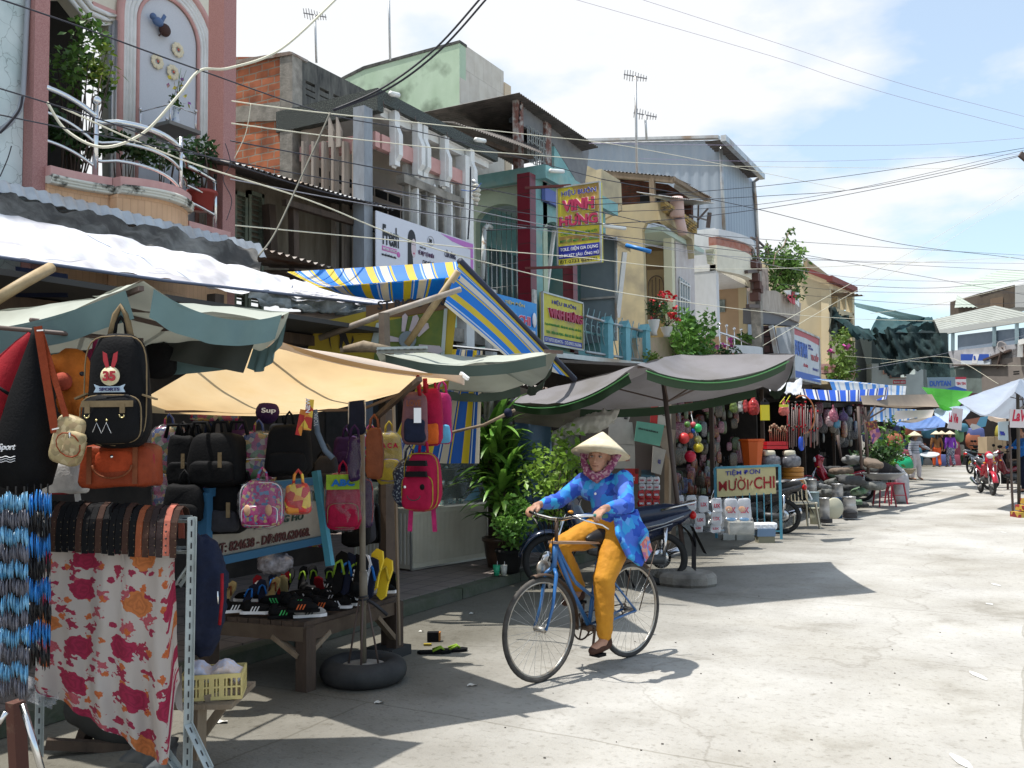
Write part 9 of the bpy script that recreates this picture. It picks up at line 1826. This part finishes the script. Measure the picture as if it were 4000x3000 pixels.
for k in range(34):
 a=RT.uniform(2620,2800);b_=RT.uniform(1850,1930);c=Px(a,b_,-4.9);r=RT.uniform(.05,.1);key=RT.choice(['red','brown','red','blue']);o=hangpk(key,c,r*2.2,RT.uniform(0,2),1,'small dim package stacked on the stall counter behind the umbrella pole','packages stacked on the counter');o['group']='packages stacked on the counter'
sk=[mat('sack_grey',(.10,.105,.095),.8,(.18,.18,.17),5),mat('sack_green',(.07,.16,.08),.7,(.2,.25,.18),5),mat('sack_pale',(.26,.26,.25),.8,(.16,.16,.16),5),mat('sack_dark',(.05,.05,.05),.8),mat('sack_brown',(.16,.12,.09),.8)]
sp=thing('goods_sack','x','sack',(0,0,0),local=True,group='sacks piled beside the red motorbike');m=MB();sqb(m,V(0,0,.12),.34,.24,.10,.35,.5,tw=-YAW);caps(m,[V(.25,0,.15),V(.38,0,.2)],[.08,.04]);flesh(m,'sack',sk[0],sp,.03,2,.06,.15)
prots=[sp]
for k in range(1,5):
 r=dup(sp,(0,0,0));
 for ch_ in r.children:ch_.data=ch_.data.copy();ch_.data.materials[0]=sk[k]
 prots.append(r)
used=[False]*5;wh=('grey woven','green printed','pale plastic','dark','brown')
for i in range(34):
 k=RT.choice([0,1,3,3,4,0,2]);row=i%4;a=RT.uniform(3150,3410);d=18.5+RT.uniform(-.5,3.5);p=Pd(a,1900,d);z=RT.uniform(0,1)*.95*min(1,1);p.z=z
 o=prots[k]if not used[k]else dup(prots[k],(0,0,0));used[k]=True;o.location=p;o.rotation_euler=(RT.uniform(-.2,.2),RT.uniform(-.2,.2),RT.uniform(0,6));o.scale=(RT.uniform(.45,.8),)*3;o['label']=wh[k]+' sack in the heap of goods behind the red motorbike';o['group']='sacks piled beside the red motorbike'
m=MB();c=Pd(3450,1850,19.5);m.lathe([(.25,-.12),(.42,.0),(.45,.02),(.43,.03),(.38,0),(0,.0)],c,28);t=thing('metal_bowl','wide metal bowl heaped with black tea on the red stool','bowl',c-UP*.12);m.build('bowl',alm,t);m=MB();m.lathe([(.40,.01),(.25,.13),(.1,.22),(0,.25)],c,20);m.build('heap',mat('black_heap',(.015,.012,.012),.9,bump=.6,bsc=30),t)
for k,(a,b_)in enumerate(((3455,1978),(3500,1968))):
 q=G(a,b_);t=thing('plastic_stool','dark red plastic stool, %s one under the metal bowl'%('left','right')[k],'stool',q,YAW,group='red stools',local=True);m=MB();m.ob((0,0,.45),(.15,0,0),(0,.15,0),(0,0,.015));m.build('seat',mat('stool_red',(.30,.01,.03),.4),t)
 for sx_ in(-1,1):
  for sy in(-1,1):m=MB();m.bar((sx_*.13,sy*.13,.44),(sx_*.18,sy*.18,0),.04,.02);m.build('leg',mat('stool_red',(.3,.01,.03)),t)
 m=MB();m.bar((-.16,-.16,.2),(.16,-.16,.2),.03,.015);m.build('stretcher',mat('stool_red',(.3,.01,.03)),t)
m=MB();q=G(3520,1965);sqb(m,q+UP*.36,.17,.16,.36,.6,.6);caps(m,[q+UP*.7,q+UP*.85-CR*.08],[.1,.03]);t=flesh(m,'tall_sack',mat('sack_white_tall',(.46,.46,.48),.75,(.38,.38,.40),5),None,.02,3,.04,.12);tag(t,'tall white sack standing at the edge of the stalls by the red stools','sack')
m=MB();m.lathe([(.18,-.1),(.28,.02),(.26,.03),(0,.02)],Pd(3532,1835,23),20);t=m.build('basket',mat('basket_tan',(.28,.22,.14),.8));tag(t,'shallow tan basket near the green bucket','basket')
c=Pd(3465,1740,23);plant('market_greens','leafy green bush among the stalls left of the seated person','plant',c-UP*1.1,c,(.45,.4,.6),600,.13,mat('leaf_fresh',(.05,.13,.02)),clumps=12)
c=Pd(3420,1770,21);plant('market_greens','lower dark green bush behind the red stools','plant',c-UP*.8,c,(.5,.4,.35),350,.13,leafd,clumps=8)
card('toy_pack','purple boxed toy set with pink faces tilted on the umbrella pole',[(3395,1680),(3430,1665),(3442,1700),(3410,1735)],18.0,multi('toy_print',[(.12,.04,.2),(.45,.18,.2),(.3,.1,.15)],14,.4));card('toy_pack','brown red soft toy pack above the purple boxed set',[(3380,1650),(3425,1640),(3428,1672),(3392,1685)],18.0,pals['red'])
for(a,y0,y1,d,l)in((3352,1588,1830,18,'thin green grey pole of the middle canvas awning'),(3378,1590,1850,18.6,'dark iron umbrella pole among the hanging toys'),(3452,1640,1800,24,'dark umbrella pole left of the green bush'),(3272,1700,1800,20,'short dark pole in the sacks heap')):
 m=MB();m.tube([Pd(a,y0,d),Pd(a+14,y1,d)],.03,8);tag(m.build('awning_pole',iron),l,'pole','poles of the middle stalls')
m=MB()
for a,b_ in((3340,1600),(3370,1590),(3420,1585),(3460,1595)):m.bar(Pd(3385,1640,18.4),Pd(a,b_,18.4),.03)
tag(m.build('umbrella_struts',iron),'dark umbrella struts spreading below the brown canvas','struts')
# ---------------- far stalls ----------------
FS=thing('far_stall_row','dark row of covered stalls closing the far end of the street','stall',Pd(3700,1840,46)*V(1,1,0))
ff=lambda a,b_:Pd(a,b_,46)
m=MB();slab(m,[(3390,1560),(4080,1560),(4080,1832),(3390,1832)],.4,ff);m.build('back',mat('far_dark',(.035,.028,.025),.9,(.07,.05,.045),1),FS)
m=MB();slab(m,[(3390,1545),(3850,1535),(3850,1572),(3390,1580)],2,lambda a,b_:Pd(a,b_,43.5));m.build('awning_board',mat('maroon_awning',(.10,.03,.03),.8),FS)
cols=[(.30,.10,.05),(.08,.10,.25),(.35,.30,.05),(.10,.20,.10),(.30,.28,.25),(.25,.05,.08),(.40,.36,.30),(.04,.14,.2)]
nm8=('rust','dark blue','ochre','dull green','grey','wine red','pale','teal')
for i in range(70):
 k=RT.randrange(8);a=RT.uniform(3400,3990);b_=RT.uniform(1660,1830)if i%3 else RT.uniform(1780,1832);d=RT.uniform(42,45.3);c=Pd(a,b_,d);w_=RT.uniform(.15,.45);h_=RT.uniform(.15,.5);m=MB();sqb(m,c,w_,.2,h_,RT.uniform(.2,.8),n=10,m=6,taper=RT.uniform(0,.4));tag(m.build('far_goods',mat('far_'+nm8[k].replace(' ','_'),cols[k],.7)),nm8[k]+' bundle of goods in the shade of the far stalls','goods','bundles of goods in the far stalls')
for i,(a,b_,l)in enumerate(((3462,1600,'x'),(3650,1625,'x'),(3770,1640,'x'))):pass
pale_c=mat('pale_blue_canvas',(.40,.46,.55),.7,(.34,.38,.46),2,trans=.3);greyv=mat('grey_valance',(.36,.34,.37),.8,trans=.2)
shade('pale blue grey umbrella at the right edge with scalloped grey border',[Pd(3742,1563,19),Pd(3965,1530,17),Pd(4260,1560,20),Pd(4000,1600,24)],Pd(3985,1490,20)+UP*.05,pale_c,sag=.05,edge=.32,pole=(Pd(3978,1905,19.5)*V(1,1,0),Pd(3975,1500,19.8),.035),polem=mat('pole_umber',(.10,.08,.06),.7),wob=.05)
shade('second umbrella behind the pale one with beige canvas underside',[Pd(3830,1610,24),Pd(4000,1590,22),Pd(4200,1600,26),Pd(3950,1640,28)],Pd(4000,1560,25),mat('beige_umbrella',(.46,.38,.32),.8,trans=.3),sag=.05,edge=.2,pole=(Pd(3935,1870,25)*V(1,1,0),Pd(3935,1600,25),.03))
for k,(pts,d,wd)in enumerate((([(3722,1592),(3762,1598),(3755,1682),(3700,1672)],21,'La Vie'),([(3945,1598),(4030,1600),(4030,1672),(3945,1670)],17.5,'LaVie'))):
 P=[Pd(a,b_,d)for a,b_ in pts];t=thing('drinks_banner',('pale cloth banner with red script below the pale umbrella','white cloth banner with big red script at the right edge')[k],'banner',P[3]);m=MB();m.prism(P,CF*.01);m.build('cloth',mat('banner_pale',(.60,.56,.58),.7),t);text(wd,P[3]+(P[2]-P[3])*.1+CU*(.12 if k else .15),P[2]-P[3],CU,.36 if k else .22,.22,mat('script_red',(.50,.01,.05),.5),t,bold=.03,shear=.3)
m=MB();P=[Pd(a,b_,22)for a,b_ in((3770,1640),(3860,1625),(3850,1665),(3800,1680))];t=m.prism(P,CF*.01).build('printed_flag',multi('flag_print',[(.3,.12,.08),(.1,.3,.45),(.5,.5,.5)],3,.6));tag(t,'curved printed cloth hanging under the pale umbrella','banner')
P=[Pd(a,b_,23)for a,b_ in((3900,1648),(3940,1645),(3942,1722),(3902,1718))];t=thing('ice_box_sign','pale blue framed board behind the cardboard box at right','sign',P[3]);m=MB();m.prism(P,CF*.03);m.build('board',mat('board_ice',(.45,.55,.62),.5),t);m=MB();m.prism([P[3]+(P[2]-P[3])*.1+UP*.12-CF*.05,P[3]+(P[2]-P[3])*.6+UP*.12-CF*.01,P[3]+(P[2]-P[3])*.6+UP*.24-CF*.01,P[3]+(P[2]-P[3])*.1+UP*.24-CF*.01][::-1],CF*.005);m.build('blue_mark',s_blue,t)
m=MB();m.tube([Pd(3945,1700,18)*V(1,1,0),Pd(3942,1660,18)],.022,8);tag(m.build('thin_pole',iron),'thin black pole in front of the red scooter at right','pole')
card('far_board','blue and yellow striped awning scrap above the right umbrella',[(3945,1492),(4060,1462),(4060,1495),(3960,1500)],26,blue_st,'awning')
m=MB();q=G(3975,2020);
for k in range(3):m.ob(q+CR*(.1+.1*k)+UP*(.05+.12*k),CR*.16,CF*.15,UP*.05)
tag(m.build('crate_pile',multi('crate_red',[(.3,.03,.03),(.45,.3,.05),(.2,.02,.02)],8,.6)),'small red and yellow crate pile at the right edge on the road','crates')
# ---------------- antennas and wires ----------------
def antenna(label,px,y0,y1,d,kind=0):
 t=thing('antenna',label,'antenna',Pd(px+4,y1,d));m=MB();a,b_=Pd(px,y0,d),Pd(px+6,y1,d);m.tube([a,b_],.02*d/15,6);m.build('mast',tin,t);s=d/3600
 if kind:
  m=MB();m.bar(a+CR*-45*s+UP*10*s,a+CR*45*s-UP*8*s,.015*d/15)
  for k in range(9):c=a+CR*(-42+10.5*k)*s+UP*(9-2.1*k)*s;l=(30-abs(k-2)*2.5)*s;m.tube([c-UP*l*.5+CF*l*.6,c+UP*l*.5-CF*l*.6],.006*d/15,4)
  m.build('aerial',mat('aerial_grey',(.25,.25,.27),.5),t)
antenna('television aerial on a thin mast above the concrete house',1230,60,245,17,1);antenna('plain thin mast rising past the top of the photo',1518,-40,235,18);antenna('tall mast with small aerial in front of the blue warehouse',2482,300,675,30,1);antenna('double aerial on a short mast left of the warehouse roof',2520,450,545,31,1)
wb,wg,wt,wl=mat('wire_black',(.02,.02,.03),.6),mat('wire_grey',(.22,.22,.25),.6),mat('wire_white',(.60,.57,.45),.6),mat('wire_lilac',(.30,.25,.38),.6)
WIRES=[
 ('thick cream cable sagging across the steel railing',[(185,400,8.2),(260,510,8.2),(400,575,8.2),(560,520,8.3),(700,370,8.5),(783,275,8.7),(900,265,9),(1100,190,9.5),(1330,-20,10)],.022,wt),
 ('dark cable crossing high from the top left corner',[(-20,-10,7),(300,100,7.6),(783,275,8.7),(1300,450,11),(1700,530,13),(2350,700,18)],.011,wb),
 ('double black cable descending from the top centre to the roof',[(1880,-10,9),(1700,190,9.2),(1500,340,9.3),(1300,430,9.3)],.016,wb),
 ('second strand of the double black cable from the top centre',[(1905,-10,9),(1720,195,9.2),(1520,345,9.3),(1305,432,9.3)],.016,wb),
 ('twisted cable dropping from the roof to the tarpaulin',[(1290,440,9.3),(1200,640,9),(1080,900,8.5),(1010,1000,8.2)],.013,mat('wire_olive',(.16,.15,.12),.7)),
 ('white cable above the pink beam',[(905,395,9),(1300,445,10),(2100,530,15),(2550,590,19),(3300,740,30)],.011,wt),
 ('white cable below the pink beam',[(905,482,9),(1400,545,11),(2000,600,14),(2900,650,24),(4050,660,40)],.011,wt),
 ('long cream cable sloping down across the banner',[(240,420,7.5),(700,620,8.2),(1200,780,9),(1800,1000,11),(2600,1170,16),(3330,1245,26),(4050,1260,34)],.012,wt),
 ('cream cable above the hair banner',[(920,880,8.5),(1500,935,10),(2200,1000,13),(3000,1050,20),(4050,1000,34)],.010,wt),
 ('black cable from the left edge past the railing',[(-20,340,6.5),(400,470,7.2),(900,640,8.5),(1500,800,10),(2300,910,14),(3300,1020,24),(4050,1060,36)],.009,wb),
 ('dark cable over the turquoise arches',[(-20,445,6.6),(600,570,8),(1400,720,10),(2400,880,15),(3200,950,24),(4050,1000,36)],.009,wb),
 ('dark cable crossing the large hanging sign',[(900,550,9),(1700,700,12),(2350,830,16),(2950,960,24),(4050,1160,38)],.011,wb),
 ('grey cable crossing the yellow house',[(900,700,9),(1700,840,12),(2700,980,20),(3400,1090,30),(4050,1100,38)],.009,wg),
 ('grey cable just below the grey one at the yellow house',[(1500,745,10),(2300,910,14),(3000,1010,22),(4050,1030,36)],.009,wg),
 ('dark cable sagging towards the far right',[(2350,700,17),(2950,815,24),(3500,950,30),(3900,1000,34),(4050,1020,36)],.014,wb),
 ('twisted cable rising to the right edge pole',[(1900,900,13),(2700,850,19),(3200,780,24),(3700,680,26),(3985,610,26)],.012,wb),
 ('upper dark cable fanning to the right edge',[(2300,780,16),(3000,725,22),(3500,660,24),(4050,570,26)],.011,wb),
 ('second dark cable fanning to the right edge',[(2300,800,16),(3000,765,22),(3400,730,24),(3990,605,26)],.011,wb),
 ('third dark cable fanning to the right edge',[(2300,830,16),(2950,800,22),(3450,715,24),(4050,575,26)],.009,wb),
 ('fine lilac cable high in the clear sky, lower of two',[(2150,-30,24),(3000,215,26),(3300,315,26),(3600,402,27),(4060,520,30)],.008,wl),
 ('fine lilac cable high in the clear sky, upper of two',[(2420,-30,24),(3080,183,26),(3400,290,26),(3680,372,27),(4060,470,30)],.008,wl),
 ('faint cable level across the sky, upper',[(2300,560,20),(3000,568,26),(3600,565,28),(4050,535,30)],.008,wl),
 ('faint cable level across the sky, lower',[(2500,620,22),(3200,630,26),(4050,600,30)],.007,wl),
 ('cable above the corrugated hall roof',[(3200,1105,30),(3650,1125,34),(4050,1085,38)],.012,wb),
 ('pair of cables over the netted house',[(3100,1150,28),(3650,1190,33),(4050,1180,38)],.010,wb),
 ('cream cable rising steeply over the yellow block',[(2950,1320,20),(3300,1120,26),(3600,960,32),(4050,690,40)],.012,wt),
 ('second cream cable rising over the yellow block',[(2980,1350,20),(3320,1150,26),(3640,980,32),(4050,715,40)],.010,wt),
 ('pale cable rising to the dark loft',[(3400,1225,30),(3700,1180,34),(4050,1095,38)],.012,wt),
 ('black cables down the yellow wall to the right',[(3050,1110,26),(3400,1140,32),(4050,1145,40)],.009,wb),
 ('pale cable across the street end shops',[(3300,1390,34),(3700,1420,38),(4050,1430,40)],.010,wt),
 ('slanting cable in front of the netted house',[(3440,1420,34),(3700,1395,38),(3900,1500,34)],.012,wt),
 ('blue grey cable to the net',[(3300,1455,30),(3600,1400,36),(4050,1300,40)],.010,wg),
 ('loose white cord hanging by the brick wall',[(980,405,9),(960,520,9),(915,620,9)],.006,wt),
 ('curled black cord on the left wall',[(88,375,6.4),(80,420,6.4),(55,460,6.4),(0,520,6.4)],.014,wb),
 ('thin cord down the cracked white wall',[(45,570,6.4),(30,620,6.4),(0,690,6.4)],.006,wb),
 ('tangle of thin black cords on the pink pillar',[(880,560,8.7),(900,640,8.7),(872,700,8.7),(905,780,8.7),(885,860,8.7)],.006,wb),
 ('dark vertical cable on the white column',[(1838,650,13),(1836,800,13),(1828,935,13)],.018,wb),
 ('blue cord tied between column and insulator',[(1800,742,13),(1850,745,13),(1880,715,13)],.010,mat('cord_blue',(.05,.12,.35),.6)),
]
for l,pts,r,mm in WIRES:
 P=[Pd(*p)for p in pts];out=[]
 for i in range(len(P)-1):
  p0,p1,p2,p3=P[max(i-1,0)],P[i],P[i+1],P[min(i+2,len(P)-1)]
  for k in range(8):t=k/8;out.append(.5*((2*p1)+(-p0+p2)*t+(2*p0-5*p1+4*p2-p3)*t*t+(-p0+3*p1-3*p2+p3)*t**3))
 out.append(P[-1]);m=MB();m.tube(out,r*.62 if mm is wt else r*.66,5);tag(m.build('cable',mm),l,'cable','overhead cables')
t=thing('insulator','white ribbed porcelain insulator on the turquoise house corner','insulator',Pd(1860,760,13.5));m=MB()
for k,r in enumerate((.06,.075,.07,.06,.03)):m.lathe([(r*.6,0),(r,-.02),(r*.6,-.06)],Pd(1860,720,13.5)-UP*.065*k,12)
m.build('porcelain',mat('porcelain_dull',(.55,.53,.46),.3),t);m=MB();m.tube([Pd(1845,705,13.5),Pd(1862,715,13.5),Pd(1860,730,13.5)],.03,6);m.build('hook',tin,t)
t=thing('street_lamp','tip of a street lamp head poking in at the right edge of the sky','lamp',Pd(4020,640,25));m=MB();m.ob(Pd(4005,618,25),CR*.14-UP*.12,CF*.05,UP*.06+CR*.04);m.build('head',mat('lamp_brown',(.10,.07,.06),.5),t);m=MB();m.tube([Pd(4010,622,25),Pd(4200,700,25),Pd(4200,1900,25)],.05,8);m.build('arm',tin,t)
m=MB()
for k,(a,b_,w_,l)in enumerate(((3820,2640,.03,.12),(3752,2975,.035,.12),(3890,2285,.03,.10),(3920,2080,.03,.10),(3865,2360,.03,.05))):
 c=G(a,b_)+UP*.004;m=MB();n=9;m.add([c+CR*w_*math.cos(6.283*i/n)*R0.uniform(.7,1.1)+(CF)*l*math.sin(6.283*i/n)*R0.uniform(.7,1.1)for i in range(n)],[tuple(range(n))]);o=m.build('road_mark',mat('worn_paint',(.60,.60,.58),.7,(.45,.44,.41),20,.5,.6));o['kind']='structure'
for k in range(46):
 a=RT.uniform(1900,3980);b_=RT.uniform(1990,2980);c=G(a,b_)+UP*.003;s_=RT.uniform(.002,.006);m=MB();m.ob(c,V(s_,0,0),V(0,s_*.7,0),V(0,0,.003));tag(m.build('pebble',mat('grit',(.10,.09,.08),.9)),'tiny dark bit of grit scattered on the sunlit road','litter','grit scattered on the road')
# ---------------- goods table at the right edge, with a dark backdrop ----------------
RSx=thing('right_stall','shaded goods table under the pale umbrella at the right edge','stall',G(3995,1880));c=Pd(3985,1790,27);c.z=0
m=MB();m.ob(c+UP*.7+CR*1.0,CR*1.1,CF*.6,UP*.04);m.build('table_top',wood_dark,RSx)
for a_ in(-.05,2.0):m=MB();m.bar(c+CR*a_,c+CR*a_+UP*.68,.08);m.build('leg',wood_dark,RSx)
m=MB();m.ob(c+UP*1.1+CR*1.3+CF*.7,CR*1.5,CF*.04,UP*1.1);m.build('back_cloth',f_black,RSx)
for k in range(12):
 q=c+CR*(.1+.16*k)+UP*.84+CF*RT.uniform(-.4,.3);m=MB();sqb(m,q,.12,.12,.1+.05*(k%3),.5);tag(m.build('far_goods',mat('far_'+nm8[k%8].replace(' ','_'),cols[k%8],.7)),nm8[k%8]+' bundle on the shaded table at the right edge','goods','bundles on the right hand table')
